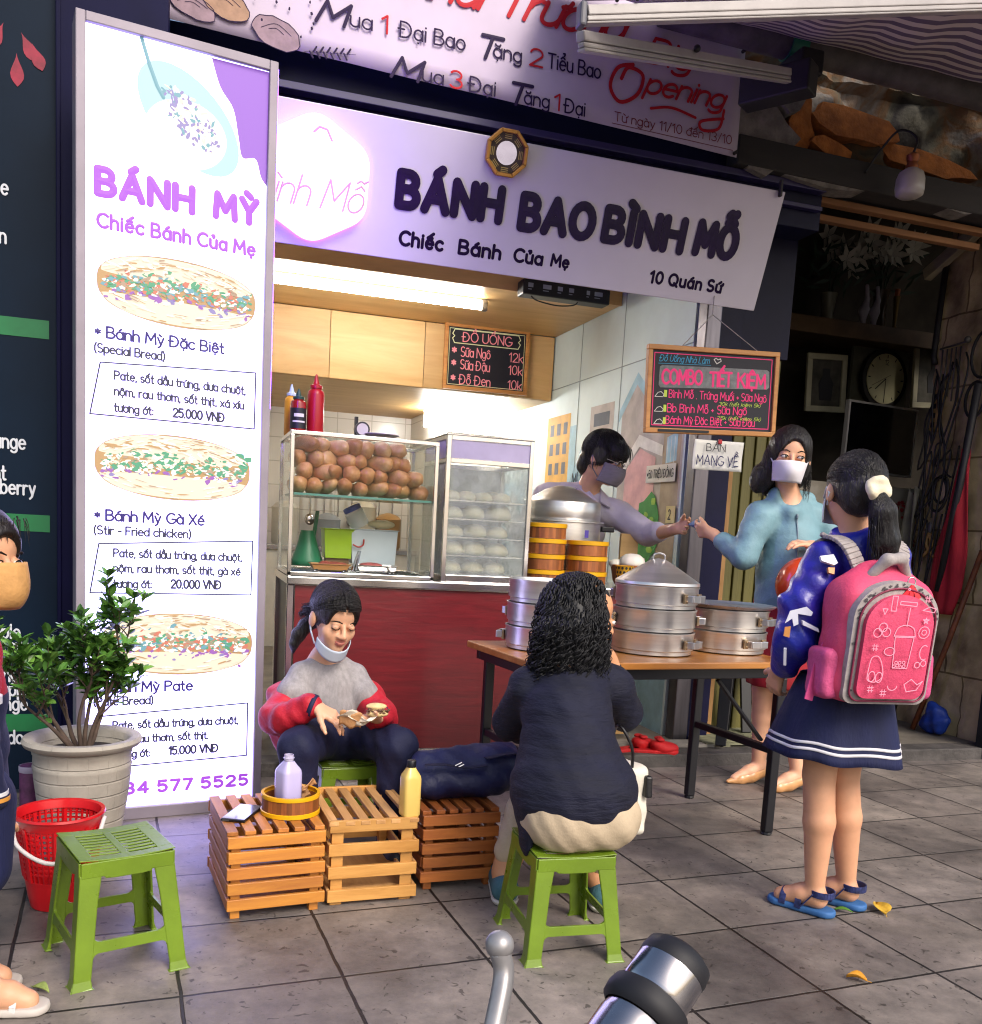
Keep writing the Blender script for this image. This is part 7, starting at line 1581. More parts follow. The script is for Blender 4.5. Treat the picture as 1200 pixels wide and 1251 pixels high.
def hand(sd, wrist, d_, n_, thumb, k=1., curl=(.35, .4, .5, .6), m=0, spread=.06, tc=.4, kk=.006, ta=.75):
    """palm, four bent fingers of unequal length, thumb from the side of the palm. d_: fingers, n_: where the palm faces"""
    w, d, n = np.array(wrist, float), np.array(Vector(d_).normalized()), np.array(n_, float); n = n-d*(n @ d); n /= np.linalg.norm(n); t = np.cross(d, n)
    if t @ np.array(thumb, float) < 0: t = -t
    offs = (.029, .010, -.009, -.027); lens = (.068, .077, .071, .055); kn = []
    for i in range(4):
        p = w+(d*(.078-.004*abs(i-1))+t*offs[i])*k; kn.append(p); sd.cap(w+t*offs[i]*.55*k+d*.008*k, p, .0135*k, .0108*k, .012*k, m)
    sd.cap(w-d*.02*k, w+d*.01*k, .021*k, .02*k, .02*k, m)
    for i in range(4):
        p = kn[i]; a = 0; dd0 = d+t*spread*(1.5-i); dd0 /= np.linalg.norm(dd0)
        for j, f in enumerate((.45, .31, .24)):
            a += curl[i]*(.8, 1.1, .8)[j]; dd = dd0*cos(a)+n*sin(a); q = p+dd*lens[i]*f*k; sd.cap(p, q, (.0086-.0009*j)*k, (.0078-.0009*j)*k, kk, m); p = q
    p = w+(d*.022+t*.024)*k; dd = t*ta+d*.65+n*.25; dd /= np.linalg.norm(dd)
    for j, L in enumerate((.036, .031, .024)):
        q = p+dd*L*k; sd.cap(p, q, (.0125-.0018*j)*k, (.0108-.0018*j)*k, .008, m); p = q; dd = dd*cos(tc)+(d*.8+n*.6)*sin(tc)*.7; dd /= np.linalg.norm(dd)
def folds(amp, sets):
    def f(D, X, Y, Z):
        n = 0
        for a, b, c, p, q in sets: n = n+np.sin(a*X+b*Y+c*Z+p+1.6*np.sin(q*(X-Y+.7*Z)))
        return D+amp*n
    return f
def strands(mb, roots, length, r0, n=4, wave=.0, turns=0., drift=.01, seg=12, rnd=None, grav=(0, 0, -1)):
    for p, d_ in roots:
        P = []; L = length*rnd.uniform(.7, 1.15); ph = rnd.uniform(0, 6.28); p = Vector(p); v = Vector(d_).normalized(); q = p.copy(); g_ = Vector(grav)
        a_ = v.orthogonal().normalized(); b_ = v.cross(a_)
        for i in range(seg+1):
            t = i/seg; wv = wave*min(1, t*3)
            P.append(q+a_*wv*cos(ph+turns*t*6.28)+b_*wv*sin(ph+turns*t*6.28)); v = (v+g_*.28+Vector((rnd.uniform(-1, 1), rnd.uniform(-1, 1), 0))*drift*6).normalized(); q = q+v*(L/seg)
        mb.tube(P, [r0*(1-.75*i/seg) for i in range(seg+1)], n)
    return mb

def comb(mb, H, c, r, gen, n, rnd, r0=.0016, lift=.02, hug=1.):
    """locks combed over the skull: gen() gives start, middle and end in head space; each lock hugs the ellipsoid (c, r)"""
    c = np.array(c); r = np.array(r)
    for i in range(n):
        a, b, e = [np.array(q, float) for q in gen(rnd)]; P = []; lf = 1+rnd.uniform(-.012, lift)
        for j in range(13):
            t = j/12; q = a*(1-t)**2+2*b*t*(1-t)+e*t*t; u = (q-c)/r; m = np.linalg.norm(u); w_ = min(1, max(0, (t-hug)/.3)); q = (c+r*u/max(m, 1e-6)*max(lf, m if t > .85 else lf))*(1-w_)+q*w_; P.append(P3(H(*q)))
        mb.tube(P, [r0*H.k*(1.1-.8*(j/12)**3) for j in range(13)], 4)
# ---------------------------------------------------------------- seated girl eating
def girl():
    t = thing('person', 'seated girl in grey top and slipped red jacket, looking down at the bread she holds', 'person', (.53, 3.2, 0))
    H = Head((.462, 3.15, .785), frame3((.26, -.91, -.32), roll=.06), .95)
    neck = (.457, 3.235, .655); sd = SDF(.0042, .015)
    H.add(sd, neck, nr=.037)
    sd.chain([(.455, 3.245, .63), (.47, 3.27, .52), (.51, 3.29, .37)], [.06, .085, .095], .04)
    for s_, sh, el, wr in ((-1, (.365, 3.24, .56), (.275, 3.11, .452), (.378, 2.985, .52)), (1, (.55, 3.235, .56), (.63, 3.13, .452), (.598, 3.0, .487))):
        sd.chain([(.455, 3.245, .63), sh, el, wr], [.045, .042, .034, .022], .03)
    hand(sd, (.385, 2.98, .52), (.85, -.3, -.42), (-.2, .35, -.9), (.3, -.6, .6), .88, (.35, .4, .5, .55))
    hand(sd, (.592, 2.985, .482), (-.72, -.4, .05), (.0, .1, .99), (-.2, -.9, .2), .88, (.3, .25, .25, .3))
    for hp, kn, an in (((.47, 3.26, .37), (.335, 2.965, .395), (.36, 2.99, .08)), ((.57, 3.26, .37), (.655, 2.965, .395), (.645, 3.0, .08))): sd.chain([hp, kn, an], [.08, .055, .035], .03)
    for a in ((.36, 2.99), (.645, 3.0)): sd.cap((a[0], a[1]+.03, .035), (a[0], a[1]-.1, .028), .03, .026, .02)
    obj('body', sd.into(MB(), 2), [SK1, LIP], t, smooth=180)
    H.eyes(t, (0, -.6), 2)
    s = SDF(.006, .03).chain([(.456, 3.245, .6), (.462, 3.23, .545), (.48, 3.235, .44), (.51, 3.27, .375)], [.066, .07, .088, .108], .05).ell((.468, 3.225, .5), (.104, .08, .12), None, .05)
    s.chain([(.43, 3.235, .6), (.372, 3.23, .572), (.338, 3.19, .52)], [.046, .05, .058], .05).chain([(.49, 3.235, .6), (.546, 3.225, .572), (.575, 3.19, .52)], [.046, .05, .057], .05)
    s.cap((.455, 3.215, .685), (.459, 3.15, .69), .062, .066, .01, 0, '-')
    s.post = folds(.001, [(60, 20, 12, 0, 14), (95, 40, -18, 2, 20), (30, 0, 70, 1, 9)])
    obj('top', s.into(MB(), 1), mat('grey marl cotton', '#938f90', .9, var=.16, vs=70, bump=.7, bs=24, stretch=(1, 1, .5)), t, smooth=180)
    s = SDF(.006, .03).chain([(.325, 3.215, .515), (.275, 3.12, .452), (.305, 3.05, .468), (.372, 2.99, .52)], [.046, .054, .05, .04], .03).chain([(.59, 3.215, .515), (.625, 3.14, .452), (.618, 3.07, .462), (.604, 3.005, .488)], [.058, .062, .055, .042], .04)
    s.chain([(.31, 3.26, .5), (.33, 3.3, .4), (.36, 3.28, .33)], [.055, .07, .065], .04).chain([(.6, 3.26, .48), (.61, 3.3, .4), (.6, 3.3, .33)], [.05, .06, .055], .04)
    s.post = folds(.0016, [(30, 30, 75, 0, 10), (70, -40, 60, 2, 16), (20, 90, 30, 1, 22)])
    obj('jacket', s.into(MB(), 1), mat('red padded nylon', '#b01c2e', .55, var=.14, vs=7, bump=.7, bs=20), t, smooth=180)
    lm = MB(); 
    for c, n_ in (((.374, 2.988, .521), (.85, -.3, -.3)), ((.602, 3.004, .488), (-.5, -.8, -.1))):
        q = Vector(n_).normalized(); lm.tube([Vector(c)-q*.002, Vector(c)+q*.012], .039, 16)
    obj('cuff', lm, mat('navy lining', '#171a3f', .7), t, smooth=180)
    s = SDF(.007, .04)
    for hp, kn, an in (((.465, 3.25, .372), (.335, 2.965, .39), (.36, 3.0, .1)), ((.575, 3.25, .372), (.655, 2.965, .39), (.645, 3.01, .1))): s.chain([hp, kn, an], [.088, .064, .05], .04)
    s.ell((.52, 3.27, .36), (.14, .11, .085)); s.post = lambda D, X, Y, Z: np.maximum(folds(.002, [(40, 50, 40, 0, 12), (80, -30, 50, 1, 9)])(D, X, Y, Z), np.where((np.abs(X-.535) < .16) & (Y > 3.1), .285-Z, -1))
    obj('trousers', s.into(MB(), 1), mat('navy tracksuit', '#0b1033', .75, var=.2, vs=9, bump=.6, bs=16), t, smooth=180)
    s = SDF(.006, .02)
    for a in ((.36, 2.985), (.645, 2.995)): s.cap((a[0], a[1]+.035, .036), (a[0], a[1]-.11, .03), .036, .031).cap((a[0], a[1]+.02, .05), (a[0], a[1]-.02, .06), .034)
    s.post = lambda D, X, Y, Z: np.maximum(D, .002-Z); obj('shoe', s.into(MB()), mat('dark trainer', '#26262e', .6), t, smooth=180)
    # hair: smooth cap with side fringe, low ponytail to her right
    s = SDF(.0045, .012); R = H.R; k = H.k
    s.ell(H(0, -.012, .038), np.array((.083, .11, .094))*k, R).ell(H(0, -.085, -.03), np.array((.05, .035, .05))*k, R, .03)
    s.ell(H(.006, .13, -.024), np.array((.07, .09, .116))*k, R, .008, 0, '-').ell(H(-.0795, .0, -.012), np.array((.02, .022, .034))*k, R, .01, 0, '-')
    s.chain([H(.02, -.1, -.04), H(.05, -.1, -.075), H(.078, -.085, -.105), H(.092, -.075, -.14), H(.09, -.07, -.17)], [.022, .024, .023, .016, .006], .02)
    for q in (-1, 1): s.ell(H(q*.085, .055, -.055), np.array((.05, .062, .062))*k, R, .008, 0, '-')
    s.post = folds(.0006, [(160, 60, 30, 0, 20), (240, 100, 20, 2, 30)])
    hm = s.into(MB(), 1); rr = random.Random(2)
    def g(q):
        s_ = q.choice([-1, 1]); y = q.uniform(-.08, .094); return (.006+.004*s_, y, .038+.094*sqrt(max(0, 1-((y+.012)/.11)**2))), (s_*.15, y*.9-.005, .075), (s_*q.uniform(.03, .07)+.02, -.09, q.uniform(-.05, .0))
    comb(hm, H, (0, -.012, .038), (.083, .11, .094), g, 420, rr, .0017)
    obj('hair', hm, HAIR, t, smooth=180)
    # mask pulled under the chin
    def mk(u, v):
        a = -1.25+2.5*u; w_ = (.016+.014*cos(a))
        return P3(H(.067*sin(a), .004+.088*cos(a)-.012*(1-v)*cos(a), -.052-.058*max(0, cos(a))**.8+(v-.5)*2*w_*.8))
    m_ = MB().grid(mk, 24, 6); 
    for q in (-1, 1): m_.tube([P3(H(q*.068, .03, -.085)), P3(H(q*.078, .0, -.05)), P3(H(q*.086, -.015, .0))], .0016, 5)
    obj('mask', m_, mat('pale blue mask', '#b9c6d6', .7, var=.05), t, smooth=180, solid=.003)
    b = thing('sandwich', 'bread sandwich in torn white paper held in the seated girl\'s hands', 'sandwich', (.53, 2.95, .5))
    def pap(u, v): return (.455+.1*u+.012*sin(v*8), 2.905-.03*v+.012*sin(u*9+v*4), .47+.045*v*(1.2-u)+.012*sin(u*7)+.02*u)
    obj('wrapper', MB().grid(pap, 10, 8), mat('white paper wrap', '#d8cdbb', .8, bump=.2), b, smooth=25, solid=.0015)
    def pap2(u, v): return (.45+.07*u, 2.9-.02*v, .475+.05*v-.012*u+.006*sin(u*9))
    obj('bag', MB().grid(pap2, 8, 6), mat('kraft paper', '#b98a5e'), b, smooth=25, solid=.0015)
    s = SDF(.004, .008).ell((.575, 2.92, .508), (.036, .024, .012)).ell((.572, 2.925, .53), (.034, .022, .011)); obj('bread', s.into(MB()), mat('soft bread', '#d9c08a', .6, var=.2, vs=40, bump=.2), b, smooth=180)
    fm = MB(); r = random.Random(3)
    for i in range(26): fm.ell((.575+r.uniform(-.034, .034), 2.902+r.uniform(-.004, .01), .519+r.uniform(-.006, .006)), (r.uniform(.004, .009), .004, .003), rotz(r.uniform(0, 3)), 6, 4)
    obj('filling', fm, mat('brown filling', '#6a4a38', .5, var=.5, vs=80), b, smooth=180)
girl()

# ---------------------------------------------------------------- woman seated with her back to the street
def seated_woman():
    t = thing('person', 'woman in navy top and beige trousers seated with her back to the street', 'person', (.98, 2.35, 0))
    H = Head((1.062, 2.475, .868), frame3((.97, .1, -.08), roll=-.05), 1.03); neck = (1.04, 2.44, .72)
    sd = SDF(.0045, .02); H.add(sd, neck, nr=.05)
    sd.chain([(1.02, 2.43, .7), (1.0, 2.36, .52), (.995, 2.31, .37)], [.09, .12, .13], .05)
    sd.chain([(1.04, 2.44, .7), (1.165, 2.46, .675), (1.252, 2.53, .572), (1.188, 2.545, .745)], [.06, .052, .04, .025], .03).chain([(1.0, 2.44, .69), (.91, 2.45, .67), (.905, 2.58, .54), (1.0, 2.68, .5)], [.06, .05, .04, .026], .03)
    hand(sd, (1.186, 2.545, .75), (-.5, -.02, .85), (-.8, -.1, -.4), (.3, .8, .3), .95, (.5, .6, .7, .8)); hand(sd, (1.0, 2.68, .5), (.8, .5, 0), (0, 0, -1), (0, .8, .3), .95)
    for hp, kn, an in (((.98, 2.33, .37), (1.03, 2.66, .36), (.925, 2.61, .08)), ((1.07, 2.33, .37), (1.15, 2.68, .38), (1.185, 2.5, .09))): sd.chain([hp, kn, an], [.1, .065, .04], .03)
    for a in ((.915, 2.6), (1.19, 2.5)): sd.cap((a[0], a[1]-.03, .04), (a[0]+.03, a[1]+.12, .035), .034, .03)
    obj('body', sd.into(MB(), 2), [SK3, LIP], t, smooth=180); H.eyes(t)
    s = SDF(.0065, .04).chain([(1.03, 2.42, .705), (1.0, 2.385, .62), (.995, 2.335, .5), (1.0, 2.3, .4)], [.085, .125, .135, .14], .06).ell((1.0, 2.3, .425), (.176, .164, .125))
    s.chain([(1.02, 2.43, .705), (.91, 2.445, .675), (.895, 2.56, .55), (.98, 2.67, .5)], [.07, .06, .05, .04], .04).chain([(1.05, 2.43, .705), (1.16, 2.45, .678), (1.245, 2.525, .585), (1.195, 2.545, .7)], [.07, .064, .052, .044], .04)
    s.ell((.862, 2.275, .35), (.02, .05, .1), None, .03).chain([(1.1, 2.3, .43), (1.14, 2.31, .36)], [.06, .05], .05)
    base = folds(.0012, [(50, 20, 60, 0, 9), (25, 60, 95, 2, 12), (90, 30, 20, 1, 14)]); s.post = lambda D, X, Y, Z: np.maximum(base(D, X, Y, Z), (.362-.13*np.clip((.93-X)/.05, 0, 1)**2)-Z)
    obj('top', s.into(MB(), 1), mat('navy crepe', '#080b24', .8, var=.3, vs=6, stretch=(1, 1, 4), bump=.7, bs=18), t, smooth=180)
    s = SDF(.0065, .05).ell((1.0, 2.3, .385), (.158, .14, .115)).ell((.95, 2.25, .355), (.1, .1, .085)).ell((1.07, 2.25, .355), (.1, .1, .085))
    for hp, kn, an in (((.98, 2.33, .37), (1.03, 2.66, .36), (.935, 2.61, .14)), ((1.08, 2.33, .37), (1.15, 2.68, .38), (1.185, 2.5, .14))): s.chain([hp, kn, an], [.095, .066, .044], .05)
    pf = folds(.0016, [(50, 60, 30, 0, 9), (90, -50, 70, 2, 12)]); s.post = lambda D, X, Y, Z: np.maximum(pf(D, X, Y, Z), np.where((Y < 2.5) & (np.abs(X-.98) < .17), .284-Z, -1))
    obj('trousers', s.into(MB(), 1), mat('beige cotton', '#b5a389', .85, var=.12, vs=8, bump=.6, bs=14), t, smooth=180)
    s = SDF(.006, .02)
    for a in ((.915, 2.6), (1.19, 2.5)): s.cap((a[0]-.002, a[1]-.04, .042), (a[0]+.035, a[1]+.13, .036), .042, .038)
    s.post = lambda D, X, Y, Z: np.maximum(np.maximum(D, .016-Z), Z-.085); obj('shoe', s.into(MB()), mat('teal canvas shoe', '#3f6670', .8, var=.2, bump=.3), t, smooth=180)
    s = SDF(.006, .02)
    for a in ((.915, 2.6), (1.19, 2.5)): s.cap((a[0]-.002, a[1]-.042, .03), (a[0]+.036, a[1]+.135, .03), .045, .041)
    s.post = lambda D, X, Y, Z: np.maximum(np.maximum(D, .001-Z), Z-.018); obj('sole', s.into(MB()), mat('white rubber sole', '#c9c6c0', .6), t, smooth=60)
    # thick shoulder-length curls
    rr = random.Random(6); hm = MB(); s = SDF(.006, .03); R = H.R
    s.ell(H(0, -.02, .03), (.084, .1, .092), R).ell((1.02, 2.43, .84), (.085, .075, .09)).ell((1.0, 2.42, .785), (.078, .058, .058)).ell((.955, 2.43, .8), (.04, .05, .075)).ell((1.07, 2.405, .79), (.042, .038, .07))
    s.ell(H(0, .125, -.04), (.08, .09, .115), R, .01, 0, '-'); s.post = folds(.003, [(90, 60, 70, 0, 40), (120, -80, 100, 2, 30)])
    s.into(hm, 1); roots = []
    for i in range(1150):
        a, b = rr.uniform(0, 6.28), rr.uniform(-.1, 1.5); loc = np.array((.094*cos(b)*cos(a), -.02+.108*cos(b)*sin(a), .03+.1*sin(b)))
        if loc[1] > .03: continue
        p = H(*loc); d_ = (p-H(0, -.02, .0)); roots.append((P3(p+d_*.0), Vector((d_[0]*.6, d_[1]*.6, -.35+.3*d_[2]))))
    strands(hm, roots, .115, .003, 3, .008, 2.6, .012, 17, rr)
    for i in range(420):
        e_ = rr.uniform(-.6, 1.); b_ = rr.uniform(0, 6.28); n3 = Vector((cos(b_)*cos(e_), sin(b_)*cos(e_), sin(e_)))
        if n3.x < .75: strands(hm, [(Vector((1.02+.088*n3.x, 2.43+.078*n3.y, .84+.094*n3.z)), n3*.5+Vector((0, 0, -.7)))], .1, .0029, 3, .008, 2.3, .013, 14, rr)
        a = rr.uniform(0, 6.28); roots2 = [(Vector((1.01+.1*cos(a), 2.42+.075*sin(a), rr.uniform(.765, .89))), Vector((cos(a)*.5, sin(a)*.5, -.8)))]; strands(hm, roots2, .1, .0028, 3, .009, 2.4, .014, 14, rr)
    obj('hair', hm, HAIRC, t, smooth=180)
    hb_ = thing('handbag', 'white handbag with black panel hanging at the seated woman\'s right side', 'handbag', (1.27, 2.5, .3))
    s = SDF(.006, .02).box((1.245, 2.53, .335), (.03, .075, .085), np.array(rotz(.15)), .02); s.post = folds(.002, [(40, 60, 80, 0, 12)]); obj('body', s.into(MB(), 1), mat('cream leather', '#d5cfc2', .5, var=.08, bump=.15), hb_, smooth=180)
    obj('flap', MB().prism([(-.06, .03), (.06, .04), (.065, .1), (-.055, .095)], ((1.285, 2.48, .32), rotz(.15) @ Vector((0, 1, 0)), (0, 0, 1), (1, 0, 0)), -.01, .012), mat('black leather', '#141318', .35, bump=.15), hb_, bevel=.006)
    obj('strap', MB().tube(spline([(1.25, 2.46, .41), (1.235, 2.44, .5), (1.2, 2.47, .56), (1.23, 2.58, .46), (1.25, 2.6, .41)]), .005, 6), mat('black leather', '#141318'), hb_, smooth=180)
seated_woman()

# ---------------------------------------------------------------- woman in the blue-green hoodie
def customer():
    t = thing('person', 'standing woman in a pale teal hoodie and white mask reaching out to the vendor', 'person', (2.55, 3.66, 0))
    H = Head((2.475, 3.61, 1.487), frame3((-.42, -.88, -.05), roll=.06), 1.08); neck = (2.535, 3.67, 1.3); sd = SDF(.0045, .02)
    H.add(sd, neck, nr=.045)
    sd.chain([(2.54, 3.68, 1.25), (2.57, 3.68, 1.05), (2.58, 3.68, .85)], [.09, .1, .12], .06)
    sd.chain([(2.53, 3.68, 1.27), (2.4, 3.68, 1.235), (2.335, 3.68, 1.06), (2.285, 3.87, 1.145)], [.06, .052, .04, .025], .03).chain([(2.56, 3.68, 1.27), (2.73, 3.68, 1.235), (2.79, 3.62, 1.035), (2.57, 3.5, 1.11)], [.06, .052, .042, .026], .03)
    hand(sd, (2.28, 3.88, 1.152), (-.3, .9, .12), (.75, .25, .3), (.35, .1, .8), .95, (.45, .55, .65, .7), tc=.7, ta=.3); hand(sd, (2.56, 3.495, 1.117), (-.9, -.1, .12), (-.05, .2, -.95), (-.1, -.3, .8), .98, (.25, .35, .4, .45))
    for hp, kn, an in (((2.53, 3.7, .78), (2.53, 3.72, .45), (2.565, 3.755, .1)), ((2.62, 3.66, .78), (2.62, 3.62, .45), (2.665, 3.6, .11))): sd.chain([hp, ((hp[0]+kn[0])/2, (hp[1]+kn[1])/2, .6), kn, (kn[0]+.025, kn[1]+.02, .32), an], [.085, .068, .05, .05, .032], .03)
    for a in ((2.565, 3.755), (2.665, 3.6)): sd.chain([(a[0]+.02, a[1], .08), (a[0]-.05, a[1]-.005, .055), (a[0]-.13, a[1]-.01, .024)], [.028, .03, .02], .03)
    obj('body', sd.into(MB(), 2), [SK1, LIP], t, smooth=180); H.eyes(t, (-.8, 0), .2)
    s = SDF(.0065, .04).chain([(2.545, 3.68, 1.245), (2.56, 3.675, 1.15), (2.57, 3.675, 1.0), (2.58, 3.675, .87)], [.095, .128, .14, .145], .06)
    s.chain([(2.53, 3.68, 1.265), (2.405, 3.68, 1.23), (2.335, 3.675, 1.06), (2.3, 3.8, 1.115)], [.075, .07, .062, .042], .045).chain([(2.56, 3.68, 1.265), (2.725, 3.68, 1.23), (2.795, 3.63, 1.035), (2.62, 3.525, 1.092)], [.075, .073, .068, .045], .045)
    s.chain([(2.46, 3.66, 1.325), (2.54, 3.72, 1.315), (2.63, 3.68, 1.32)], [.04, .05, .042], .04).ell((2.51, 3.6, 1.255), (.03, .03, .04), None, .04)
    s.cap((2.5, 3.6, 1.34), (2.45, 3.53, 1.42), .05, .06, .02, 0, '-'); base = folds(.0012, [(22, 14, 50, 0, 6), (60, -30, 35, 2, 9), (15, 40, 90, 1, 8)]); s.post = lambda D, X, Y, Z: np.maximum(base(D, X, Y, Z), .835-Z)
    obj('hoodie', s.into(MB(), 1), mat('pale teal nylon', '#7397a2', .6, var=.12, vs=6, bump=.75, bs=13), t, smooth=180)
    zm = MB().tube([(2.512, 3.567, 1.25), (2.515, 3.552, 1.17), (2.52, 3.548, 1.08), (2.53, 3.545, .9)], .003, 6); zm.ell((2.511, 3.56, 1.24), (.005, .005, .012)); obj('zip', zm, mat('grey zip', '#7a8a92', .4, .3), t, smooth=180)
    s = SDF(.008, .05).chain([(2.58, 3.68, .85), (2.585, 3.675, .7), (2.59, 3.675, .52)], [.14, .15, .155], .05); s.post = lambda D, X, Y, Z: np.maximum(folds(.003, [(60, 50, 4, 0, 3), (30, -60, 6, 2, 4)])(D, X, Y, Z), .475-Z)
    obj('skirt', s.into(MB(), 1), mat('red crepe', '#8f1420', .75, var=.15, vs=6, stretch=(1, 1, .2), bump=.2), t, smooth=180)
    s = SDF(.0045, .012)
    for a in ((2.565, 3.755), (2.665, 3.6)):
        s.chain([(a[0]+.045, a[1], .06), (a[0]-.04, a[1]-.005, .034), (a[0]-.1, a[1]-.01, .02), (a[0]-.165, a[1]-.014, .012)], [.03, .034, .028, .009], .03).cap((a[0]+.05, a[1], .05), (a[0]+.055, a[1], .004), .014, .006)
        s.ell((a[0]-.02, a[1]-.005, .085), (.06, .024, .04), None, .01, 0, '-').ell((a[0]-.075, a[1]-.01, .045), (.01, .018, .006), None, .004)
    s.post = lambda D, X, Y, Z: np.maximum(D, .001-Z); obj('shoe', s.into(MB()), mat('tan patent leather', '#c4915f', .3, var=.06, coat=.4), t, smooth=180)
    s = SDF(.0055, .02); R = H.R
    s.ell(H(0, -.012, .04), (.086*1.05, .112*1.05, .098*1.05), R).ell(H(.068, -.03, -.04), (.036, .055, .1), R).ell(H(-.066, -.03, -.03), (.03, .055, .085), R).ell(H(.03, -.08, -.07), (.085, .05, .1), R).ell(H(.1, -.04, -.09), (.04, .05, .065), R)
    s.ell(H(-.006, .135, -.028), (.07*1.05, .1*1.05, .126), R, .008, 0, '-'); s.cap(H(0, .05, .0), H(0, .03, -.2), .055, .06, .012, 0, '-'); s.post = folds(.0012, [(120, 60, 20, 0, 16), (200, -80, 30, 2, 12)])
    hm = s.into(MB(), 1); rr = random.Random(8)
    def g(q):
        s_ = q.choice([-1, 1]); y = q.uniform(-.1, .055); return (-.015, y, .04+.1*sqrt(max(0, 1-((y+.012)/.118)**2))), (s_*.115, y*.9, .1), (s_*q.uniform(.086, .104)+.012, y*.4-.04, q.uniform(-.14, -.05))
    strands(hm, [(P3(H(q*rr.uniform(.07, .09), rr.uniform(-.07, .0), rr.uniform(-.04, .0))), P3(R @ np.array((q*.25, .1, -.9)))) for i in range(60) for q in (-1, 1)], .13, .0018, 4, .004, .8, .006, 12, rr); obj('hair', hm, HAIR, t, smooth=180)
    def mk(u, v):
        a = -1.3+2.6*u; zz = -.094+.076*v+.008*cos(a)*v; bul = .018*sin(pi*v)*cos(a)
        return P3(H(.07*sin(a)*(1-.16*(1-v)), .014+(.094+bul)*cos(a)-.016*(1-v), zz))
    m_ = MB().grid(mk, 24, 10)
    for q in (-1, 1): m_.tube([P3(H(q*.066, .036, -.02)), P3(H(q*.079, .0, .012)), P3(H(q*.082, -.02, .0))], .0016, 5)
    obj('mask', m_, mat('white mask', '#dcd8de', .75, var=.04), t, smooth=180, solid=.003)
    n_ = thing('banknote', 'folded bluish banknotes passed between the vendor and the woman', 'banknotes', (2.29, 4.02, 1.19)); obj('notes', MB().box((2.28, 4.03, 1.19), (.07, .04, .006), Matrix.Rotation(.5, 3, 'X') @ rotz(.7)), mat('blue grey note', '#5f6f94', .7, var=.3, vs=40), n_, bevel=.002)
    hl = thing('helmet', 'orange red helmet with a black rim hooked under the woman\'s forearm', 'helmet', (2.57, 3.5, .93))
    c = Vector((2.495, 3.46, .955)); hr = np.array(Matrix.Rotation(-.9, 3, 'Y') @ Matrix.Rotation(.3, 3, 'X'))
    s = SDF(.006, .01).ell(c, (.118, .108, .112), hr); 
    def cut(D, X, Y, Z):
        q = (X-c.x)*hr[0, 2]+(Y-c.y)*hr[1, 2]+(Z-c.z)*hr[2, 2]; return np.maximum(D, -q-.03)
    s.post = cut; obj('shell', s.into(MB()), mat('orange red gloss', '#c4401c', .2, var=.06, coat=.6), hl, smooth=60)
    ring_ = [c+Vector(hr @ np.array((.116*cos(a*pi/16), .106*sin(a*pi/16), -.035))) for a in range(32)]; obj('rim', MB().tube(ring_, .014, 8, closed=True), BLK, hl, smooth=180)
customer()

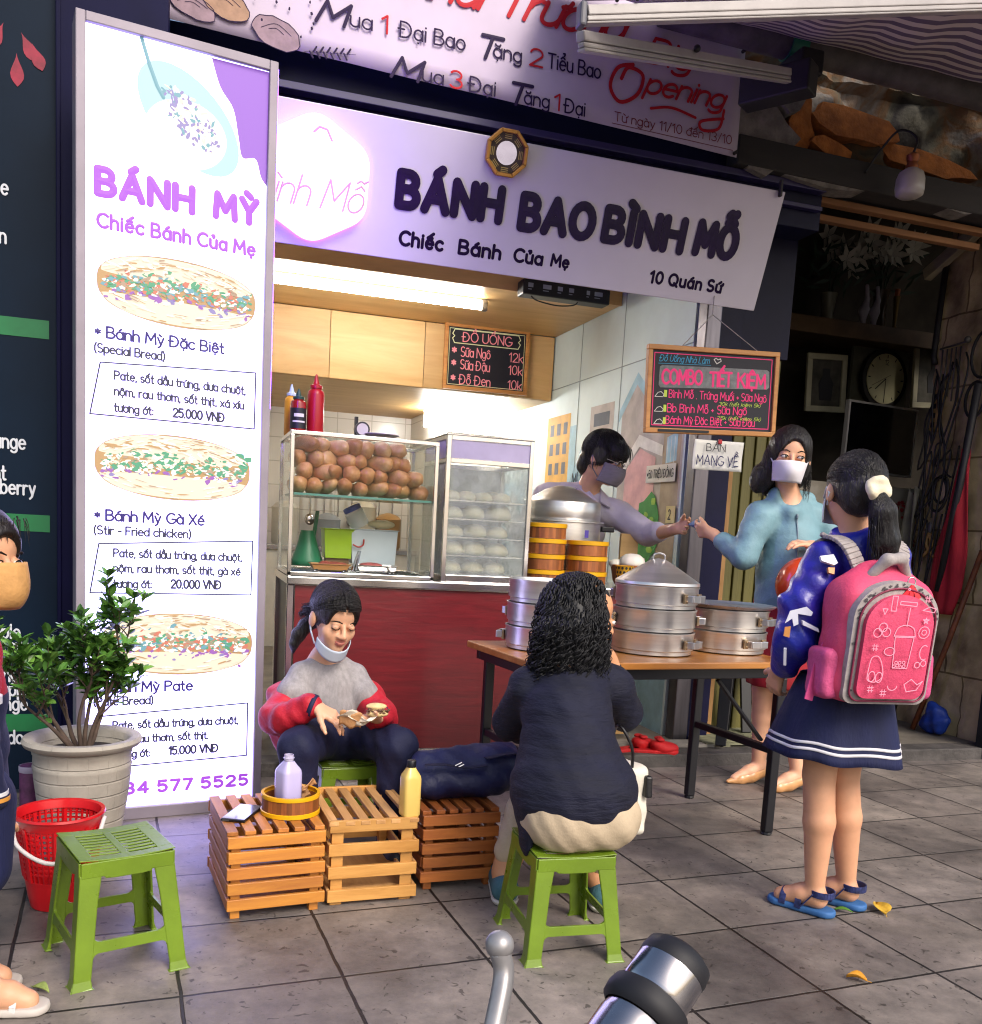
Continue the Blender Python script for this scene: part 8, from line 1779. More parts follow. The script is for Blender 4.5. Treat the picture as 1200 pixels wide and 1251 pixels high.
# ---------------------------------------------------------------- schoolgirl with the backpack
def schoolgirl():
    t = thing('person', 'standing schoolgirl seen from behind in a shiny blue jacket and navy skirt', 'person', (1.95, 2.35, 0))
    H = Head((1.868, 2.35, 1.272), frame3((.22, .97, -.04), roll=-.04), .93); neck = (1.885, 2.345, 1.13); sd = SDF(.0045, .02); H.add(sd, neck, nr=.043)
    sd.chain([(1.89, 2.34, 1.09), (1.91, 2.34, .9), (1.92, 2.34, .7)], [.07, .095, .105], .05)
    sd.chain([(1.88, 2.34, 1.1), (1.795, 2.34, 1.06), (1.722, 2.335, .9), (1.745, 2.43, .745)], [.05, .045, .035, .024], .03).chain([(1.9, 2.34, 1.1), (2.02, 2.35, 1.08), (2.1, 2.38, .92), (2.06, 2.48, .84)], [.05, .045, .035, .024], .03)
    hand(sd, (1.74, 2.44, .735), (.1, .45, -.8), (.8, .1, .2), (-.2, .9, .3), .85, (.4, .5, .5, .6)); hand(sd, (2.06, 2.49, .84), (-.6, .5, .2), (0, .1, -1), (-.2, .6, .6), .85)
    for hp, kn, cf, an in (((1.865, 2.35, .68), (1.848, 2.345, .43), (1.85, 2.325, .29), (1.862, 2.33, .085)), ((1.965, 2.36, .68), (1.95, 2.365, .43), (1.965, 2.35, .29), (2.0, 2.36, .085))): sd.chain([hp, kn, cf, an], [.08, .047, .046, .029], .02)
    for ax, ay in ((1.862, 2.33), (2.0, 2.36)): sd.chain([(ax+.005, ay-.012, .05), (ax-.02, ay+.03, .05), (ax-.055, ay+.08, .03)], [.032, .032, .026], .03)
    obj('body', sd.into(MB(), 2), [SK2, LIP], t, smooth=180)
    # jacket
    s = SDF(.006, .04).chain([(1.89, 2.345, 1.085), (1.9, 2.345, .98), (1.91, 2.345, .84), (1.915, 2.345, .73)], [.082, .112, .12, .118], .06)
    s.chain([(1.88, 2.345, 1.1), (1.785, 2.335, 1.065), (1.715, 2.33, .94), (1.712, 2.34, .85), (1.745, 2.425, .745)], [.058, .06, .06, .062, .042], .045).chain([(1.9, 2.345, 1.1), (2.02, 2.355, 1.075), (2.1, 2.38, .93), (2.07, 2.47, .84)], [.06, .066, .062, .045], .045)
    s.chain([(1.85, 2.37, 1.135), (1.885, 2.3, 1.135), (1.93, 2.37, 1.135)], [.028, .035, .028], .03)
    base = folds(.003, [(30, 25, 50, 0, 9), (60, -40, 70, 2, 12), (20, 50, 30, 1, 10)]); s.post = lambda D, X, Y, Z: np.maximum(base(D, X, Y, Z), .64-Z)
    obj('jacket', s.into(MB(), 1), mat('shiny blue satin', '#1b2a9c', .36, var=.0, vs=5, col2='#2a1a86', bump=.6, bs=22, coat=.22), t, smooth=180)
    # printed patches on the sleeve and back: soft shapes lying on the cloth
    pm = MB(); Fs = (Vector((1.66, 2.262, .93)), Vector((.93, -.36, 0)), Vector((0.05, 0, 1)), Vector((-.36, -.93, .0)))
    prints = [([(-.035, .05), (.03, .065), (.055, .045), (.02, .03), (-.03, .03)], 0), ([(.035, .0), (.1, .02), (.1, .0), (.04, -.02)], 0)]
    def splat(c, n_, P, mi):
        n_ = Vector(n_).normalized(); u = n_.cross(Vector((0, 0, 1))).normalized()*-1; v = Vector((0, 0, 1)); v = (v-n_*v.dot(n_)).normalized(); P = [(x*.72, y*.72) for x, y in P]; pm.prism(P, (c, u, v, n_), -.006, .004, mi)
    splat(Vector((1.665, 2.272, .905)), (-.5, -.86, .1), [(-.03, .03), (.03, .05), (.055, .03), (.05, .015), (.0, .02), (.005, -.02), (-.012, -.03), (-.02, .0), (-.045, -.02)], 0); splat(Vector((1.69, 2.262, .885)), (-.3, -.95, .1), [(-.02, .025), (.045, -.005), (.05, -.02), (-.015, .005)], 0); splat(Vector((1.645, 2.286, .865)), (-.5, -.86, 0), [(-.01, .02), (.012, .025), (.01, -.02), (-.012, -.015)], 1)
    splat(Vector((1.742, 2.262, 1.07)), (-.2, -.9, .4), [(-.035, .02), (.02, .03), (.035, -.005), (.02, -.015), (-.03, .0)], 0); splat(Vector((1.75, 2.26, 1.045)), (-.2, -.9, .3), [(-.012, .012), (.015, .012), (.012, -.015), (-.01, -.01)], 1); splat(Vector((1.795, 2.252, 1.0)), (-.1, -.98, .2), [(-.035, .0), (-.01, .03), (.03, .025), (.035, -.01), (.0, -.03)], 2); splat(Vector((1.655, 2.3, .79)), (-.6, -.75, -.2), [(-.006, .04), (.004, .04), (.008, -.03), (-.002, -.03)], 0)
    obj('print', pm, [mat('white print patch', '#c9c9d6', .4), mat('orange print patch', '#c98a4a', .4), mat('cyan print patch', '#2a7fd0', .4)], t, smooth=40)
    # pleated skirt with two stripes
    def sk(u, v, e=0.): 
        a = 2*pi*u; r_ = .12+.072*v**.9+.004*sin(a*11)*v+.006*sin(a*5+1)*v+e; return Vector((1.895+.01*(1-v)+r_*1.1*cos(a), 2.35+r_*.92*sin(a), .735-.245*v-.012*cos(a)*v+.004*sin(a*7)*v))
    obj('skirt', MB().grid(sk, 120, 14), mat('navy serge', '#0e153c', .8, var=.25, vs=9, stretch=(1, 1, .2), bump=.7, bs=26), t, smooth=180, solid=.004)
    st = MB()
    for v0, v1 in ((.77, .805), (.845, .88)): st.grid(lambda u, v, a=v0, b=v1: sk(u, a+(b-a)*v, .0035), 120, 1)
    obj('stripe', st, mat('white braid', '#cfcdd2', .6), t, smooth=180, solid=.001)
    # sandals
    SB = mat('blue sandal sole', '#34639a', .6, var=.1); SS = mat('patterned navy strap', '#27305e', .6, var=.5, vs=60)
    for i, (ax, ay) in enumerate(((1.862, 2.33), (2.0, 2.36))):
        d_ = Vector((-.55, .83, 0)); n_ = Vector((.83, .55, 0)); s = SDF(.005, .02).chain([tuple(Vector((ax+.02, ay-.03, .012))), tuple(Vector((ax, ay, .012))+d_*.04), tuple(Vector((ax, ay, .012))+d_*.105)], [.034, .032, .037]); s.post = lambda D, X, Y, Z: np.maximum(np.maximum(D, .001-Z), Z-.022)
        obj('sandal_sole', s.into(MB()), SB, t, smooth=50)
        sm = MB()
        for off, w_, h_, lo in ((-.025, .038, .085, .05), (.035, .036, .075, .0), (.085, .036, .055, .0)):
            c = Vector((ax, ay, 0))+d_*off
            if off < 0: pts = [c+Vector((.036*cos(q)*1., .036*sin(q), .07)) for q in [i_*pi/12 for i_ in range(25)]]
            else: pts = [c+n_*(w_*cos(q))+Vector((0, 0, .014+(h_-.01)*sin(q))) for q in [i_*pi/10 for i_ in range(11)]]
            for a_, b_ in zip(pts[:-1], pts[1:]): sm.beam(a_, b_, .004 if off < 0 else .02, .02 if off < 0 else .004)
        for q in (1, -1): sm.beam(Vector((ax, ay, .015))+n_*q*.034+d_*.03, Vector((ax, ay, .07))+n_*q*.034-d_*.01, .018, .004)
        obj('sandal_strap', sm, SS, t, bevel=.001)
    # hair, scrunchie and ponytail
    R = H.R; k = H.k; s = SDF(.005, .015).ell(H(0, -.016, .036), np.array((.084, .108, .095))*k, R).ell(H(0, -.065, -.02), np.array((.066, .05, .06))*k, R, .03)
    s.ell(H(0, .125, -.05), np.array((.07, .09, .12))*k, R, .01, 0, '-'); sc_c = H(.012, -.122, .0); s.cap(H(0, -.09, .01), sc_c, .035*k, .022*k, .03)
    s.post = folds(.0007, [(160, 60, 60, 0, 16), (220, -80, 100, 2, 12)])
    def g(q):
        a_ = q.uniform(-2.5, 2.5); e_ = (.0+.082*sin(a_), -.016+.1*cos(a_)*.9, .03+.05*cos(a_)**2); return e_, (e_[0]*.9, -.09, .03+.07*max(0, cos(a_))+q.uniform(-.03, .03)), (q.uniform(-.012, .03), -.12, q.uniform(-.015, .02))
    tail = [sc_c, sc_c+np.array((.012, -.025, -.06)), sc_c+np.array((.03, -.025, -.14)), sc_c+np.array((.06, -.015, -.22)), sc_c+np.array((.085, -.01, -.27))]; s.chain(tail, [.018, .036, .038, .024, .008], .02)
    hm = s.into(MB(), 1); rr = random.Random(9)
    comb(hm, H, (0, -.016, .036), (.084, .108, .095), g, 380, rr, .0016)
    strands(hm, [(P3(sc_c+np.array((rr.uniform(-.03, .03), -.03+rr.uniform(-.02, .02), -.03-rr.uniform(0, .08)))), Vector((.25, -.02, -.9))) for i in range(60)], .17, .0016, 4, .003, .4, .006, 12, rr); obj('hair', hm, HAIR, t, smooth=180)
    s = SDF(.005, .008)
    for i in range(12): a = i*pi/6; s.ell(sc_c+np.array((.027*cos(a), -.012+.006*sin(a*3), .024*sin(a)+.003)), (.015, .014, .014), None, .006)
    s.ell(sc_c+np.array((0, -.012, .002)), (.026, .018, .024), None, .006)
    obj('scrunchie', s.into(MB()), mat('cream satin', '#d8cdb2', .5, bump=.2), t, smooth=180)
    m_ = MB().tube([P3(H(-.07, .05, -.02)), P3(H(-.082, .01, .01)), P3(H(-.086, -.022, -.01)), P3(H(-.078, 0, -.045))], .002, 5)
    def mk(u, v): a = -1.3+2.6*u; return P3(H(.071*sin(a), .012+(.096+.012*sin(pi*v))*cos(a), -.094+.09*v))
    m_.grid(mk, 16, 6); obj('mask', m_, mat('pale mask', '#cdd5d2', .75), t, smooth=180, solid=.002)
    # backpack
    bp = thing('backpack', 'bright pink school backpack with grey border and bubble tea doodles', 'backpack', (1.96, 2.17, .7)); yaw = -.1; RZ = rotz(yaw); c = Vector((1.862, 2.17, .885))
    BF = lambda x, y, z: c+RZ @ Vector((x, y, z))
    PK = mat('pink nylon', '#cf4468', .65, var=.12, vs=10, bump=.25, bs=120); GRY = mat('grey dotted nylon', '#a39a98', .7, var=.0, bump=.15, col2='#8e8684', vs=50)
    R_ = np.array(RZ)
    s = SDF(.006, .04).box(BF(0, .02, -.03), (.095, .025, .12), R_, .05).ell(BF(.0, .03, .1), (.115, .062, .1), R_); s.post = folds(.0015, [(40, 10, 60, 0, 9), (70, 20, 30, 2, 8)]); obj('body', s.into(MB(), 1), PK, bp, smooth=180)
    def arch(w, h0, h1, n=20, r=.09): 
        P = _e(-w+.03, h0+.03, .03, .03, 180, 270)+_e(w-.03, h0+.03, .03, .03, 270, 360); P += [(w*cos(i*pi/n)*1., h1-r+r*sin(i*pi/n)) for i in range(n+1)]; return P
    FBk = (BF(0, -.055, 0), RZ @ Vector((1, 0, 0)), RZ @ Vector((0, -.08, 1)).normalized(), RZ @ Vector((0, -1, -.08)).normalized())
    def pillow(P, z0, z1, bul, mi_name, m, rings=6):
        mb = MB(); o, u, v, n_ = [Vector(q) for q in FBk]; cx = sum(p[0] for p in P)/len(P); cy = sum(p[1] for p in P)/len(P); N_ = len(P); vs = []
        for p in P: vs.append(o+u*p[0]+v*p[1]+n_*z0)
        for r_ in range(rings):
            q = 1-r_/rings
            for p in P: vs.append(o+u*(cx+(p[0]-cx)*q)+v*(cy+(p[1]-cy)*q)+n_*(z1+bul*(1-q*q)))
        vs.append(o+u*cx+v*cy+n_*(z1+bul)); fs = []
        for r_ in range(rings):
            for j in range(N_): fs.append((r_*N_+j, r_*N_+(j+1) % N_, (r_+1)*N_+(j+1) % N_, (r_+1)*N_+j))
        for j in range(N_): fs.append((rings*N_+j, rings*N_+(j+1) % N_, (rings+1)*N_))
        mb.add(vs, fs); return obj(mi_name, mb, m, bp, smooth=50)
    gr = pillow(arch(.128, -.195, .145, r=.1), -.02, .012, .014, 'border', GRY)
    pk = pillow(arch(.102, -.175, .112, r=.085), .012, .032, .014, 'front_pocket', PK)
    dm = MB(); Fd = (Vector(FBk[0])+Vector(FBk[3])*.0465, FBk[1], FBk[2], FBk[3]); w = .0024
    def dd(P, w_=w): stroke(dm, P, Fd, w_, .0)
    dd([(-.02, .0), (-.014, -.085), (.03, -.085), (.037, .0), (-.02, .0)]); dd([(p.x, p.y) for p in spline([(-.024, .002, 0), (-.015, .025, 0), (.008, .033, 0), (.032, .025, 0), (.04, .002, 0)], 5)]); dd([(-.024, .003), (.04, .003)]); dd([(.01, .03), (.012, .08)])
    for x, y in ((-.01, -.08), (0, -.078), (.01, -.082), (.02, -.079), (-.005, -.07), (.006, -.07), (.018, -.069)): dd(_e(x, y, .004, .004, 0, 360), .002)
    dd([(p.x, p.y) for p in spline([(-.085, -.1, 0), (-.08, -.06, 0), (-.06, -.055, 0), (-.045, -.08, 0), (-.04, -.11, 0), (-.06, -.125, 0), (-.083, -.12, 0), (-.085, -.1, 0)], 5)]); dd(_e(-.072, -.11, .01, .014, 0, 360)); dd(_e(-.05, -.112, .01, .014, 0, 360))
    dd(_e(.065, .015, .016, .016, 0, 360)); dd(_e(.065, .015, .007, .007, 0, 360)); dd([(.06, .04), (.065, .055), (.07, .04), (.056, .05), (.074, .05), (.06, .04)])
    dd(_e(-.06, .025, .012, .012, 0, 360)); dd(_e(-.048, .012, .012, .012, 0, 360)); dd(_e(-.074, .01, .012, .012, 0, 360)); dd([(.05, .075), (.085, .07), (.09, .08), (.07, .085), (.05, .075)]); dd([(-.02, .088), (.03, .085), (.03, .095), (-.02, .097), (-.02, .088)])
    for x, y in ((-.075, -.03), (-.07, -.145), (.06, .105), (-.03, -.155)):
        for q in (-.004, .004): dd([(x+q, y-.009), (x+q, y+.009)], .002); dd([(x-.009, y+q), (x+.009, y+q)], .002)
    dd(_e(-.03, -.04, .016, .011, 0, 360)); dd(_e(.075, -.04, .013, .02, 60, 300)); dd(_e(.06, -.075, .008, .008, 0, 360)); dd(_e(.078, -.07, .008, .008, 0, 360)); dd([(.03, -.13), (.05, -.115), (.07, -.13), (.085, -.12), (.07, -.145), (.04, -.15), (.03, -.13)]); dd(_e(-.005, -.135, .014, .012, 180, 360)); dd([(-.07, .075), (-.055, .075), (-.062, .06), (-.07, .075)]); dd([(-.045, .07), (-.045, .11), (-.03, .11), (-.03, .07), (-.045, .07)])
    dd(_e(.0, .13, .003, .003, 0, 360))
    obj('doodle', dm, mat('pale pink print', '#ef9cb4', .6, var=0), bp)
    zp = arch(.115, -.185, .128, r=.092); obj('zip', MB().tube([Vector(FBk[0])+Vector(FBk[1])*p[0]+Vector(FBk[2])*p[1]+Vector(FBk[3])*.019 for p in zp], .0028, 6, closed=True), mat('dark pink zip', '#7a1f3f', .5), bp, smooth=180)
    dots = MB(); r = random.Random(5)
    Fg = (Vector(FBk[0])+Vector(FBk[3])*.0155, FBk[1], FBk[2], FBk[3])
    for i in range(70):
        a = r.uniform(-.4, pi+.4); rad = r.uniform(.107, .121); x = rad*cos(a); y = .043+rad*.8*sin(a) if 0 < a < pi else r.uniform(-.17, .04); x = x if 0 < a < pi else (rad if a < 0 else -rad)
        dots.sheet(blob2(x, y, r.uniform(.002, .005), r.uniform(.002, .005), 6, .3, r), Fg, .0003*(i % 5))
    obj('dot_print', dots, mat('dark dot print', '#4a4548', .7), bp)
    for q in (-1, 1):
        s = SDF(.006, .02).box(BF(q*.135, .025, -.12), (.018, .032, .05), R_, .02); s.post = folds(.0015, [(60, 20, 40, 0, 9)]); obj('side_pocket', s.into(MB(), 1), mat('pink mesh pocket', '#c04a7a', .7, var=.15, vs=20, bump=.3), bp, smooth=180)
    s = SDF(.005, .015).chain([BF(-.06, .0, .14), BF(-.02, -.03, .2), BF(.03, -.02, .205), BF(.075, .01, .15)], [.014, .016, .016, .014]); obj('top_flap', s.into(MB()), GRY, bp, smooth=180)
    sm = MB()
    def strp(P, w_=.045, t_=.012):
        P = spline(P, 6)
        for a_, b_ in zip(P[:-1], P[1:]): sm.beam(a_, b_, w_, t_, (0, -1, .3))
    strp([(1.815, 2.215, 1.05), (1.79, 2.25, 1.12), (1.785, 2.33, 1.14), (1.79, 2.41, 1.1)]); strp([(1.95, 2.22, 1.05), (1.985, 2.26, 1.12), (1.985, 2.34, 1.14), (1.97, 2.42, 1.1)]); obj('shoulder_strap', sm, GRY, bp, bevel=.003)
    sm = MB(); P = spline([BF(-.125, .04, -.02), BF(-.16, .03, -.1), BF(-.185, .02, -.2)], 6)
    for a_, b_ in zip(P[:-1], P[1:]): sm.beam(a_, b_, .026, .004, (0, -1, 0))
    obj('webbing', sm, mat('pink webbing', '#c8467f', .7), bp)
    kc = MB().tube([BF(.03+.012*cos(a*pi/8), -.075, .145+.012*sin(a*pi/8)) for a in range(16)], .002, 5, closed=True)
    obj('keyring', kc, CHROME, bp, smooth=180); kc = MB()
    for a_ in (-.6, -.1, .4): kc.beam(BF(.03, -.08, .135), BF(.03+.05*sin(a_), -.085, .1), .008, .003, (0, -1, 0), 0, .016, .003)
    obj('ribbon', kc, mat('red ribbon', '#c4182a', .5), bp)
    wbt = thing('water_bottle', 'small bottle with a yellow cap in the backpack side pocket', 'bottle', tuple(BF(.14, .025, -.1)))
    b0_ = BF(.145, .025, 0); obj('body', MB().lathe([(.02, .78), (.022, .79), (.022, .87), (.018, .875)], (b0_.x, b0_.y, 0), 18), mat('pale bottle', '#cfd3cc', .25, alpha=.8), wbt, smooth=40); obj('cap', MB().lathe([(.021, .876), (.021, .9), (.016, .905), (.001, .906)], (b0_.x, b0_.y, 0), 18), mat('yellow orange cap', '#dd9a1c', .4), wbt, smooth=40)
    for o in (t, bp, wbt): o.location.x -= .03
schoolgirl()

# ---------------------------------------------------------------- vendor behind the counter
def vendor():
    t = thing('person', 'vendor with black hair, grey mask and lilac shirt leaning out from behind the counter', 'person', (2.05, 4.95, .06))
    H = Head((2.01, 4.53, 1.495), frame3((.62, -.74, -.3), roll=.08), 1.1); neck = (1.965, 4.63, 1.32); sd = SDF(.005, .02); H.add(sd, neck, nr=.05)
    sd.chain([(1.98, 4.66, 1.25), (2.0, 4.8, 1.1), (2.05, 4.98, .9)], [.1, .12, .12], .06)
    sd.chain([(2.0, 4.64, 1.26), (2.16, 4.6, 1.23), (2.27, 4.45, 1.13), (2.275, 4.2, 1.165)], [.06, .052, .042, .026], .03).chain([(1.95, 4.66, 1.26), (1.8, 4.7, 1.22), (1.7, 4.78, 1.02), (1.78, 4.72, .94)], [.06, .052, .042, .028], .03)
    hand(sd, (2.272, 4.185, 1.168), (.1, -.95, .1), (-.6, -.1, .1), (.1, -.2, .95), 1.0, (.3, .35, .45, .55), tc=.7, ta=.3); hand(sd, (1.79, 4.715, .935), (.6, -.3, -.2), (0, 0, -1), (0, -1, .2), 1.)
    for hp, an in (((1.98, 5.0, .85), (1.95, 5.02, .12)), ((2.12, 5.0, .85), (2.15, 5.05, .12))): sd.chain([hp, (hp[0], hp[1]-.02, .48), an], [.09, .06, .045])
    obj('body', sd.into(MB(), 2), [SK1, LIP], t, smooth=180); H.eyes(t, (.3, -.4), .3)
    s = SDF(.0065, .04).chain([(1.975, 4.66, 1.275), (1.99, 4.74, 1.16), (2.02, 4.88, 1.0), (2.05, 4.98, .88)], [.105, .142, .15, .15], .06)
    s.chain([(2.0, 4.64, 1.265), (2.15, 4.6, 1.225), (2.255, 4.47, 1.135), (2.268, 4.38, 1.145)], [.075, .075, .064, .054], .045).chain([(1.93, 4.65, 1.31), (1.76, 4.65, 1.295), (1.67, 4.77, 1.1), (1.74, 4.75, .98)], [.075, .073, .06, .052], .045)
    base = folds(.0014, [(40, 30, 40, 0, 9), (70, -30, 60, 2, 11)]); s.post = base; obj('shirt', s.into(MB(), 1), mat('lilac grey cotton', '#c6bccb', .8, var=.1, vs=8, bump=.6, bs=14), t, smooth=180)
    cm = MB()
    for q in (-1, 1):
        T3 = lambda x, f, z: Vector((1.97, 4.63, 1.33))+Vector((.95, .3, 0))*x+Vector((.3, -.95, 0))*f+Vector((0, 0, z))
        cm.add([T3(q*.004, .105, -.045), T3(q*.06, .125, -.075), T3(q*.095, .085, -.03), T3(q*.085, .0, .03), T3(q*.055, .04, .03)], [(0, 1, 2, 3, 4) if q > 0 else (4, 3, 2, 1, 0)])
    cm.b2((1.98, 4.498, 1.08), (1.992, 4.53, 1.262)) if False else None
    obj('collar', cm, mat('lilac grey cotton', '#c6bccb'), t, solid=.008)
    s = SDF(.008, .04)
    for hp, an in (((1.98, 5.0, .86), (1.95, 5.02, .12)), ((2.12, 5.0, .86), (2.15, 5.05, .12))): s.chain([hp, (hp[0], hp[1]-.02, .48), an], [.115, .08, .065])
    obj('trousers', s.into(MB(), 1), mat('dark trousers', '#23252e', .8), t, smooth=180); s = SDF(.007, .02)
    for a in ((1.95, 5.02), (2.15, 5.05)): s.cap((a[0], a[1]+.04, .1), (a[0], a[1]-.14, .095), .04, .036)
    s.post = lambda D, X, Y, Z: np.maximum(D, .062-Z); obj('shoe', s.into(MB()), mat('dark trainer', '#26262e'), t, smooth=180)
    R = H.R; k = H.k; s = SDF(.005, .015).ell(H(0, -.015, .04), np.array((.087, .108, .098))*k, R).ell(H(0, .062, .058), np.array((.066, .04, .045))*k, R, .03).ell(H(-.074, .012, .012), np.array((.018, .035, .04))*k, R, .02).ell(H(.074, .012, .012), np.array((.018, .035, .04))*k, R, .02).ell(H(0, -.075, -.04), np.array((.062, .045, .06))*k, R, .03)
    s.ell(H(0, .135, -.055), np.array((.07, .07, .092))*k, R, .01, 0, '-').ell(H(-.08, -.006, -.02), np.array((.02, .024, .034))*k, R, .008, 0, '-'); s.post = folds(.0009, [(160, 60, 30, 0, 16), (220, -80, 40, 2, 12)])
    hm = s.into(MB(), 1); rr = random.Random(4)
    def g(q):
        a_ = q.uniform(0, 6.28); c_, s_ = cos(a_), sin(a_); return (.012*c_, -.05+.012*s_, .132), (.09*c_, .07*s_-.01, .13), (.086*c_, .1*s_+.005, q.uniform(.012, .05) if s_ > .2 else q.uniform(-.06, .02))
    comb(hm, H, (0, -.015, .04), (.087, .108, .098), g, 420, rr, .0019, .035)
    strands(hm, [(P3(H(rr.uniform(-.065, .065), .085, rr.uniform(.06, .1))), P3(R @ np.array((rr.uniform(-.2, .2), .5, -.5)))) for i in range(70)], .05, .0017, 4, .001, .3, .004, 8, rr); obj('hair', hm, HAIR, t, smooth=180)
    def mk(u, v):
        a = -1.3+2.6*u; return P3(H(.074*sin(a)*(1-.1*(1-v)), .014+(.103+.015*sin(pi*v))*cos(a)-.012*(1-v), -.096+.09*v))
    m_ = MB().grid(mk, 24, 12)
    for q in (-1, 1): m_.tube([P3(H(q*.069, .036, -.015)), P3(H(q*.08, .0, .02)), P3(H(q*.088, -.02, .0)), P3(H(q*.08, .0, -.05)), P3(H(q*.066, .03, -.08))], .002, 5)
    obj('mask', m_, mat('dark grey mask', '#857d86', .75, var=.1, vs=30, stretch=(1, 1, 8)), t, smooth=180, solid=.003)
    gm = MB()
    for q in (-1, 1): gm.tube([P3(H(q*.033+.024*cos(a*pi/8), .106-.008*abs(cos(a*pi/8)), .004+.017*sin(a*pi/8))) for a in range(16)], .0013, 5, closed=True); gm.tube([P3(H(q*.057, .098, .008)), P3(H(q*.085, .0, .01))], .0015, 5)
    gm.tube([P3(H(-.01, .106, .008)), P3(H(.01, .106, .008))], .0013, 5); obj('glasses', gm, mat('pale metal frame', '#c9c2bc', .3, .8), t, smooth=180)
vendor()

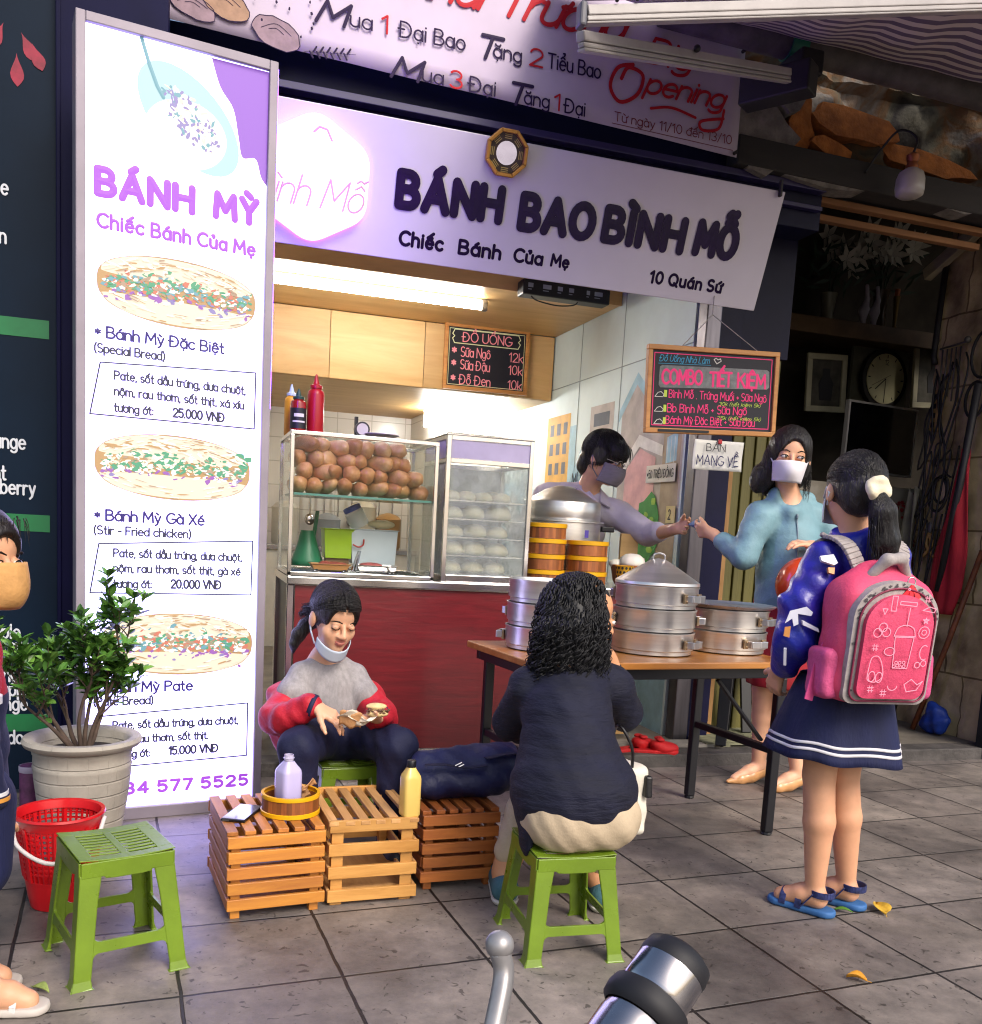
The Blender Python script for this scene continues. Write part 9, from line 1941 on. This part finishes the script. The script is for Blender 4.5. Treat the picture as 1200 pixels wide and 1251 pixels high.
# ---------------------------------------------------------------- child at the left edge
def child():
    t = thing('person', 'child at the left edge in tan mask and navy red jacket, partly out of frame', 'person', (-.48, 2.2, 0))
    H = Head((-.418, 2.2, .982), frame3((.8, -.58, -.05)), .9); neck = (-.47, 2.22, .86); sd = SDF(.0045, .02); H.add(sd, neck, nr=.042)
    sd.chain([(-.48, 2.22, .82), (-.49, 2.23, .62), (-.49, 2.23, .48)], [.07, .09, .1], .05); sd.chain([(-.47, 2.22, .82), (-.43, 2.14, .79), (-.425, 2.1, .62), (-.392, 2.12, .47)], [.05, .045, .036, .024], .03).chain([(-.49, 2.23, .82), (-.52, 2.33, .79), (-.53, 2.36, .6), (-.48, 2.34, .46)], [.05, .045, .036, .024], .03)
    hand(sd, (-.39, 2.125, .46), (.15, .1, -.95), (-.6, .6, -.1), (.6, .3, -.2), .85, (.5, .6, .7, .8)); hand(sd, (-.48, 2.34, .45), (.2, 0, -.9), (-.6, -.5, 0), (.6, -.3, 0), .85)
    for hp, kn, an in (((-.44, 2.17, .46), (-.43, 2.15, .3), (-.415, 2.17, .07)), ((-.5, 2.28, .46), (-.5, 2.28, .3), (-.49, 2.3, .07))): sd.chain([hp, kn, (kn[0], kn[1]+.01, .2), an], [.075, .048, .045, .03], .03)
    for ax, ay in ((-.415, 2.17), (-.49, 2.3)): sd.chain([(ax, ay, .045), (ax+.05, ay-.01, .04), (ax+.09, ay-.015, .026)], [.03, .03, .024], .03)
    obj('body', sd.into(MB(), 2), [SK2, LIP], t, smooth=180); H.eyes(t, (.2, 0), .2)
    s = SDF(.006, .04).chain([(-.475, 2.22, .82), (-.485, 2.23, .7), (-.49, 2.23, .52)], [.085, .11, .12], .05).chain([(-.47, 2.22, .825), (-.43, 2.15, .79), (-.425, 2.1, .64), (-.395, 2.12, .5)], [.06, .062, .056, .042], .04).chain([(-.49, 2.23, .825), (-.52, 2.32, .79), (-.53, 2.36, .62), (-.485, 2.34, .49)], [.06, .062, .056, .042], .04)
    s.post = folds(.002, [(40, 30, 50, 0, 9), (60, -40, 70, 2, 12)])
    mb = s.into(MB(), 1); zf = [np.mean([mb.v[i][2] for i in f]) for f in mb.f]; mb.m = [1 if z > .7 else 0 for z in zf]
    obj('jacket', mb, [mat('navy tracksuit cloth', '#141a3c', .75, var=.15, bump=.2), mat('red tracksuit cloth', '#a8182a', .75, var=.1, bump=.2)], t, smooth=180)
    sm = MB()
    for z, r_, mi in ((.508, .0445, 0), (.496, .0445, 1)): 
        k_ = (.64-z)/(.64-.5); c_ = Vector((-.425+.03*k_, 2.1+.02*k_, z)); sm.tube([c_+Vector((0, 0, .004)), c_-Vector((0, 0, .004))], r_, 20, mi)
    sm.tube([(-.42, 2.095, .7), (-.42, 2.095, .715)], .062, 20, 0); obj('stripe', sm, [mat('white braid', '#cfcdd2'), mat('orange braid', '#c98a3a', .6)], t, smooth=40)
    s = SDF(.007, .04)
    for hp, kn in (((-.44, 2.17, .47), (-.432, 2.15, .34)), ((-.5, 2.28, .47), (-.5, 2.28, .34))): s.cap(hp, kn, .095, .08)
    obj('shorts', s.into(MB(), 1), mat('navy serge', '#0f1742'), t, smooth=180)
    R = H.R; k = H.k; s = SDF(.005, .015).ell(H(0, -.012, .04), np.array((.082, .11, .094))*k, R).ell(H(0, -.08, -.03), np.array((.06, .04, .06))*k, R, .03); s.ell(H(0, .135, -.032), np.array((.068, .092, .118))*k, R, .008, 0, '-').ell(H(.08, .0, -.012), np.array((.02, .022, .034))*k, R, .01, 0, '-'); s.post = folds(.0007, [(160, 60, 30, 0, 16)])
    hm = s.into(MB(), 1); rr = random.Random(3); strands(hm, [(P3(H(rr.uniform(-.06, .06), .075, rr.uniform(.09, .11))), P3(R @ np.array((rr.uniform(-.5, .5), .4, -.8)))) for i in range(30)], .045, .0011, 4, .001, .3, .005, 8, rr); obj('hair', hm, mat('dark brown hair', '#1a1210', .4, var=.4, vs=60, stretch=(1, 1, .2), bump=.4), t, smooth=180)
    def mk(u, v):
        a = -1.35+2.7*u; return P3(H(.075*sin(a)*(1-.12*(1-v)), .014+(.102+.022*sin(pi*v**.8))*cos(a)-.01*(1-v), -.1+.1*v+.008*cos(a)*v))
    m_ = MB().grid(mk, 26, 12)
    for q in (-1, 1): m_.tube([P3(H(q*.069, .036, -.01)), P3(H(q*.082, .0, .015)), P3(H(q*.086, -.02, .0))], .002, 5)
    obj('mask', m_, mat('tan mask', '#b98a52', .8, var=.15, vs=30, bump=.3, bs=60), t, smooth=180, solid=.003)
    cl_ = MB().tube([P3(H(.072*sin(a)*.88, .002+.1*cos(a), -.1)) for a in [-1.35+2.7*i/20 for i in range(21)]], .0025, 6); obj('mask_edge', cl_, mat('white piping', '#d5d2cc', .6), t, smooth=180)
    s = SDF(.005, .02)
    for ax, ay in ((-.415, 2.17), (-.49, 2.3)): s.chain([(ax-.03, ay+.005, .01), (ax+.1, ay-.016, .01)], [.034, .036])
    s.post = lambda D, X, Y, Z: np.maximum(np.maximum(D, .001-Z), Z-.02); obj('sandal_sole', s.into(MB()), mat('pale sandal', '#b8b0a8', .6), t, smooth=50)
    sm = MB()
    for ax, ay in ((-.415, 2.17), (-.49, 2.3)):
        for off, h_ in ((.035, .062), (.07, .05)):
            pts = [Vector((ax+off, ay-.008, .012))+Vector((.2, 1, 0)).normalized()*(.036*cos(q))+Vector((0, 0, (h_-.01)*sin(q))) for q in [i_*pi/10 for i_ in range(11)]]
            for a_, b_ in zip(pts[:-1], pts[1:]): sm.beam(a_, b_, .014, .004)
    obj('sandal_strap', sm, mat('white strap', '#c9c5c2', .5), t, bevel=.001)
    it = thing('toy', 'small dark red object gripped in the child\'s hand', 'toy', (-.385, 2.14, .38)); obj('grip', MB().tube([(-.41, 2.12, .43), (-.395, 2.13, .345)], .011, 10), mat('dark red plastic', '#6a1420', .35), it, smooth=40); obj('tip', MB().ell((-.393, 2.131, .335), (.014, .014, .018)), BLK, it, smooth=180)
child()
